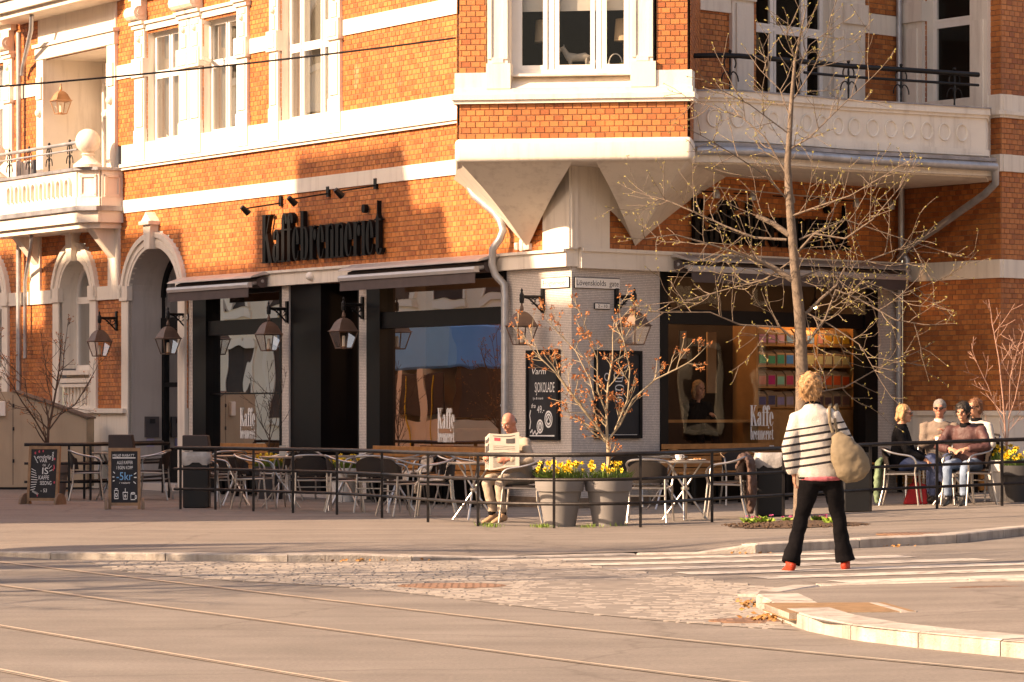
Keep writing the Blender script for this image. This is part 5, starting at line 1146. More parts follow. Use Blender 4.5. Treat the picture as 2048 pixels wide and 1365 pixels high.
# ------------------------------------------------------------------ shop interior seen through the panes
def coffee_shelf():
    t = thing('coffee_shelf', 'wooden shelf unit behind the shaded shop window', 'shelf', FR(4.6, -.8, .15)); a, b = 4.45, 6.68
    for u in (a, (a+b)/2+.25, b): part('upright', 'wood_inside', t, lambda m: m.box(FR, u-.02, u+.02, -.95, -.5, .15, 2.75))
    part('back', 'wood_inside', t, lambda m: m.box(FR, a, b, -.98, -.952, .15, 2.75)); part('base_cabinet', 'wood_inside', t, lambda m: m.box(FR, a+.02, b-.02, -.95, -.48, .15, 1.46))
    zs = [1.50, 1.80, 2.11, 2.42]
    for z in zs: part('shelf_board', 'wood_inside', t, lambda m: m.box(FR, a+.02, b-.02, -.95, -.5, z-.025, z))
    cols = [[(.10, .09, .2), (.07, .07, .14), (.25, .22, .4), (.3, .25, .33), (.09, .05, .06), (.09, .05, .06), (.09, .05, .06), (.09, .05, .06), (.1, .05, .05), (.2, .1, .08)],
            [(.62, .25, .18), (.5, .02, .16), (.2, .5, .36), (.5, .05, .12), (.62, .10, .02), (.6, .08, .015), (.6, .08, .015), (.62, .09, .02), (.62, .09, .02), (.6, .08, .015)],
            [(.03, .3, .15), (.03, .3, .15), (.04, .33, .2), (.05, .25, .6), (.05, .25, .6), (.62, .55, .25), (.62, .55, .25), (.62, .56, .3), (.62, .55, .28), (.6, .53, .25)],
            [(.58, .28, .5), (.58, .28, .5), (.6, .35, .5), (.15, .35, .6), (.15, .35, .62), (.18, .36, .62), (.62, .28, .25), (.65, .35, .05), (.65, .35, .05), (.65, .4, .05)]]
    nm = ['lowest', 'second', 'third', 'top']
    def cname(c):
        import colorsys
        h, sat, val = colorsys.rgb_to_hsv(*c)
        if val < .16: return 'dark brown' if c[0] > c[2] else 'dark blue'
        if sat < .35: return 'grey lilac'
        h *= 360
        return 'red' if h < 12 and sat > .9 else 'salmon' if h < 12 else 'orange' if h < 25 else 'yellow' if h < 60 else 'green' if h < 170 else 'blue' if h < 230 else 'lilac pink' if h < 320 else 'crimson'
    for r, z in enumerate(zs):
        for i, c in enumerate(cols[r]):
            key = 'label_%d_%d_%d' % tuple(int(x*100) for x in c)
            if key not in M: mat(key, c, .7, .08, 20)
            u = a+.05+i*.207+(.06 if i > 4 else 0); h = random.uniform(.20, .225)
            ct = thing('coffee_bag', 'paper coffee bag with %s label on the %s shelf' % (cname(c), nm[r]), 'coffee bag', FR(u+.1, -.6, z), 'coffee bags with %s labels on the %s shelf' % (cname(c), nm[r]))
            part('bag', 'kraft', ct, lambda m: (m.box(FR, u, u+.18, -.66, -.52, z+.001, z+h-.04), m.prism([(-.66, z+h-.04), (-.52, z+h-.04), (-.585, z+h+.02), (-.595, z+h+.02)], lambda d, zz: FR(u, d, zz), lambda d, zz: FR(u+.18, d, zz))))
            part('label', key, ct, lambda m: m.box(FR, u+.015, u+.165, -.52, -.516, z+.03, z+h-.06))
coffee_shelf()
tag(part('window_counter', 'wood_inside', None, lambda m: (m.box(FR, 1.85, 4.4, -.75, -.3, 1.27, 1.31), m.box(FR, 1.85, 1.9, -.7, -.4, .15, 1.27), m.box(FR, 4.35, 4.4, -.7, -.4, .15, 1.27))), 'wooden bar counter inside the shaded window beside the shelves', 'counter')
tag(part('wall_panel', 'wood', None, lambda m: m.box(FR, 2.75, 3.05, -1.3, -1.25, .15, 2.65)), 'orange wood panel inside the shaded shop window', 'panel')
tag(part('menu_board', 'paper', None, lambda m: m.box(FR, 3.18, 3.32, -.9, -.88, 2.2, 2.6)), 'narrow paper menu hanging inside the shaded shop window', 'menu')
tag(part('menu_board', 'kraft', None, lambda m: m.box(FR, 4.0, 4.2, -1.1, -1.08, 1.7, 2.6)), 'tall brown menu board hanging beside the coffee shelves', 'menu')
tag(part('bar_counter', 'wood_inside', None, lambda m: (m.box(FL, 2.6, 5.6, -1.6, -1.1, 1.12, 1.17), m.box(FL, 2.6, 5.6, -1.5, -1.2, .15, 1.12))), 'long wooden bar counter inside the wide window', 'counter')
tag(part('wood_wall', 'wood_inside', None, lambda m: [m.box(FL, 2.8+i*.3, 3.09+i*.3, -2.6, -2.55+.01*(i % 2), .15, 2.6) for i in range(10)]), 'wood boarded partition inside the wide shop window', 'partition')
for o in [o for o in col.objects if o.name == 'wood_wall']: o['kind'] = 'stuff'
t = thing('bar_stool', 'dark bar stool inside the wide window', 'stool', FL(2.6, -.8, .15))
part('seat', 'black_wood', t, lambda m: m.lathe([(.17, 0), (.17, .04)], FL(2.6, -.8, .85), 16))
for k in range(4): part('leg', 'alu', t, lambda m: m.tube([FL(2.6+.1*math.cos(k*1.57+.7), -.8+.1*math.sin(k*1.57+.7), .85), FL(2.6+.2*math.cos(k*1.57+.7), -.8+.2*math.sin(k*1.57+.7), .13)], .012, 6))
t = thing('blue_armchair', 'blue armchair inside the wide window', 'armchair', FL(2.2, -1.0, .15))
part('seat', 'denim_blue', t, lambda m: m.box(FL, 1.75, 2.5, -1.05, -.45, .2, .6), bevel=.05); part('back', 'denim_blue', t, lambda m: m.box(FL, 1.75, 2.5, -.62, -.45, .55, 1.15), bevel=.05)

# lit pendant lamps inside the cafe
m_ = bpy.data.materials.new('lit_bulb'); m_.use_nodes = True; b_ = m_.node_tree.nodes['Principled BSDF']; b_.inputs['Emission Color'].default_value = (1, .62, .3, 1); b_.inputs['Emission Strength'].default_value = 6; M['lit_bulb'] = m_
for k, (fr, u, d, z, w) in enumerate(((FR, 3.4, -1.35, 2.95, 9), (FR, 5.6, -.36, 3.0, 15), (FL, 3.2, -1.9, 2.9, 26), (FL, 4.6, -1.9, 2.9, 26))):
    c = Vector(fr(u, d, z)); t = thing('pendant_lamp', ['lit pendant lamp near the bar inside the shaded window', 'lit pendant lamp in front of the coffee shelves', 'lit pendant lamp inside the wide window nearer the tiled corner', 'lit pendant lamp inside the wide window nearer the door'][k], 'lamp', c)
    part('lamp_shade', 'iron', t, lambda m: m.lathe([(.09, 0), (.03, .1), (.015, .12), (.015, .5)], c, 16), smooth=True, fix=True); part('bulb', 'lit_bulb', t, lambda m: m.ball(c+Vector((0, 0, -.01)), .03))
    ld = bpy.data.lights.new('pendant_light', 'POINT'); ld.energy = w; ld.color = (1, .62, .34); ld.shadow_soft_size = .06; lo = bpy.data.objects.new('pendant_light', ld); col.objects.link(lo); lo.location = c+Vector((0, 0, -.08)); setp(lo, t)
# ------------------------------------------------------------------ terrace railing
def railing(label, pts_px, ends=None, base=SW, hgt=.84, levels=(1, .66, .33)):
    W = [gp(x, y, base) if not isinstance(x, Vector) else x for x, y in pts_px]
    t = thing('terrace_railing', label, 'railing', W[0])
    for p in W: part('post', 'rail_iron', t, lambda m: m.box(XY, p.x-.016, p.x+.016, p.y-.025, p.y+.025, p.z-.02, p.z+hgt-.015))
    for i, lv in enumerate(levels):
        P_ = []
        for j in range(len(W)-1):                       # Catmull-Rom so that the rails bend as the photo's do
            p0, p1, p2, p3 = W[max(j-1, 0)], W[j], W[j+1], W[min(j+2, len(W)-1)]
            for s in range(6):
                u = s/6; P_.append(.5*((2*p1)+(-p0+p2)*u+(2*p0-5*p1+4*p2-p3)*u*u+(-p0+3*p1-3*p2+p3)*u**3)+Vector((0, 0, hgt*lv)))
        P_.append(W[-1]+Vector((0, 0, hgt*lv)))
        d = (P_[0]-P_[1]).normalized()*.1; P_.insert(0, P_[0]+d)
        part('rail', 'rail_iron', t, lambda m: m.tube(P_, .025 if i == 0 else .019, 8), smooth=True)
    return W
railing('long black iron railing curving round the corner terrace', [(361, 1019), (431, 1020), (507, 1023), (586, 1026.6), (674, 1030), (764, 1036.5), (856, 1045), (956, 1053), (1108, 1057), (1281, 1055), (1424, 1045), (1567, 1036), (1741, 1024), (1874, 1018), (2004, 1012), (2120, 1008)])
railing('short black iron railing behind the two chalk sign boards', [(62, 1001), (138, 1001), (181, 1001), (262, 999), (338, 996)])
a = gp(62, 1001, SW); railing('black iron railing running back from the sign boards to the house door', [(a+Vector((.02, .15, 0)), 0), (Vector((-6.55, 53.6, SW)), 0), (Vector((-6.1, 55.6, SW)), 0), (Vector((-5.75, 57.6, SW)), 0)])
# ------------------------------------------------------------------ bistro furniture
def make_chair(wick='wicker'):
    t = thing('bistro_chair', 'x', 'chair', (0, 0, 0))
    S = .44
    part('seat', wick, t, lambda m: m.prism([(.235*math.cos(a)*1.0*(1 if True else 1), -.0+.225*math.sin(a)) for a in [2*math.pi*i/20 for i in range(20)]], lambda x, y: (max(-.215, min(.215, x*1.1)), max(-.2, min(.2, y*1.1)), S-.018), lambda x, y: (max(-.215, min(.215, x*1.1)), max(-.2, min(.2, y*1.1)), S+.006)))
    def back(m):
        n = 12
        for j in range(6):
            z = lerp(S+.03, .735, j/5)
            for i in range(n+1):
                a = R_(180+0)*i/n; w = .225+.02*j/5; x = -w*math.cos(a); y = .13+.03*j/5+.10*math.sin(a)
                top = (1-abs(math.cos(a))**3); zz = S+.03+(z-S-.03)*(.62+.38*top)
                m.v.append((x*.98, y, zz))
        k = n+1; m.f = [(j*k+i, j*k+i+1, (j+1)*k+i+1, (j+1)*k+i) for j in range(5) for i in range(n)]
        o = len(m.v); m.v += [(x*.96, y-.012, z) for x, y, z in m.v[:o]]; m.f += [tuple(o+q for q in f[::-1]) for f in m.f[:5*n]]
    part('backrest', wick, t, back, smooth=True)
    def loop(m):                                         # arms sweep up into the back hoop
        P_ = [(-.255, -.20, S-.0), (-.275, -.215, S+.13), (-.27, -.15, S+.205), (-.265, .02, S+.235), (-.25, .14, S+.265), (-.19, .225, S+.30), (0, .262, .752), (.19, .225, S+.30), (.25, .14, S+.265), (.265, .02, S+.235), (.27, -.15, S+.205), (.275, -.215, S+.13), (.255, -.20, S)]
        P_ = [Vector(p) for p in P_]; out = []
        for j in range(len(P_)-1):
            p0, p1, p2, p3 = P_[max(j-1, 0)], P_[j], P_[j+1], P_[min(j+2, len(P_)-1)]
            for s in range(4): u = s/4; out.append(.5*((2*p1)+(-p0+p2)*u+(2*p0-5*p1+4*p2-p3)*u*u+(-p0+3*p1-3*p2+p3)*u**3))
        m.tube(out+[P_[-1]], .0135, 8)
    part('arm_hoop', 'alu', t, loop, smooth=True)
    for s in (-1, 1):
        part('leg', 'alu', t, lambda m: m.tube([(s*.255, -.20, S), (s*.262, -.225, .2), (s*.27, -.25, 0)], .0135, 8)); part('leg', 'alu', t, lambda m: m.tube([(s*.21, .19, S+.1), (s*.215, .21, .25), (s*.235, .27, 0)], .0135, 8))
    part('seat_frame', 'alu', t, lambda m: m.tube([(-.255, -.2, S-.02), (0, -.215, S-.02), (.255, -.2, S-.02), (.225, .19, S-.03), (0, .21, S-.03), (-.225, .19, S-.03), (-.255, -.2, S-.02)], .012, 6))
    part('cross_bar', 'alu', t, lambda m: m.tube([(-.22, .215, .32), (.22, .215, .32)], .009, 6))
    return t
def place(o, px, py, ang, label, group=None, base=SW, first=False):
    c = o if first else copy_tree(o); p = gp(px, py, base); c.location = p; c.rotation_euler = (0, 0, R_(ang)); c['label'] = label
    if group: c['group'] = group
    return c
CH = make_chair(); GRP = 'bistro chairs on the terrace'
chairs = [(172, 1001, 100, 'bistro chair behind the gap between the two chalk signs'), (306, 1000, 265, 'bistro chair beside the smaller chalk sign with blue price'), (418, 1015, 78, 'bistro chair next to the bin with the plastic bag'), (508, 1018, 80, 'bistro chair facing the table with the menu card'), (623, 1021, 183, 'bistro chair turned towards the shop door, behind the railing'),
 (612, 1000, 20, 'bistro chair with its arms near the shop door'), (712, 1005, 280, 'bistro chair at the left end of the long bench'), (752, 1025, 168, 'bistro chair with its back to the railing at the long bench'), (872, 1034, 268, 'bistro chair with a fleece on its seat, at the long bench'), (835, 1009, 300, 'bistro chair with a fleece tucked behind the table'),
 (1045, 1045, 262, 'bistro chair under the man reading the newspaper'), (965, 1006, 10, 'bistro chair behind the newspaper table by the bench'), (1257, 1014, 170, 'dark bistro chair behind the potted shrub'), (1325, 1004, 350, 'dark bistro chair against the tiled corner by the short bench'), (1298, 1045, 172, 'bistro chair with its back to the railing, beside the pots'),
 (1482, 1010, 10, 'bistro chair in front of the short bench behind the coat'), (1803, 1011, 78, 'bistro chair under the blond woman in the black jacket'), (1938, 1011, 300, 'bistro chair under the person in the maroon jacket'), (1846, 997, 0, 'empty bistro chair between the blond woman and the wall'), (455, 1003, 200, 'bistro chair drawn up to the short bench'), (560, 1003, 250, 'bistro chair beside the dark flower pot'), (690, 1024, 95, 'bistro chair pointing along the railing towards the fleece chair'), (806, 1032, 120, 'bistro chair next to the chair with the fleece'), (915, 1018, 70, 'bistro chair facing the newspaper table')]
chair_objs = []
for i, (px, py, an, lb) in enumerate(chairs): chair_objs.append(place(CH, px, py, an, lb, GRP, first=(i == 0)))
pale = make_chair('wicker_pale'); chair_objs.append(place(pale, 1452, 1037, 262, 'pale woven bistro chair with a dark coat over its back', GRP, first=True))
def make_table():
    t = thing('bistro_table', 'x', 'table', (0, 0, 0)); H_ = .715
    part('table_top', 'alu', t, lambda m: m.lathe([(.30, 0), (.305, .008), (.305, .022), (.295, .026), (.0001, .026)], (0, 0, H_-.026), 32), smooth=True)
    for k in range(4):
        a = R_(45+90*k); part('leg', 'alu', t, lambda m: m.tube([(.2*math.cos(a), .2*math.sin(a), H_-.026), (0.02*math.cos(a+1.57), .02*math.sin(a+1.57), .38), (-.27*math.cos(a), -.27*math.sin(a), 0)], .0125, 8))
    part('hub', 'alu', t, lambda m: m.lathe([(.05, 0), (.05, .03)], (0, 0, .365), 10)); return t
TB = make_table(); TG = 'round bistro tables on the terrace'
tables = [(222, 1000, 20, 'round bistro table between the two chalk signs'), (470, 1011, 10, 'round bistro table between the two chairs by the bin'), (562, 1016, 35, 'round bistro table with a menu card by the flower pot'), (795, 1022, 15, 'empty round bistro table in front of the long bench'), (948, 1040, 30, 'round bistro table with a glass in front of the newspaper reader'), (1330, 1019, 15, 'round bistro table behind the pots, with a folded napkin'), (1370, 1040, 40, 'round bistro table with a white cup and plate'), (1908, 1010, 40, 'round bistro table between the seated people'), (690, 1012, 0, 'round bistro table near the shop door and flowers')]
TO = []
for i, (px, py, an, lb) in enumerate(tables): TO.append(place(TB, px, py, an, lb, TG, first=(i == 0)))
def on_table(i, dx, dy): p = TO[i].location; return Vector((p.x+dx, p.y+dy, p.z+.716))
def cup(c, label):
    t = thing('coffee_cup', label, 'cup', c); part('saucer', 'ceramic', t, lambda m: m.lathe([(.03, 0), (.075, .012), (.078, .015), (.03, .008)], c, 20), smooth=True)
    part('cup', 'ceramic', t, lambda m: m.lathe([(.022, .01), (.042, .04), (.046, .075), (.042, .075), (.02, .02)], c, 20), smooth=True); part('handle', 'ceramic', t, lambda m: m.tube([c+Vector((.045+.02*math.sin(a), 0, .05+.02*math.cos(a))) for a in [i*.4 for i in range(9)]], .005, 6))
cup(on_table(6, -.08, -.08), 'white cup on a saucer on the table behind the railing'); cup(on_table(4, .16, .05), 'white coffee cup beside the water glass')
cup(on_table(7, .02, -.05), 'white coffee cup between the seated group')
def plate_(c, label):
    t = thing('plate', label, 'plate', c); part('dish', 'ceramic', t, lambda m: m.lathe([(.06, 0), (.115, .012), (.118, .016), (.06, .006)], c, 24), smooth=True)
    part('food', 'wood', t, lambda m: [m.ball(c+Vector((random.uniform(-.05, .05), random.uniform(-.05, .05), .018)), random.uniform(.012, .02), 6, 5) for _ in range(9)])
plate_(on_table(6, .14, -.02), 'white plate with crumbs of cake on the table behind the railing'); plate_(on_table(7, -.12, -.02), 'plate on the table of the seated group')
def glass_(c, label, h=.12, mt='lamp_glass'): tag(part('drinking_glass' if mt == 'lamp_glass' else 'tall_cup', mt, None, lambda m: m.lathe([(.028, 0), (.036, h), (.033, h), (.026, .01)], c, 16), smooth=True), label, 'glass' if mt == 'lamp_glass' else 'cup')
glass_(on_table(4, -.03, -.05), 'clear water glass on the table of the newspaper reader'); glass_(on_table(7, -.2, .1), 'tall white paper cup on the table of the seated group', .17, 'ceramic'); glass_(on_table(0, .0, 0), 'clear glass on the table between the chalk signs', .1)
tag(part('menu_card', 'paper', None, lambda m: (m.obox(on_table(2, .02, 0)+Vector((0, 0, .075)), (.045, .01, 0), (0, .002, 0), (0, 0, .075)))), 'white menu card standing on the table by the flowers', 'menu card')
tag(part('menu_card', 'paper', None, lambda m: (m.obox(on_table(0, -.2, 0)+Vector((0, 0, .075)), (.05, .01, 0), (0, .002, 0), (0, 0, .075)))), 'white menu card on the table between the chalk signs', 'menu card')
tag(part('napkin', 'paper', None, lambda m: m.obox(on_table(5, 0, 0)+Vector((0, 0, .02)), (.07, .01, 0), (0, .05, 0), (.0, 0, .018))), 'folded paper napkin on the table behind the pots', 'napkin')
# benches
def bench(fr, ua, ub, label, zt=.86, d=.50):
    t = thing('bench', label, 'bench', fr((ua+ub)/2, d, SW)); a, b = min(ua, ub), max(ua, ub); dz = g(fr((ua+ub)/2, d, 0)[0])
    for k in range(5): part('back_slat', 'wood', t, lambda m: m.box(fr, a, b, d-.28-.02*k*0+.012*(4-k), d-.245+.012*(4-k), dz+zt-.085*(k+1)+.012, dz+zt-.085*k), bevel=.004)
    for k in range(5): part('seat_slat', 'wood', t, lambda m: m.box(fr, a, b, d-.2+.1*k, d-.115+.1*k, dz+.50, dz+.53), bevel=.004)
    for u in (a+.15, (a+b)/2, b-.15):
        for x0, x1, z0, z1 in ((d-.2, d-.15, SW-.02, .5), (d+.22, d+.27, SW-.02, .5), (d-.30, d-.275, .09, zt-.02)): part('leg', 'black_paint', t, lambda m: m.box(fr, u-.025, u+.025, x0, x1, dz+z0, dz+z1))
    return t
bench(FL, FL.u(418, .5), FL.u(510, .5), 'short slatted wooden bench under the narrow shop window', .92); bench(FL, FL.u(722, .5), FL.u(985, .5), 'long slatted wooden bench under the wide shop window', .92); bench(FR, FR.u(1347, .5), FR.u(1560, .5), 'slatted wooden bench under the coffee shelf window', .92)
t = bench(FW, .15, WL-.05, 'bench along the white wall base behind the seated group', .55)
# waste bins with hoods
def bin_(px, py, label, hood=True, w=.30, h=.74, bag=True):
    p = gp(px, py, SW); t = thing('waste_bin', label, 'bin', p)
    part('body', 'bin_black', t, lambda m: m.box(XY, p.x-w/2, p.x+w/2, p.y-w/2, p.y+w/2, p.z, p.z+h), bevel=.015)
    if bag:
        def bg_(m):
            n = 28
            for j, (z, o) in enumerate(((-.13, .02), (-.06, .032), (.0, .022), (.04, .012))):
                for i in range(n):
                    a = 2*math.pi*i/n; s = w/2/max(abs(math.cos(a)), abs(math.sin(a)))+o+random.uniform(-.008, .008); m.v.append((p.x+s*math.cos(a), p.y+s*math.sin(a), p.z+h+z+random.uniform(-.025, .025)*(j == 0)))
            m.f = [(j*n+i, j*n+(i+1) % n, (j+1)*n+(i+1) % n, (j+1)*n+i) for j in range(3) for i in range(n)]
        part('bag', 'plastic_bag', t, bg_, smooth=True, fix=False)
    if hood: part('hood', 'bin_hood', t, lambda m: m.prism([(-.19, h+.06), (.19, h+.06), (.16, h+.27), (-.19, h+.27)], lambda x, z: (p.x+x, p.y-.16, p.z+z), lambda x, z: (p.x+x, p.y+.16, p.z+z)), bevel=.01)
bin_(394, 1016, 'black bin with brown hood and plastic bag at the railing end', w=.36); bin_(244, 1001, 'black hooded bin behind the smaller chalk sign', w=.36, h=.72, bag=False); bin_(1540, 1033, 'black bin lined with a white plastic bag in front of the walking woman', False, .34, .74); bin_(1712, 1024, 'black bin beside the walking woman, without bag', False, .33, .74, False)
# chalk sign boards on half-round feet
def sandwich(px, py, w, h, rot, label):
    p = gp(px, py, SW); t = thing('chalk_sign', label, 'chalk sign', p); c, s = math.cos(R_(rot)), math.sin(R_(rot)); lean = .10
    def q(x, d, z): return (p.x+x*c-(d+z*lean)*s*1, p.y+x*s+(d+z*lean)*c, p.z+z)
    fr = lambda u, d, z: q(u, d, z)
    part('slate', 'slate', t, lambda m: m.box(fr, -w/2+.03, w/2-.03, -.012, .012, .06, h-.03))
    for a, b, z0, z1 in ((-w/2, -w/2+.04, .0, h), (w/2-.04, w/2, .0, h), (-w/2+.04, w/2-.04, h-.045, h), (-w/2+.04, w/2-.04, .05, .09)): part('frame_bar', 'wood_frame', t, lambda m: m.box(fr, a, b, -.022, .022, z0, z1))
    for s_ in (-1, 1): part('foot', 'wood_old', t, lambda m: m.prism([(-.17, 0), (.17, 0)]+[(.17*math.cos(a), .0+.16*math.sin(a)) for a in [R_(8+i*16.4) for i in range(11)]], lambda d, z: (p.x+(s_*(w/2+.015))*c-d*s, p.y+(s_*(w/2+.015))*s+d*c, p.z+z), lambda d, z: (p.x+(s_*(w/2+.05))*c-d*s, p.y+(s_*(w/2+.05))*s+d*c, p.z+z)))
    return t, (lambda x, y: q(-w/2+.04+x*(w-.08), -.0135, .09+y*(h-.135)))
t, mp = sandwich(85, 1009, .50, .84, -20, 'wooden framed chalk sign about ice coffee season with red marks')
write(t, 'endelig', mp, .22, .78, .81, .075, shear=.3); write(t, 'VÅR', mp, .32, .62, .73, .07); write(t, 'OG', mp, .45, .57, .65, .045); write(t, 'IS', mp, .45, .68, .49, .14); write(t, 'KAFFE', mp, .32, .72, .38, .085); write(t, 'SESONG', mp, .38, .82, .27, .08); write(t, '- 53', mp, .42, .66, .12, .075)
marks(t, mp, [[(.03, .60-.055*i), (.28-.02*abs(i-4), .55-.045*i)] for i in range(9)]+[[(.70, .60), (.80, .66)], [(.72, .55), (.84, .58)], [(.66, .64), (.72, .7)]], .012)
marks(t, mp, [[(.1+.03*i, .86-.03*i), (.15+.03*i, .84-.03*i)] for i in range(5)]+[[(.86, .94-.03*i), (.8, .92-.03*i)] for i in range(6)]+[[(.1+.04*i, .12-.012*i), (.13+.04*i, .16-.012*i)] for i in range(6)], .014, 'chalk')
marks(t, mp, [circ(.15, .92, .02, .012, 8), circ(.3, .95, .02, .012, 8), circ(.9, .8, .02, .012, 8), [(.88, .68), (.92, .6)], [(.9, .62), (.86, .56)], circ(.93, .32, .02, .012, 8), [(.3, .03), (.3, .08)], circ(.45, .96, .015, .01, 8)], .03, 'chalk_red')
t, mp = sandwich(249, 1019, .44, .84, 8, 'wooden framed chalk sign with a blue five kroner discount')
write(t, 'MILJØ RABATT', mp, .06, .88, .895, .05); write(t, 'ALLE KAFFER', mp, .22, .82, .75, .065); write(t, 'I EGEN KOPP', mp, .2, .82, .65, .065); write(t, '-5kr', mp, .2, .8, .44, .16, 'chalk_blue'); write(t, 'i rabatt', mp, .3, .72, .37, .035, shear=.3)
marks(t, mp, [[(.05, .87), (.92, .87)], [(.08, .6), (.14, .57)], [(.05, .5), (.12, .5)], [(.06, .42), (.13, .43)], [(.86, .55), (.95, .58)], [(.86, .49), (.96, .49)], [(.84, .41), (.93, .37)], [(.12, .08), (.12, .24), (.26, .24), (.26, .08), (.12, .08)], [(.14, .27), (.24, .27)], circ(.19, .15, .04, .03, 10), [(.44, .2), (.46, .07), (.6, .07), (.62, .2), (.44, .2)], [(.53, .2), (.53, .28)], [(.74, .17), (.74, .06), (.9, .06), (.9, .17), (.74, .17)], circ(.82, .18, .08, .015, 10), circ(.93, .11, .03, .03, 8), circ(.53, .13, .03, .02, 8)], .02)
# street cabinet on the left
Yc = 60.0
cabx = lambda px: (px-CX)/F*Yc
t = thing('street_cabinet', 'beige metal cabinet with a sloping top by the left wall', 'cabinet', (cabx(60), Yc, SW))
part('body', 'cabinet', t, lambda m: m.prism([(cabx(-90), SW+.04), (cabx(173), SW+.04), (cabx(173), EZ-(838-HZ)*Yc/F), (cabx(24), EZ-(784-HZ)*Yc/F), (cabx(-90), EZ-(784-HZ)*Yc/F)], lambda x, z: (x, Yc, z), lambda x, z: (x, Yc+1.1, z)))
part('roof', 'cabinet_roof', t, lambda m: m.prism([(cabx(176), EZ-(838-HZ)*Yc/F), (cabx(24), EZ-(783-HZ)*Yc/F), (cabx(24), EZ-(783-HZ)*Yc/F+.02), (cabx(177), EZ-(837-HZ)*Yc/F+.02)], lambda x, z: (x, Yc-.04, z), lambda x, z: (x, Yc+1.12, z)))
for px in (26, ): part('door_gap', 'cabinet_roof', t, lambda m: m.box(XY, cabx(px)-.006, cabx(px)+.006, Yc-.004, Yc, SW+.08, EZ-(790-HZ)*Yc/F))
part('base', 'slate', t, lambda m: m.box(XY, cabx(-90)+.03, cabx(173)-.03, Yc+.03, Yc+1.0, SW, SW+.05))
part('meter_box', 'enamel', t, lambda m: m.box(XY, cabx(-5), cabx(12), Yc-.07, Yc, EZ-(833-HZ)*Yc/F, EZ-(803-HZ)*Yc/F), bevel=.01)
for zz in (.55, 1.1, 1.5): part('hinge', 'slate', t, lambda m: m.box(XY, cabx(27)-.015, cabx(27)+.015, Yc-.02, Yc, zz, zz+.06))
# ------------------------------------------------------------------ trees and plants
rt = random.Random(21)
def rdir(d, a): return (d+Vector((rt.gauss(0, a), rt.gauss(0, a), rt.gauss(0, a)))).normalized()
def bud(m, p, d, l, w):
    d = d.normalized(); a = d.orthogonal().normalized(); b = d.cross(a); p = Vector(p)
    m.add([p, p+d*l*.45+a*w, p+d*l*.45+b*w, p+d*l*.45-a*w, p+d*l*.45-b*w, p+d*l], [(0, 2, 1), (0, 3, 2), (0, 4, 3), (0, 1, 4), (5, 1, 2), (5, 2, 3), (5, 3, 4), (5, 4, 1)])
def leafq(m, p, d, l, w, fold=.3):
    d = d.normalized(); a = rdir(d.orthogonal(), .8); a = (a-d*a.dot(d)).normalized(); n = d.cross(a); p = Vector(p)
    m.add([p, p+d*l*.5+a*w+n*fold*w, p+d*l, p+d*l*.5-a*w+n*fold*w], [(0, 1, 2), (0, 2, 3)])
def grow(m, buds, p, d, l, r, lev, up=.10, wig=.16, spread=.75, budf=None, nb=None):
    n = max(3, int(l/.09)); pts_ = [Vector(p)]; dirs = [d]; 
    for i in range(n):
        d = rdir(d, wig*.5); d = (d+Vector((0, 0, up*.4))).normalized(); pts_.append(pts_[-1]+d*(l/n)); dirs.append(d)
    m.tube(pts_, [max(.003, r*(1-.65*i/n)) for i in range(n+1)], 5 if r < .015 else 7)
    if budf:
        for i in range(1, n+1):
            if lev <= 1 or i > n*.5: budf(buds, pts_[i], dirs[i], i == n)
    if lev > 0:
        k = nb or max(2, int(l/.17))
        for j in range(k):
            i = min(n, max(1, int(n*(.25+.75*(j+rt.random())/k)))); sd = dirs[i].orthogonal(); sd.rotate(Matrix.Rotation(rt.uniform(0, 6.28), 3, dirs[i]))
            grow(m, buds, pts_[i], (dirs[i]*(1-spread*.55)+sd*spread*.75).normalized(), l*rt.uniform(.3, .55), max(.0028, r*(1-.7*i/n)*.6), lev-1, up, wig, spread, budf)
    return pts_
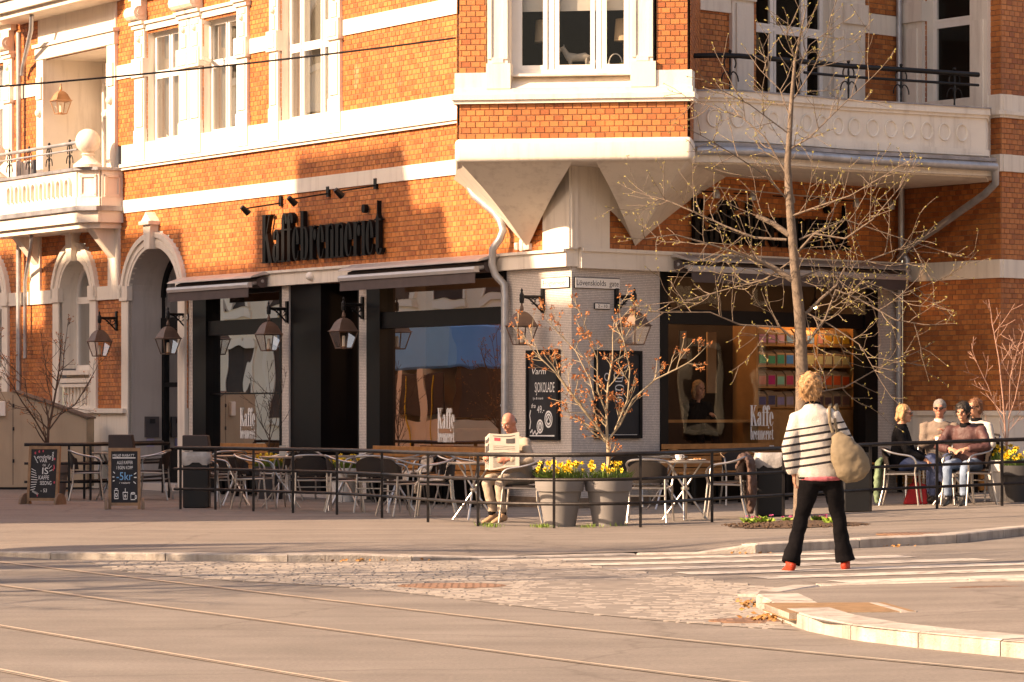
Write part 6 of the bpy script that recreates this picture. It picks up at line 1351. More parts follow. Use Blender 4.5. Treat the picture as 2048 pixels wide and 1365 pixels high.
def street_tree():
    TY = 39.4; base = gp(1601, 1050, SW); TY = base.y
    t = thing('street_tree', 'slender bare street tree with yellow green buds in the planting bed', 'tree', base)
    tp = [(1601, 1052, .10), (1603, 900, .088), (1604, 745, .080), (1600, 640, .072), (1590, 540, .062), (1581, 430, .054), (1575, 330, .044), (1580, 250, .034), (1584, 190, .026), (1590, 120, .018), (1603, 60, .011), (1613, 12, .006)]
    tm, cr, bd_ = MB(), MB(), MB()
    tm.tube([at(x, y, TY) for x, y, r in tp], [r*.88 for x, y, r in tp], 12)
    bf = lambda m, p, d, end: [bud(m, p, rdir(d, .7), rt.uniform(.020, .040), rt.uniform(.005, .0085)) for _ in range(2 if end else (1 if rt.random() < .5 else 0))]
    limbs = [([(1592, 565), (1545, 535), (1500, 512)], .036, 0), ([(1560, 545), (1500, 515), (1430, 492), (1350, 470), (1290, 478)], .020, -.5), ([(1578, 470), (1545, 447), (1513, 432)], .034, .1),
        ([(1573, 480), (1510, 476), (1455, 455), (1390, 425), (1330, 400), (1290, 390)], .019, .5), ([(1595, 505), (1628, 468), (1690, 478), (1745, 440), (1800, 375)], .020, -.3), ([(1600, 640), (1640, 600), (1672, 572), (1690, 535), (1740, 520), (1820, 490)], .024, .2),
        ([(1577, 435), (1640, 412), (1700, 392), (1780, 345)], .016, -.6), ([(1612, 690), (1650, 640), (1672, 580), (1720, 600), (1790, 640), (1850, 650)], .020, -.4), ([(1610, 790), (1690, 775), (1760, 735), (1820, 710)], .013, .5),
        ([(1600, 690), (1560, 655), (1480, 650), (1420, 625), (1325, 625)], .017, -.3), ([(1574, 350), (1530, 275), (1480, 232), (1380, 200)], .014, .4), ([(1578, 300), (1620, 275), (1680, 215), (1750, 150)], .013, -.4),
        ([(1582, 240), (1560, 180), (1520, 140)], .010, .3), ([(1586, 200), (1625, 140), (1650, 90)], .010, -.2), ([(1575, 400), (1530, 350), (1460, 305), (1400, 270)], .014, -.5), ([(1590, 560), (1640, 540), (1720, 560), (1800, 590), (1880, 560)], .016, .5),
        ([(1600, 620), (1660, 650), (1720, 690), (1760, 760)], .013, -.2), ([(1586, 520), (1530, 560), (1450, 580), (1380, 600), (1300, 610)], .013, .2), ([(1592, 150), (1620, 90), (1660, 60)], .007, .2), ([(1590, 120), (1570, 70)], .006, -.1), ([(1580, 270), (1500, 210), (1440, 180)], .010, -.3), ([(1598, 480), (1690, 440), (1780, 470), (1890, 505)], .014, .1)]
    for P_, r, dep in limbs:
        n = len(P_); W = [at(x, y, TY+dep*i/max(1, n-1)) for i, (x, y) in enumerate(P_)]
        (tm if r > .03 else cr).tube(W, [max(.004, .85*r*(1-.7*i/(n-1))) if r < .03 else r*(1-.25*i/(n-1)) for i in range(n)], 7)
        if r > .03 and n == 3: pass
        for i in range(1, n):
            for _ in range(3 if r < .03 else 1):
                q = W[i-1].lerp(W[i], rt.random()); d = (W[i]-W[i-1]).normalized(); sd = d.orthogonal(); sd.rotate(Matrix.Rotation(rt.uniform(0, 6.28), 3, d))
                grow(cr, bd_, q, (d*.6+sd*.7).normalized(), rt.uniform(.3, .75), .0062, 1, .16, .2, .6, bf)
        grow(cr, bd_, W[-1], (W[-1]-W[-2]).normalized(), .35, .005, 1, .1, .2, .6, bf)
    part_trunk = tm.build('trunk', 'bark', t, smooth=True); cr.build('crown', 'bark', t, smooth=True); tag(bd_.build('buds', 'bud', t, fix=False), kind='stuff')
    return t
tree = street_tree()
for k, (x, y, s, rz) in enumerate([(-10.1, 30.9, 1.5, 40), (-10.4, 27.6, 1.6, 150), (-11.0, 25.2, 1.5, 260)]):
    c = copy_tree(tree); c.location = (x, y, 0); c.rotation_euler = (0, 0, R_(rz)); c.scale = (s, s, s)
    c['label'] = ['bare street tree across the tram street beside the setts', 'bare street tree across the tram street between two others', 'bare street tree across the tram street farthest from the cafe'][k]; c['group'] = 'bare trees across the tram street'
# planting bed
bc = gp(1594, 1053, SW)
def mound(m):
    n, rg = 40, 7
    for j in range(rg):
        f = j/(rg-1)
        for i in range(n):
            a = 2*math.pi*i/n; k = 1+.10*math.sin(3*a+1)+.06*math.sin(7*a); m.v.append((bc.x+.74*k*(1-f)*math.cos(a), bc.y+.62*k*(1-f)*math.sin(a), bc.z+.008+.055*math.sin(f*1.57)+rt.uniform(-.008, .008)*(j > 0)+.026*.74*(1-f)*math.cos(a)))
    m.f = [(j*n+i, j*n+(i+1) % n, (j+1)*n+(i+1) % n, (j+1)*n+i) for j in range(rg-1) for i in range(n)]+[tuple((rg-1)*n+i for i in range(n))]
tag(part('planting_bed', 'soil', None, mound, smooth=True), 'oval bed of brown soil round the street tree', 'planting bed')
crumbs = MB()
for _ in range(420):
    a, r = rt.uniform(0, 6.28), rt.random()**.5; q = Vector((bc.x+.85*r*math.cos(a), bc.y+.72*r*math.sin(a), bc.z+.012+.05*(1-r))); s = rt.uniform(.008, .022); crumbs.ball(q, (s, s, s*.7), 5, 4)
tag(crumbs.build('soil_crumbs', 'soil', None, fix=False), 'loose crumbs of earth and bark on the planting bed', 'soil', kind='stuff')
for k, (px, py, sz) in enumerate([(1500, 1046, .11), (1530, 1047, .13), (1578, 1043, .08), (1640, 1042, .10), (1665, 1046, .12)]):
    c = gp(px, py, SW+.035); t = thing('primrose', 'low leafy primrose with pink flowers in the tree bed', 'plant', c, 'primroses in the tree bed'); m, fl = MB(), MB()
    for _ in range(70): a = rt.uniform(0, 6.28); d = Vector((math.cos(a), math.sin(a), rt.uniform(.25, 1.1))); leafq(m, c+Vector((rt.uniform(-.05, .05), rt.uniform(-.05, .05), 0)), d, sz*rt.uniform(.5, 1), sz*.2)
    for _ in range(5):
        q = c+Vector((rt.uniform(-.09, .09), rt.uniform(-.07, .07), sz*rt.uniform(.4, .7)))
        for i in range(5): leafq(fl, q, Vector((math.cos(i*1.26), math.sin(i*1.26), .3)), .025, .011)
    m.build('leaves', 'leaf_lime', t, fix=False); fl.build('flowers', 'pink_flower', t, fix=False)
# grass tufts along the railing foot
for k, (px, py) in enumerate([(968, 1053), (985, 1056), (1078, 1056), (1095, 1057), (1235, 1054), (1180, 1057)]):
    c = gp(px, py, SW); m = MB()
    for _ in range(60 if k != 4 else 20): a = rt.uniform(0, 6.28); leafq(m, c+Vector((rt.gauss(0, .06), rt.gauss(0, .03), 0)), Vector((.4*math.cos(a), .4*math.sin(a), 1)), rt.uniform(.03, .07), .004)
    tag(m.build('grass_tuft', 'leaf_lime', None, fix=False), 'small tuft of bright grass at the railing foot near the pots', 'grass', 'grass tufts at the railing')
# pots
def pot(c, rt_, rb, h, mt, label, rim=.28):
    t = thing('flower_pot', label, 'flower pot', c)
    part('pot', mt, t, lambda m: m.lathe([(rb, 0), (lerp(rb, rt_, 1-rim)*.96, h*(1-rim)), (lerp(rb, rt_, 1-rim)*1.05, h*(1-rim)+.005), (rt_, h-.02), (rt_, h), (rt_-.025, h), (rt_-.03, h-.05)], c, 40), smooth=True)
    part('soil', 'soil', t, lambda m: m.lathe([(rt_-.03, h-.06), (rt_-.03, h-.045)], c, 24)); return t
def daffs(t, c, r, h, n, mt='daffodil'):
    lv, fl = MB(), MB()
    for _ in range(n*9):
        a, q = rt.uniform(0, 6.28), r*rt.random()**.5; p = c+Vector((q*math.cos(a), q*math.sin(a), h-.05)); a = rt.uniform(0, 6.28); d = Vector((.5*math.cos(a), .5*math.sin(a), 1)).normalized(); l = rt.uniform(.10, .22)
        e = p+d*l*.6; d2 = (d+Vector((.8*math.cos(a), .8*math.sin(a), -.1))).normalized(); w = d.orthogonal().normalized()*.006; lv.add([p-w, p+w, e+w, e-w, e+d2*l*.45], [(0, 1, 2, 3), (3, 2, 4)])
    for _ in range(n):
        a, q = rt.uniform(0, 6.28), r*1.05*rt.random()**.5; p = c+Vector((q*math.cos(a), q*math.sin(a), h+rt.uniform(.07, .19))); lv.tube([p-Vector((0, 0, .18)), p], .003, 4, cap=False)
        f = Vector((rt.gauss(-.3, .6), rt.gauss(-.6, .5), .3)).normalized(); u = f.orthogonal().normalized(); v = f.cross(u)
        for i in range(6): an = i*1.047; d = u*math.cos(an)+v*math.sin(an); s = f.cross(d)*.011; fl.add([p, p+d*.018+s, p+d*.036, p+d*.018-s], [(0, 1, 2, 3)])
        fl.tube([p, p+f*.022], [.008, .012], 6, cap=False)
    tag(lv.build('leaves', 'leaf_green', t, fix=False), kind='stuff'); tag(fl.build('blooms', mt, t, fix=False), kind='stuff')
p1_ = gp(1120, 1053.5, SW); t1 = pot(p1_, .29, .18, .565, 'pot_grey', 'big grey pot of daffodils without shrub at the railing'); daffs(t1, p1_, .26, .565, 46)
p2_ = gp(1217, 1052, SW); t2 = pot(p2_, .285, .18, .555, 'pot_grey', 'big grey pot holding the orange leaved shrub and daffodils'); daffs(t2, p2_, .26, .555, 22)
q = Vector(FL(FL.u(540, 1.0), 1.0, SW)); t3 = pot(q, .27, .19, .50, 'pot_dark', 'dark pot of yellow flowers under the narrow shop window'); daffs(t3, q, .24, .5, 30)
q3 = q.copy(); q = Vector(FL(FL.u(688, .8), .8, SW)); t4 = pot(q, .27, .19, .50, 'pot_white', 'pale pot of yellow flowers next to the shop door'); daffs(t4, q, .24, .5, 30)
qr = gp(2006, 1003, SW); t5 = pot(qr, .25, .17, .55, 'pot_white', 'white pot of yellow flowers and a bare sapling by the wall'); daffs(t5, qr, .23, .55, 28)
q = gp(2040, 1004, SW); t6 = pot(q, .27, .17, .48, 'pot_dark', 'dark pot of yellow flowers beside the white pot'); daffs(t6, q, .25, .48, 30)
ql = gp(104, 998, SW); t7 = pot(ql, .28, .19, .55, 'pot_grey', 'grey pot with a bare shrub behind the ice coffee sign')
def shrub(label, base, stems, mt, leaf=None, up=.2, lev=2, wig=.14, budk=None, r0=.022, spread=.6):
    t = thing('shrub', label, 'shrub', base); m, lf = MB(), MB()
    def bf(mm, p, d, end):
        if leaf and (end or rt.random() < budk[0]):
            for _ in range(budk[1] if end else budk[1]//2): leafq(mm, Vector(p)+Vector((rt.gauss(0, .012), rt.gauss(0, .012), rt.gauss(0, .012))), rdir(d, .9), rt.uniform(.02, .045), .009)
    for P_, r in stems:
        m.tube(P_, [.85*r*(1-.35*i/(len(P_)-1)) for i in range(len(P_))], 8)
        for k in range(1, len(P_)):
            d = (Vector(P_[k])-Vector(P_[k-1])).normalized()
            for _ in range(2): sd = d.orthogonal(); sd.rotate(Matrix.Rotation(rt.uniform(0, 6.28), 3, d)); grow(m, lf, Vector(P_[k-1]).lerp(Vector(P_[k]), rt.uniform(.4, 1)), (d*.7+sd*spread).normalized(), rt.uniform(.25, .5), r*.42, lev-1, up, wig, spread, bf)
        grow(m, lf, P_[-1], (Vector(P_[-1])-Vector(P_[-2])).normalized(), .45, r*.55, lev, up, wig, spread, bf)
    m.build('stems', mt, t, smooth=True)
    if leaf: tag(lf.build('leaf_clusters', leaf, t, fix=False), kind='stuff')
    return t
Yp = p2_.y
S = lambda pts_, Y, dy=0: [at(x, y, Y+dy*i) for i, (x, y) in enumerate(pts_)]
shrub('shrub with pale stems and orange young leaves in the grey pot', p2_+Vector((0, 0, .5)), [(S([(1217, 960), (1217, 905), (1214, 870)], Yp), .032), (S([(1214, 880), (1190, 850), (1165, 815), (1130, 770)], Yp, -.06), .018), (S([(1214, 870), (1213, 820), (1216, 770), (1225, 720)], Yp, .05), .018), (S([(1217, 880), (1240, 850), (1265, 800), (1310, 760), (1360, 735)], Yp, .05), .016), (S([(1190, 850), (1150, 800), (1110, 745), (1075, 710)], Yp, -.02), .012), (S([(1214, 830), (1195, 780), (1195, 720), (1180, 680)], Yp, -.1), .012), (S([(1230, 860), (1255, 800), (1260, 740), (1245, 670)], Yp, -.06), .012), (S([(1190, 800), (1180, 760), (1150, 700), (1125, 675)], Yp, .06), .009)], 'bark_pale', 'leaf_orange', .12, 2, .14, (.26, 9))
Yl = ql.y
shrub('bare dark shrub in the pot behind the ice coffee sign', ql+Vector((0, 0, .5)), [(S([(97, 925), (95, 890), (97, 855)], Yl), .034), (S([(97, 860), (105, 820), (112, 780), (118, 740)], Yl, .05), .022), (S([(93, 880), (70, 840), (45, 805), (30, 780)], Yl, -.05), .016), (S([(98, 860), (120, 830), (150, 810), (175, 770)], Yl, .04), .014), (S([(92, 870), (80, 830), (55, 800), (50, 760), (20, 730)], Yl, -.08), .010), (S([(106, 810), (95, 770), (90, 720)], Yl, .06), .010), (S([(110, 790), (125, 740), (130, 690)], Yl, -.06), .010)], 'bark_dark', 'leaf_orange', .22, 2, .14, (.10, 3))
Yd = q3.y
shrub('thin leafless shrub in the dark pot under the narrow window', q3+Vector((0, 0, .45)), [(S([(538, 925), (538, 890), (540, 860)], Yd), .014), (S([(540, 880), (552, 845), (560, 800)], Yd, .04), .008), (S([(538, 880), (525, 850), (515, 810)], Yd, -.04), .008), (S([(540, 865), (545, 830), (540, 780)], Yd, .02), .008)], 'bark_dark', None, .25, 2, .12)
Yr = qr.y
shrub('bare pinkish sapling in the white pot against the brick wall', qr+Vector((0, 0, .5)), [(S([(2016, 925), (2012, 880), (2006, 800), (1998, 720), (1988, 665)], Yr), .014), (S([(2014, 900), (2018, 840), (2020, 760), (2030, 720)], Yr, .02), .009), (S([(2010, 850), (1990, 810), (1975, 770), (1965, 750)], Yr, -.03), .008), (S([(2016, 840), (2030, 800), (2040, 750), (2046, 700)], Yr, .03), .008)], 'bark_pink', None, .2, 2, .12)
# fallen leaves by the kerbs and the inlet
lv = MB()
def litter(px, py, sx, sy, n, base=.0):
    for _ in range(n):
        p = gp(px+rt.gauss(0, sx), py+rt.gauss(0, sy), base); a = rt.uniform(0, 6.28); leafq(lv, p+Vector((0, 0, .012)), Vector((math.cos(a), math.sin(a), rt.uniform(0, .35))), rt.uniform(.025, .055), .013)
litter(690, 1123, 30, 1.0, 45); litter(760, 1122, 25, 1, 35); litter(835, 1121, 15, 1, 25); litter(470, 1122, 8, 1, 14); litter(1500, 1212, 14, 5, 40); litter(1530, 1240, 18, 4, 55); litter(1765, 1092, 24, 1.6, 70); litter(1880, 1087, 15, 1.5, 20); litter(1500, 1108, 20, 1, 15); litter(120, 985, 25, 2, 25, SW)
tag(lv.build('fallen_leaves', 'dry_leaf', None, fix=False), 'scattered dry leaves along the kerbs and drain', 'leaves', kind='stuff')
# ------------------------------------------------------------------ people
tmp_scene = bpy.data.scenes.new('tmp')
def fuse(mb, name, mt, parent, vox=.013, it=4, fac=.5, wr=0):
    me = bpy.data.meshes.new(name); me.from_pydata(mb.v, [], mb.f); me.update()
    bm = bmesh.new(); bm.from_mesh(me); bmesh.ops.recalc_face_normals(bm, faces=bm.faces[:]); bm.to_mesh(me); bm.free()
    o = bpy.data.objects.new(name, me); tmp_scene.collection.objects.link(o)
    r = o.modifiers.new('r', 'REMESH'); r.mode = 'VOXEL'; r.voxel_size = vox; s = o.modifiers.new('s', 'SMOOTH'); s.factor = fac; s.iterations = it
    tmp_scene.view_layers[0].update(); dg = tmp_scene.view_layers[0].depsgraph; nm = bpy.data.meshes.new_from_object(o.evaluated_get(dg)); bpy.data.objects.remove(o); bpy.data.meshes.remove(me)
    if wr:                                              # cloth folds
        for v in nm.vertices:
            n = v.normal; k = noise.noise(Vector((v.co.x*9, v.co.y*9, v.co.z*14)))+.5*noise.noise(v.co*26); v.co = v.co+n*(k*wr)
    nm.materials.clear(); nm.materials.append(M[mt]); nm.name = name
    for p in nm.polygons: p.use_smooth = True
    o = bpy.data.objects.new(name, nm); col.objects.link(o); o.parent = parent
    return o
def rotm(yaw=0, pitch=0, roll=0): return Matrix.Rotation(R_(yaw), 3, 'Z') @ Matrix.Rotation(R_(pitch), 3, 'X') @ Matrix.Rotation(R_(roll), 3, 'Y')
V = Vector
def head(m, c, Rm):
    q = lambda x, y, z: c+Rm @ V((x, y, z))
    m.ball(c+Rm @ V((0, .008, .015)), (.076, .094, .105), 16, 12, Rm); m.ball(q(0, -.022, -.05), (.057, .066, .068), 14, 10, Rm); m.tube([q(0, -.088, .02), q(0, -.112, -.022)], [.010, .017], 8)
    for s in (-1, 1): m.ball(q(s*.078, .012, -.008), (.011, .024, .033), 8, 6, Rm); m.ball(q(s*.036, -.066, -.02), (.026, .02, .024), 8, 6, Rm)
    m.ball(q(0, -.078, .034), (.05, .018, .014), 10, 6, Rm); m.ball(q(0, -.086, -.058), (.024, .012, .012), 8, 6, Rm); m.ball(q(0, -.072, -.095), (.024, .02, .018), 8, 6, Rm)
def face_bits(t, c, Rm, shades=False, lipm='skin_red'):
    q = lambda x, y, z: c+Rm @ V((x, y, z))
    if shades:
        def g_(m):
            for s in (-1, 1): m.ball(q(s*.034, -.098, .012), (.03, .008, .02), 12, 8, Rm); m.tube([q(s*.062, -.09, .018), q(s*.082, .0, .014)], .004, 6)
            m.tube([q(-.012, -.104, .016), q(.012, -.104, .016)], .004, 6)
        o = part('sunglasses', 'sunglass', None, g_); o.parent = t
    else:
        for s in (-1, 1): o = part('eye', 'sunglass', None, lambda m: m.ball(q(s*.031, -.087, .008), (.011, .007, .007), 8, 6, Rm)); o.parent = t
    o = part('mouth', lipm, None, lambda m: m.ball(q(0, -.096, -.058), (.022, .007, .006), 10, 6, Rm)); o.parent = t
def hand(m, w, d, pn, side, curl=.5, sc=1.0):
    """w wrist, d along the hand, pn palm normal, side: thumb direction sign"""
    d = V(d).normalized(); pn = V(pn); pn = (pn-d*pn.dot(d)).normalized(); a = d.cross(pn).normalized()*side
    B = Matrix((a, pn, d)).transposed(); m.ball(w+d*.05*sc, (.039*sc, .017*sc, .052*sc), 10, 8, B); m.tube([w-d*.04, w+d*.02], [.026, .024], 8)
    for i, (o, l) in enumerate(((.028, .070), (.010, .078), (-.009, .073), (-.027, .057))):
        p0 = w+d*.085*sc+a*o*sc; p1 = p0+(d*math.cos(curl*.7)+pn*math.sin(curl*.7))*l*.5*sc; p2 = p1+(d*math.cos(curl*1.7)+pn*math.sin(curl*1.7))*l*.5*sc; m.tube([p0-d*.02, p0, p1, p2], [.0095*sc, .0095*sc, .0088*sc, .0075*sc], 7)
    p0 = w+d*.025*sc+a*.032*sc; p1 = p0+(d*.6+a*.7+pn*.3).normalized()*.04*sc; p2 = p1+(d*.9+a*.1+pn*.5).normalized()*.032*sc; m.tube([p0-a*.015, p0, p1, p2], [.013*sc, .012*sc, .0105*sc, .008*sc], 7)
def shoe(t, ank, toe, mt, hgt=.09, name='shoe', sole=True, boot=0):
    m = MB(); a, b = V(ank), V(toe); f = (b-a); f.z *= 1.0; l = f.length; f.normalize(); sd = f.cross(V((0, 0, 1))).normalized(); u = sd.cross(f)
    m.tube([a-f*.075-u*.02, a-f*.06-u*.015, a-f*.02-u*.01, a+f*.06-u*.02, a+f*.12-u*.03, a+f*.165-u*.036, a+f*.185-u*.04], [(.02, .02), (.032, .042), (.036, .05), (.039, .038), (.044, .028), (.034, .02), (.012, .01)], 10, side=sd)
    m.tube([a-u*.02, a+u*(.05+boot)], [.042, .045], 10)
    o = fuse(m, name, mt, t, .011, 3); return o
def hair(t, c, Rm, mt, vol=1.0, longh=0, back=True, messy=.01, bun=False, bald=False):
    m = MB(); q = lambda x, y, z: c+Rm @ V((x, y, z))
    if bald: m.ball(q(0, .045, -.005), (.082, .062, .055), 14, 10, Rm)
    else:
        m.ball(q(0, .022, .038), (.087*vol, .097*vol, .092*vol), 18, 12, Rm); m.ball(q(0, .05, -.02), (.08*vol, .066*vol, .085*vol), 14, 10, Rm)
        if longh:
            for s in (-1, 1): m.tube([q(s*.07, .0, .04), q(s*.086, .01, -.05), q(s*.078, .0, -.08-longh)], [.03, .034, .02], 8)
            m.tube([q(0, .07, 0), q(0, .08, -.08), q(0, .07, -.09-longh)], [(.075, .04), (.08, .04), (.06, .025)], 10, side=Rm @ V((1, 0, 0)))
        if bun: m.ball(q(.03, .10, .0), (.06, .05, .055), 12, 8, Rm); m.ball(q(-.01, .09, -.05), (.05, .04, .04), 10, 8, Rm)
    o = fuse(m, 'hair', mt, t, .011, 2)
    for v in o.data.vertices: k = noise.noise(v.co*38)+.6*noise.noise(v.co*V((90, 90, 30)) if False else V((v.co.x*80, v.co.y*80, v.co.z*26))); v.co = v.co+v.normal*k*messy
    st = MB()                                            # loose strands
    if messy > .006:
        for v in list(o.data.vertices)[::max(1, len(o.data.vertices)//260)]:
            p = v.co.copy(); d = (v.normal*.5+V((rt.gauss(0, .5), rt.gauss(0, .5), rt.gauss(-.5, .5)))).normalized(); st.tube([p, p+d*.02, p+d*.034+V((rt.gauss(0, .008), rt.gauss(0, .008), -.012))], [.0022, .0018, .0008], 4, cap=False)
        s_ = st.build('loose_strands', mt, None, fix=False); s_.parent = o
def elbow(s, w, out, L=.29, L2=.27):
    s, w = V(s), V(w); d = w-s; l = min(d.length, (L+L2)*.995); d.normalize(); x = (L*L-L2*L2+l*l)/(2*l); h = math.sqrt(max(0, L*L-x*x)); o = V(out); o = (o-d*o.dot(d)).normalized(); return s+d*x+o*h
def person(label, loc, yaw): 
    t = thing('person', label, 'person', loc); t.rotation_euler = (0, 0, R_(yaw)); return t
def seated(label, loc, yaw, top, legs, shoes, skin='skin', lean=.05, seat=.46, hd=(0, 0, 0), hands=None, pals=None, shades=False, cross=False, girth=1.0, hairk=None, knees=None, vox=.019, collar=None, outs=None, foot=None, sleeves=None, curl=.6):
    t = person(label, loc, yaw); z = seat+.10; ch = V((0, -lean*.6, z+.36)); nk = V((0, -lean, z+.50)); hc = V((0, -lean*1.5-.03, z+.655)); Rm = rotm(*hd)
    G = girth
    sh = [V((s*.178*G, -lean*.9, z+.425)) for s in (-1, 1)]; wr = [V(h) for h in (hands or ((-.16, -.30, z+.06), (.16, -.30, z+.06)))]; outs = outs or [(-.6, .4, -.8), (.6, .4, -.8)]
    el = [elbow(sh[i], wr[i], outs[i]) for i in (0, 1)]
    m = MB(); m.tube([V((0, .01, z-.10)), V((0, 0, z)), V((0, -lean*.3, z+.18)), ch, V((0, -lean*.9, z+.455)), V((0, -lean, z+.50))], [(.17*G, .13*G), (.18*G, .135*G), (.165*G, .125*G), (.185*G, .125*G), (.15*G, .095), (.07, .065)], 16, side=(1, 0, 0))
    for i in (0, 1): fw = (wr[i]-el[i]).normalized(); m.tube([sh[i]+V(((-1, 1)[i]*-.03, 0, .0)), sh[i], lerp(sh[i], el[i], .5), el[i], lerp(el[i], wr[i], .5), wr[i]-fw*.01], [.055*G, .064*G, .058*G, .054*G, .050*G, .043*G], 12)
    fuse(m, 'jacket', top, t, vox, 4, wr=.010)
    b = MB(); head(b, hc, Rm); b.tube([hc+Rm @ V((0, .02, -.06)), nk, V((0, -lean*.9, z+.44))], [.052, .056, .065], 12)
    for i in (0, 1): d = (wr[i]-el[i]).normalized(); b.tube([V((0, -lean*.9, z+.44)), sh[i], el[i], wr[i]+d*.02], .028, 8); hand(b, wr[i]+d*.02, (d+V((0, 0, -.1))).normalized(), (pals or [(.5, 0, -1), (-.5, 0, -1)])[i], (1, -1)[i] if False else (-1, 1)[i], curl)
    fuse(b, 'body', skin, t, .0105, 2, .4); face_bits(t, hc, Rm, shades)
    kn = knees or [V((-.12, -.44, seat+.07)), V((.12, -.44, seat+.07))]; kn = [V(k) for k in kn]; an = [V(a) for a in (foot or ((-.12, -.42, .10), (.12, -.46, .10)))]
    m = MB(); m.tube([V((0, .03, z-.06)), V((0, -.02, z-.05)), V((0, -.08, z-.05))], [(.15*G, .1), (.18*G, .11), (.16*G, .09)], 14, side=(1, 0, 0))
    for i in (0, 1): hp = V(((-1, 1)[i]*.09*G, -.02, z-.03)); m.tube([hp, lerp(hp, kn[i], .5), kn[i]+V((0, .03, 0)), kn[i]+V((0, .0, -.05)), lerp(kn[i], an[i], .5), an[i]+V((0, 0, .02))], [.092*G, .082, .066, .064, .060, .056], 12)
    fuse(m, 'trousers', legs, t, vox, 4, wr=.008)
    for i in (0, 1): shoe(t, an[i]+V((0, 0, -.035)), an[i]+V((0, -.2, -.065)), shoes)
    if collar: m = MB(); m.tube([nk+V((0, 0, -.05)), nk+V((0, 0, .02))], [(.085, .08), (.075, .07)], 14, side=(1, 0, 0)); fuse(m, 'collar', collar, t, .009, 2)
    if hairk: hair(t, hc, Rm, **hairk)
    return t, hc, z
# --- woman walking away in the striped sweater
wp = gp(1634, 1141); t = person('woman in a striped cream sweater and black jeans walking away over the crossing', wp, 0)
# local frame: +y away from us; drawn facing +y
m = MB(); hips = V((.03, 0, .90))
m.tube([V((.035, 0, .80)), V((.03, 0, .86)), V((.015, 0, .95)), V((-.01, 0, 1.10)), V((-.025, 0, 1.26)), V((-.03, .0, 1.36)), V((-.035, .01, 1.415)), V((-.035, .015, 1.45))], [(.198, .135), (.205, .142), (.192, .136), (.178, .128), (.182, .122), (.165, .108), (.105, .085), (.07, .068)], 18, side=(1, 0, 0))
shL, shR = V((-.178, 0, 1.335)), V((.128, .0, 1.345)); elL = V((-.250, -.05, 1.08)); wrL = V((-.205, .01, .85)); wrR = V((.20, .22, 1.10)); elR = V((.28, .03, 1.10))
m.tube([shL+V((.04, 0, .01)), shL, lerp(shL, elL, .5), elL, lerp(elL, wrL, .5), wrL], [.060, .068, .066, .065, .070, .058], 14); m.tube([shR+V((-.04, 0, .01)), shR, lerp(shR, elR, .5), elR, wrR], [.08, .082, .072, .068, .06], 12)
sw_ = fuse(m, 'sweater', 'sweater', t, .014, 4, wr=.006)
m = MB(); m.tube([V((-.035, .015, 1.43)), V((-.035, .02, 1.475))], [(.072, .07), (.066, .064)], 16, side=(1, 0, 0)); fuse(m, 'neckband', 'cloth_black', t, .008, 2)
m = MB(); m.tube([V((.035, 0, .782)), V((.035, 0, .82))], [(.192, .147), (.198, .15)], 18, side=(1, 0, 0)); fuse(m, 'shirt_hem', 'cloth_pink', t, .011, 3, wr=.008)
m = MB(); m.tube([V((.035, 0, .80)), V((.035, 0, .818))], [(.201, .139), (.203, .141)], 20, side=(1, 0, 0)); fuse(m, 'hem_band', 'cloth_black', t, .008, 1)
m = MB(); hL, hR = V((-.055, 0, .80)), V((.125, 0, .80)); kL, kR = V((-.13, .04, .46)), V((.19, .03, .46)); aL_, aR_ = V((-.235, -.03, .065)), V((.25, .02, .075))
m.tube([V((.035, 0, .86)), V((.035, .0, .80)), V((.035, -.005, .74))], [(.17, .125), (.188, .14), (.165, .125)], 16, side=(1, 0, 0))
m.tube([hL, lerp(hL, kL, .35), lerp(hL, kL, .7), kL, lerp(kL, aL_, .4), lerp(kL, aL_, .8), aL_], [(.10, .115), (.092, .102), (.074, .080), (.064, .070), (.064, .070), (.076, .084), (.090, .10)], 14, side=(1, 0, 0)); m.tube([hR, lerp(hR, kR, .35), lerp(hR, kR, .7), kR, lerp(kR, aR_, .4), lerp(kR, aR_, .8), aR_], [(.10, .115), (.092, .102), (.075, .080), (.065, .070), (.066, .072), (.078, .086), (.092, .10)], 14, side=(1, 0, 0))
jeans = fuse(m, 'jeans', 'denim_black', t, .014, 4, wr=.009)
if False: o = part('back_pocket', 'denim_black', None, lambda mm: mm.prism([(-.055, .06), (.055, .06), (.055, -.03), (0, -.06), (-.055, -.03)], lambda x, z: (.035+s*.085+x, -.150, .83+z), lambda x, z: (.035+s*.085+x, -.128, .83+z))); o.parent = jeans
hc = V((-.055, .045, 1.585)); Rm = rotm(180-8, -6, 0)
b = MB(); head(b, hc, Rm); b.tube([hc+Rm @ V((0, .02, -.06)), V((-.04, .02, 1.44)), V((-.035, .01, 1.40))], [.05, .052, .06], 12); b.tube([V((-.035, .01, 1.40)), shL, elL, wrL], .03, 8); b.tube([V((-.035, .01, 1.40)), shR, elR, wrR+V((0, .02, 0))], .03, 8); hand(b, wrL+V((.005, 0, -.005)), (.06, .05, -1), (1, .1, 0), -1, .55); hand(b, wrR+V((0, .02, 0)), (-.3, .9, 0), (0, 0, -1), 1, .9)
fuse(b, 'body', 'skin', t, .008, 2, .4)
hair(t, hc+V((.0, -.012, .012)), Rm, 'hair_blond', 1.17, 0, bun=True, messy=.016)
shoe(t, aL_+V((0, .0, -.02)), aL_+V((-.06, .19, -.06)), 'shoe_red'); shoe(t, aR_+V((0, .0, -.035)), aR_+V((.05, .2, -.075)), 'shoe_red')
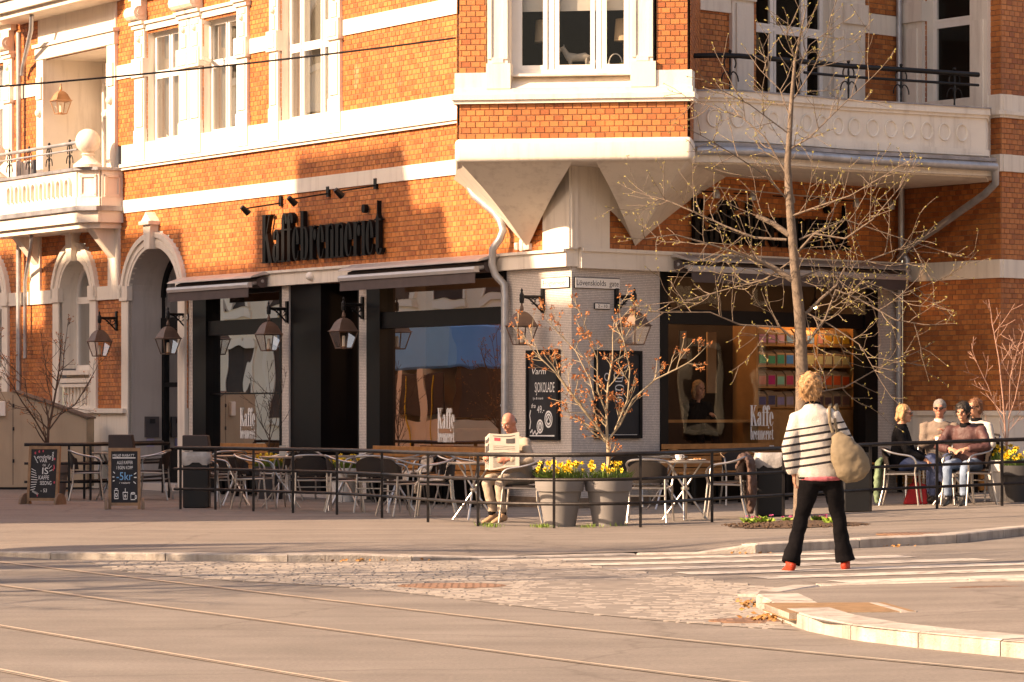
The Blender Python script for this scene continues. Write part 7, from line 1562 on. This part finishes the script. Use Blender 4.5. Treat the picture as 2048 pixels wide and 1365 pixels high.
# her shoulder bag
bt = thing('shoulder_bag', 'large beige canvas shoulder bag on the walking woman', 'bag', wp); m = MB()
m.tube([V((.165, -.10, 1.19)), V((.20, -.15, 1.12)), V((.24, -.17, 1.02)), V((.30, -.17, .90)), V((.345, -.16, .83)), V((.36, -.15, .80))], [(.05, .03), (.105, .06), (.150, .085), (.165, .09), (.13, .08), (.05, .04)], 16, side=(.8, .2, .35))
fuse(m, 'pouch', 'bag_canvas', bt, .012, 3, wr=.009)
for dx, dy in ((0, 0), (.05, .03)):
    m = MB(); m.tube([V((.13+dx*.8, -.125+dy, 1.20)), V((.10+dx, -.115+dy, 1.30)), V((.105+dx, -.06+dy, 1.425)), V((.12+dx, .02, 1.455)), V((.14+dx, .10, 1.40)), V((.2+dx, .1, 1.25)), V((.22+dx, .02, 1.15))], [(.018, .006)]*7, 8, side=(1, .2, .1)); fuse(m, 'strap', 'bag_canvas', bt, .007, 1)
# --- the man reading the paper
mp_ = gp(1040, 1044, SW)
t, hc, z = seated('bald man in a cream jacket reading a newspaper at the table', mp_, -48, 'cloth_cream', 'cloth_cream', 'shoe_tan', 'skin_red', .10, .45, (6, 28, 0), hands=((-.17, -.40, .78), (.20, -.36, .76)), pals=[(1, 0, 0), (-1, 0, 0)], girth=1.08, hairk=dict(mt='hair_grey', bald=True, messy=.003), collar='cloth_cream', foot=((-.09, -.36, .10), (.10, -.38, .10)), outs=[(-.8, .3, -.7), (.8, .3, -.7)], curl=1.0)
for s in (-1, 1): o = part('sock', 'cloth_black', None, lambda mm: mm.tube([V((s*.095, -.37, .09)), V((s*.095, -.38, .22))], [.046, .05], 10)); o.parent = t
W = t.matrix_basis.copy() if False else Matrix.Translation(mp_) @ Matrix.Rotation(R_(-48), 4, 'Z')
nt = thing('newspaper', 'open newspaper held up by the bald man', 'newspaper', W @ V((0, -.45, .7)))
def npq(x, y, b=0): return W @ V((x*.62-.30, -.42-.12*abs(x-.5)*2*-1-.10*(1-y)*0-(.08*(1-abs(2*x-1)))-b, .62+y*.42+.05*x))
def sheet(m, x0, x1, y0, y1, n=12, k=6, b=0):
    o = len(m.v)
    for j in range(k+1):
        for i in range(n+1): x = lerp(x0, x1, i/n); y = lerp(y0, y1, j/k); m.v.append(tuple(npq(x, y, b)+V((0, 0, .012*math.sin(x*9+y*4)))))
    m.f += [(o+j*(n+1)+i, o+j*(n+1)+i+1, o+(j+1)*(n+1)+i+1, o+(j+1)*(n+1)+i) for j in range(k) for i in range(n)]
m = MB(); sheet(m, 0, 1, 0, 1); m.build('sheet', 'paper', nt, smooth=True, fix=False)
for (a, b_, c, e, mt) in [(x0, x0+.17, yy, yy+.008, 'print_ink') for x0 in (.06, .26, .56, .76) for yy in [.06+.03*k for k in range(9)]]+list(((.06, .44, .80, .90, 'print_ink'), (.06, .24, .52, .72, 'print_ink'), (.27, .45, .55, .74, 'print_ink'), (.58, .68, .78, .88, 'print_red'), (.78, .93, .72, .86, 'print_ink'), (.56, .93, .92, .94, 'print_ink'), (.56, .93, .62, .63, 'print_ink'), (.56, .93, .57, .58, 'print_ink'), (.56, .93, .52, .53, 'print_ink'), (.1, .42, .27, .28, 'print_ink'), (.1, .42, .22, .23, 'print_ink'), (.1, .42, .17, .18, 'print_ink'), (.56, .9, .30, .33, 'print_ink'), (.1, .42, .35, .37, 'print_ink'), (.1, .42, .42, .44, 'print_ink'), (.56, .9, .4, .43, 'print_ink'), (.30, .40, .78, .79, 'print_red'))):
    m = MB(); sheet(m, a, b_, c, e, 6, 3, .004); m.build('print_block', mt, nt, fix=False)
# --- the group on the right
p = gp(1800, 1010, SW); t, hc, z = seated('blond woman with sunglasses in a black jacket and blue jeans, legs crossed', p, 72, 'cloth_black', 'denim_blue', 'shoe_black', 'skin', .02, .45, (0, 6, 0), hands=((-.12, -.36, .60), (.10, -.34, .62)), shades=True, hairk=dict(mt='hair_blond', longh=.02, messy=.006), knees=((-.05, -.46, .60), (.09, -.44, .53)), foot=((.16, -.62, .22), (.08, -.42, .10)), collar='cloth_black')
p = gp(1938, 1010, SW); t, hc, z = seated('dark haired person in a maroon puffer jacket leaning on the table', p+V((0, 0, 0)), -30, 'cloth_maroon', 'denim_light', 'shoe_black', 'skin', .12, .45, (4, 8, 0), hands=((-.10, -.40, .73), (.14, -.40, .73)), girth=1.2, hairk=dict(mt='hair_dark', vol=1.12, messy=.012), collar='cloth_black', outs=[(-.9, .1, -.5), (.9, .1, -.5)])
p = V((5.78, 47.3, SW+g(5.78))); t, hc, z = seated('grey haired man with sunglasses in a beige jacket against the wall', p, -8, 'cloth_beige', 'denim_blue', 'shoe_black', 'skin_red', .03, .50, (-6, 4, 0), hands=((-.05, -.27, .86), (.10, -.26, .92)), shades=True, girth=1.12, hairk=dict(mt='hair_grey', vol=1.03, messy=.004), collar='cloth_white')
p = V((6.22, 46.7, SW+g(6.22))); t, hc, z = seated('brown haired man with sunglasses in a white shirt and black vest', p, -40, 'cloth_white', 'cloth_black', 'shoe_black', 'skin', .04, .50, (-14, 4, 0), shades=True, girth=1.0, hairk=dict(mt='hair_brown', vol=1.05, messy=.008), collar='cloth_black')
m = MB(); m.tube([V((0, .01, z-.08)), V((0, 0, z+.05)), V((0, -.02, z+.2)), V((0, -.026, z+.36)), V((0, -.03, z+.45))], [(.215, .17), (.22, .175), (.215, .17), (.21, .165), (.16, .13)], 16, side=(1, 0, 0)); fuse(m, 'vest', 'cloth_black', t, .014, 3, wr=.008)
for k, (x, y, rz) in enumerate(((5.78, 47.35, -8), (6.22, 46.75, -40))): c = copy_tree(CH); c.location = (x, y, SW+g(x)+.05); c.location.z = SW+g(x); c.rotation_euler = (0, 0, R_(rz)); c.scale = (1, 1, 1.2); c['label'] = ['bistro chair under the man in the beige jacket', 'bistro chair under the man in the black vest'][k]; c['group'] = GRP
# --- guests behind the panes
p = V(FR(3.62, -1.0, .15)); seated('blond woman in dark clothes at the bar inside the shaded window', p, 25, 'cloth_black', 'denim_black', 'shoe_black', 'skin', .08, .86, (10, 5, 0), hands=((-.05, -.22, 1.42), (.15, -.30, 1.22)), hairk=dict(mt='hair_blond', longh=.06, messy=.006), foot=((-.12, -.4, .3), (.12, -.4, .3)))
p = V(FL(3.2, -1.9, .15)); seated('dark haired guest inside the wide window behind the long bench', p, -60, 'cloth_brown', 'denim_black', 'shoe_black', 'skin', .08, .72, (0, 5, 0), hairk=dict(mt='hair_dark', messy=.006), foot=((-.12, -.4, .3), (.12, -.4, .3)))
# ------------------------------------------------------------------ soft things left on chairs
def drape(name, mt, label, cat, chair, pts_, wr=.02, vox=.018, nz=26):
    m = MB()
    for P_, R__ in pts_: m.tube([V(p) for p in P_], R__, 14, side=(1, 0, 0))
    t = thing(name, label, cat, chair.location); t.rotation_euler = chair.rotation_euler; o = fuse(m, 'cloth', mt, t, vox, 2)
    for v in o.data.vertices: k = noise.noise(v.co*nz)+.7*noise.noise(v.co*nz*2.2); v.co = v.co+v.normal*k*wr
    return t
sk = [([(0, .17, .70), (0, .15, .55), (0, .10, .47), (0, -.05, .462), (0, -.2, .46), (0, -.25, .40), (0, -.26, .30)], [(.17, .02), (.2, .025), (.21, .025), (.21, .022), (.2, .025), (.2, .025), (.13, .02)])]
drape('sheepskin', 'fleece', 'shaggy cream fleece spread over the seat of a chair by the long bench', 'fleece', chair_objs[8], sk, .016); drape('sheepskin', 'fleece', 'shaggy cream fleece on the chair tucked behind the table', 'fleece', chair_objs[9], sk, .016)
drape('coat', 'cloth_brown', 'dark brown coat hanging over the back of the pale chair', 'coat', chair_objs[-1], [([(-.05, .16, .62), (0, .23, .77), (0, .29, .70), (.02, .31, .45), (.0, .31, .22), (-.02, .3, .06)], [(.16, .035), (.2, .045), (.22, .05), (.2, .06), (.16, .055), (.1, .03)])], .022, nz=15)
drape('green_jacket', 'cloth_green', 'green jacket hanging from the back of the blond woman\'s chair', 'jacket', chair_objs[16], [([(0, .24, .62), (0, .29, .55), (.02, .31, .35), (.05, .31, .2)], [(.16, .03), (.17, .05), (.13, .05), (.07, .03)]), ([(-.14, .26, .6), (-.17, .30, .4), (-.16, .31, .12), (-.15, .30, .03)], [(.04, .03), (.05, .04), (.045, .035), (.03, .02)])], .016, nz=14)
bp = gp(1832, 1009, SW); t = thing('red_bag', 'red shopping bag standing under the blond woman\'s chair', 'bag', bp)
part('bag', 'bag_red', t, lambda m: m.prism([(-.17, 0), (.15, 0), (.13, .26), (.02, .30), (-.08, .27)], lambda x, z: (bp.x+x, bp.y-.08+z*.12, bp.z+z), lambda x, z: (bp.x+x*.95, bp.y+.10-z*.12, bp.z+z)), bevel=.012); part('handle', 'bag_red', t, lambda m: m.tube([(bp.x-.05, bp.y, bp.z+.26), (bp.x-.03, bp.y, bp.z+.36), (bp.x+.05, bp.y, bp.z+.36), (bp.x+.07, bp.y, bp.z+.27)], .008, 6))

bpy.data.scenes.remove(tmp_scene)
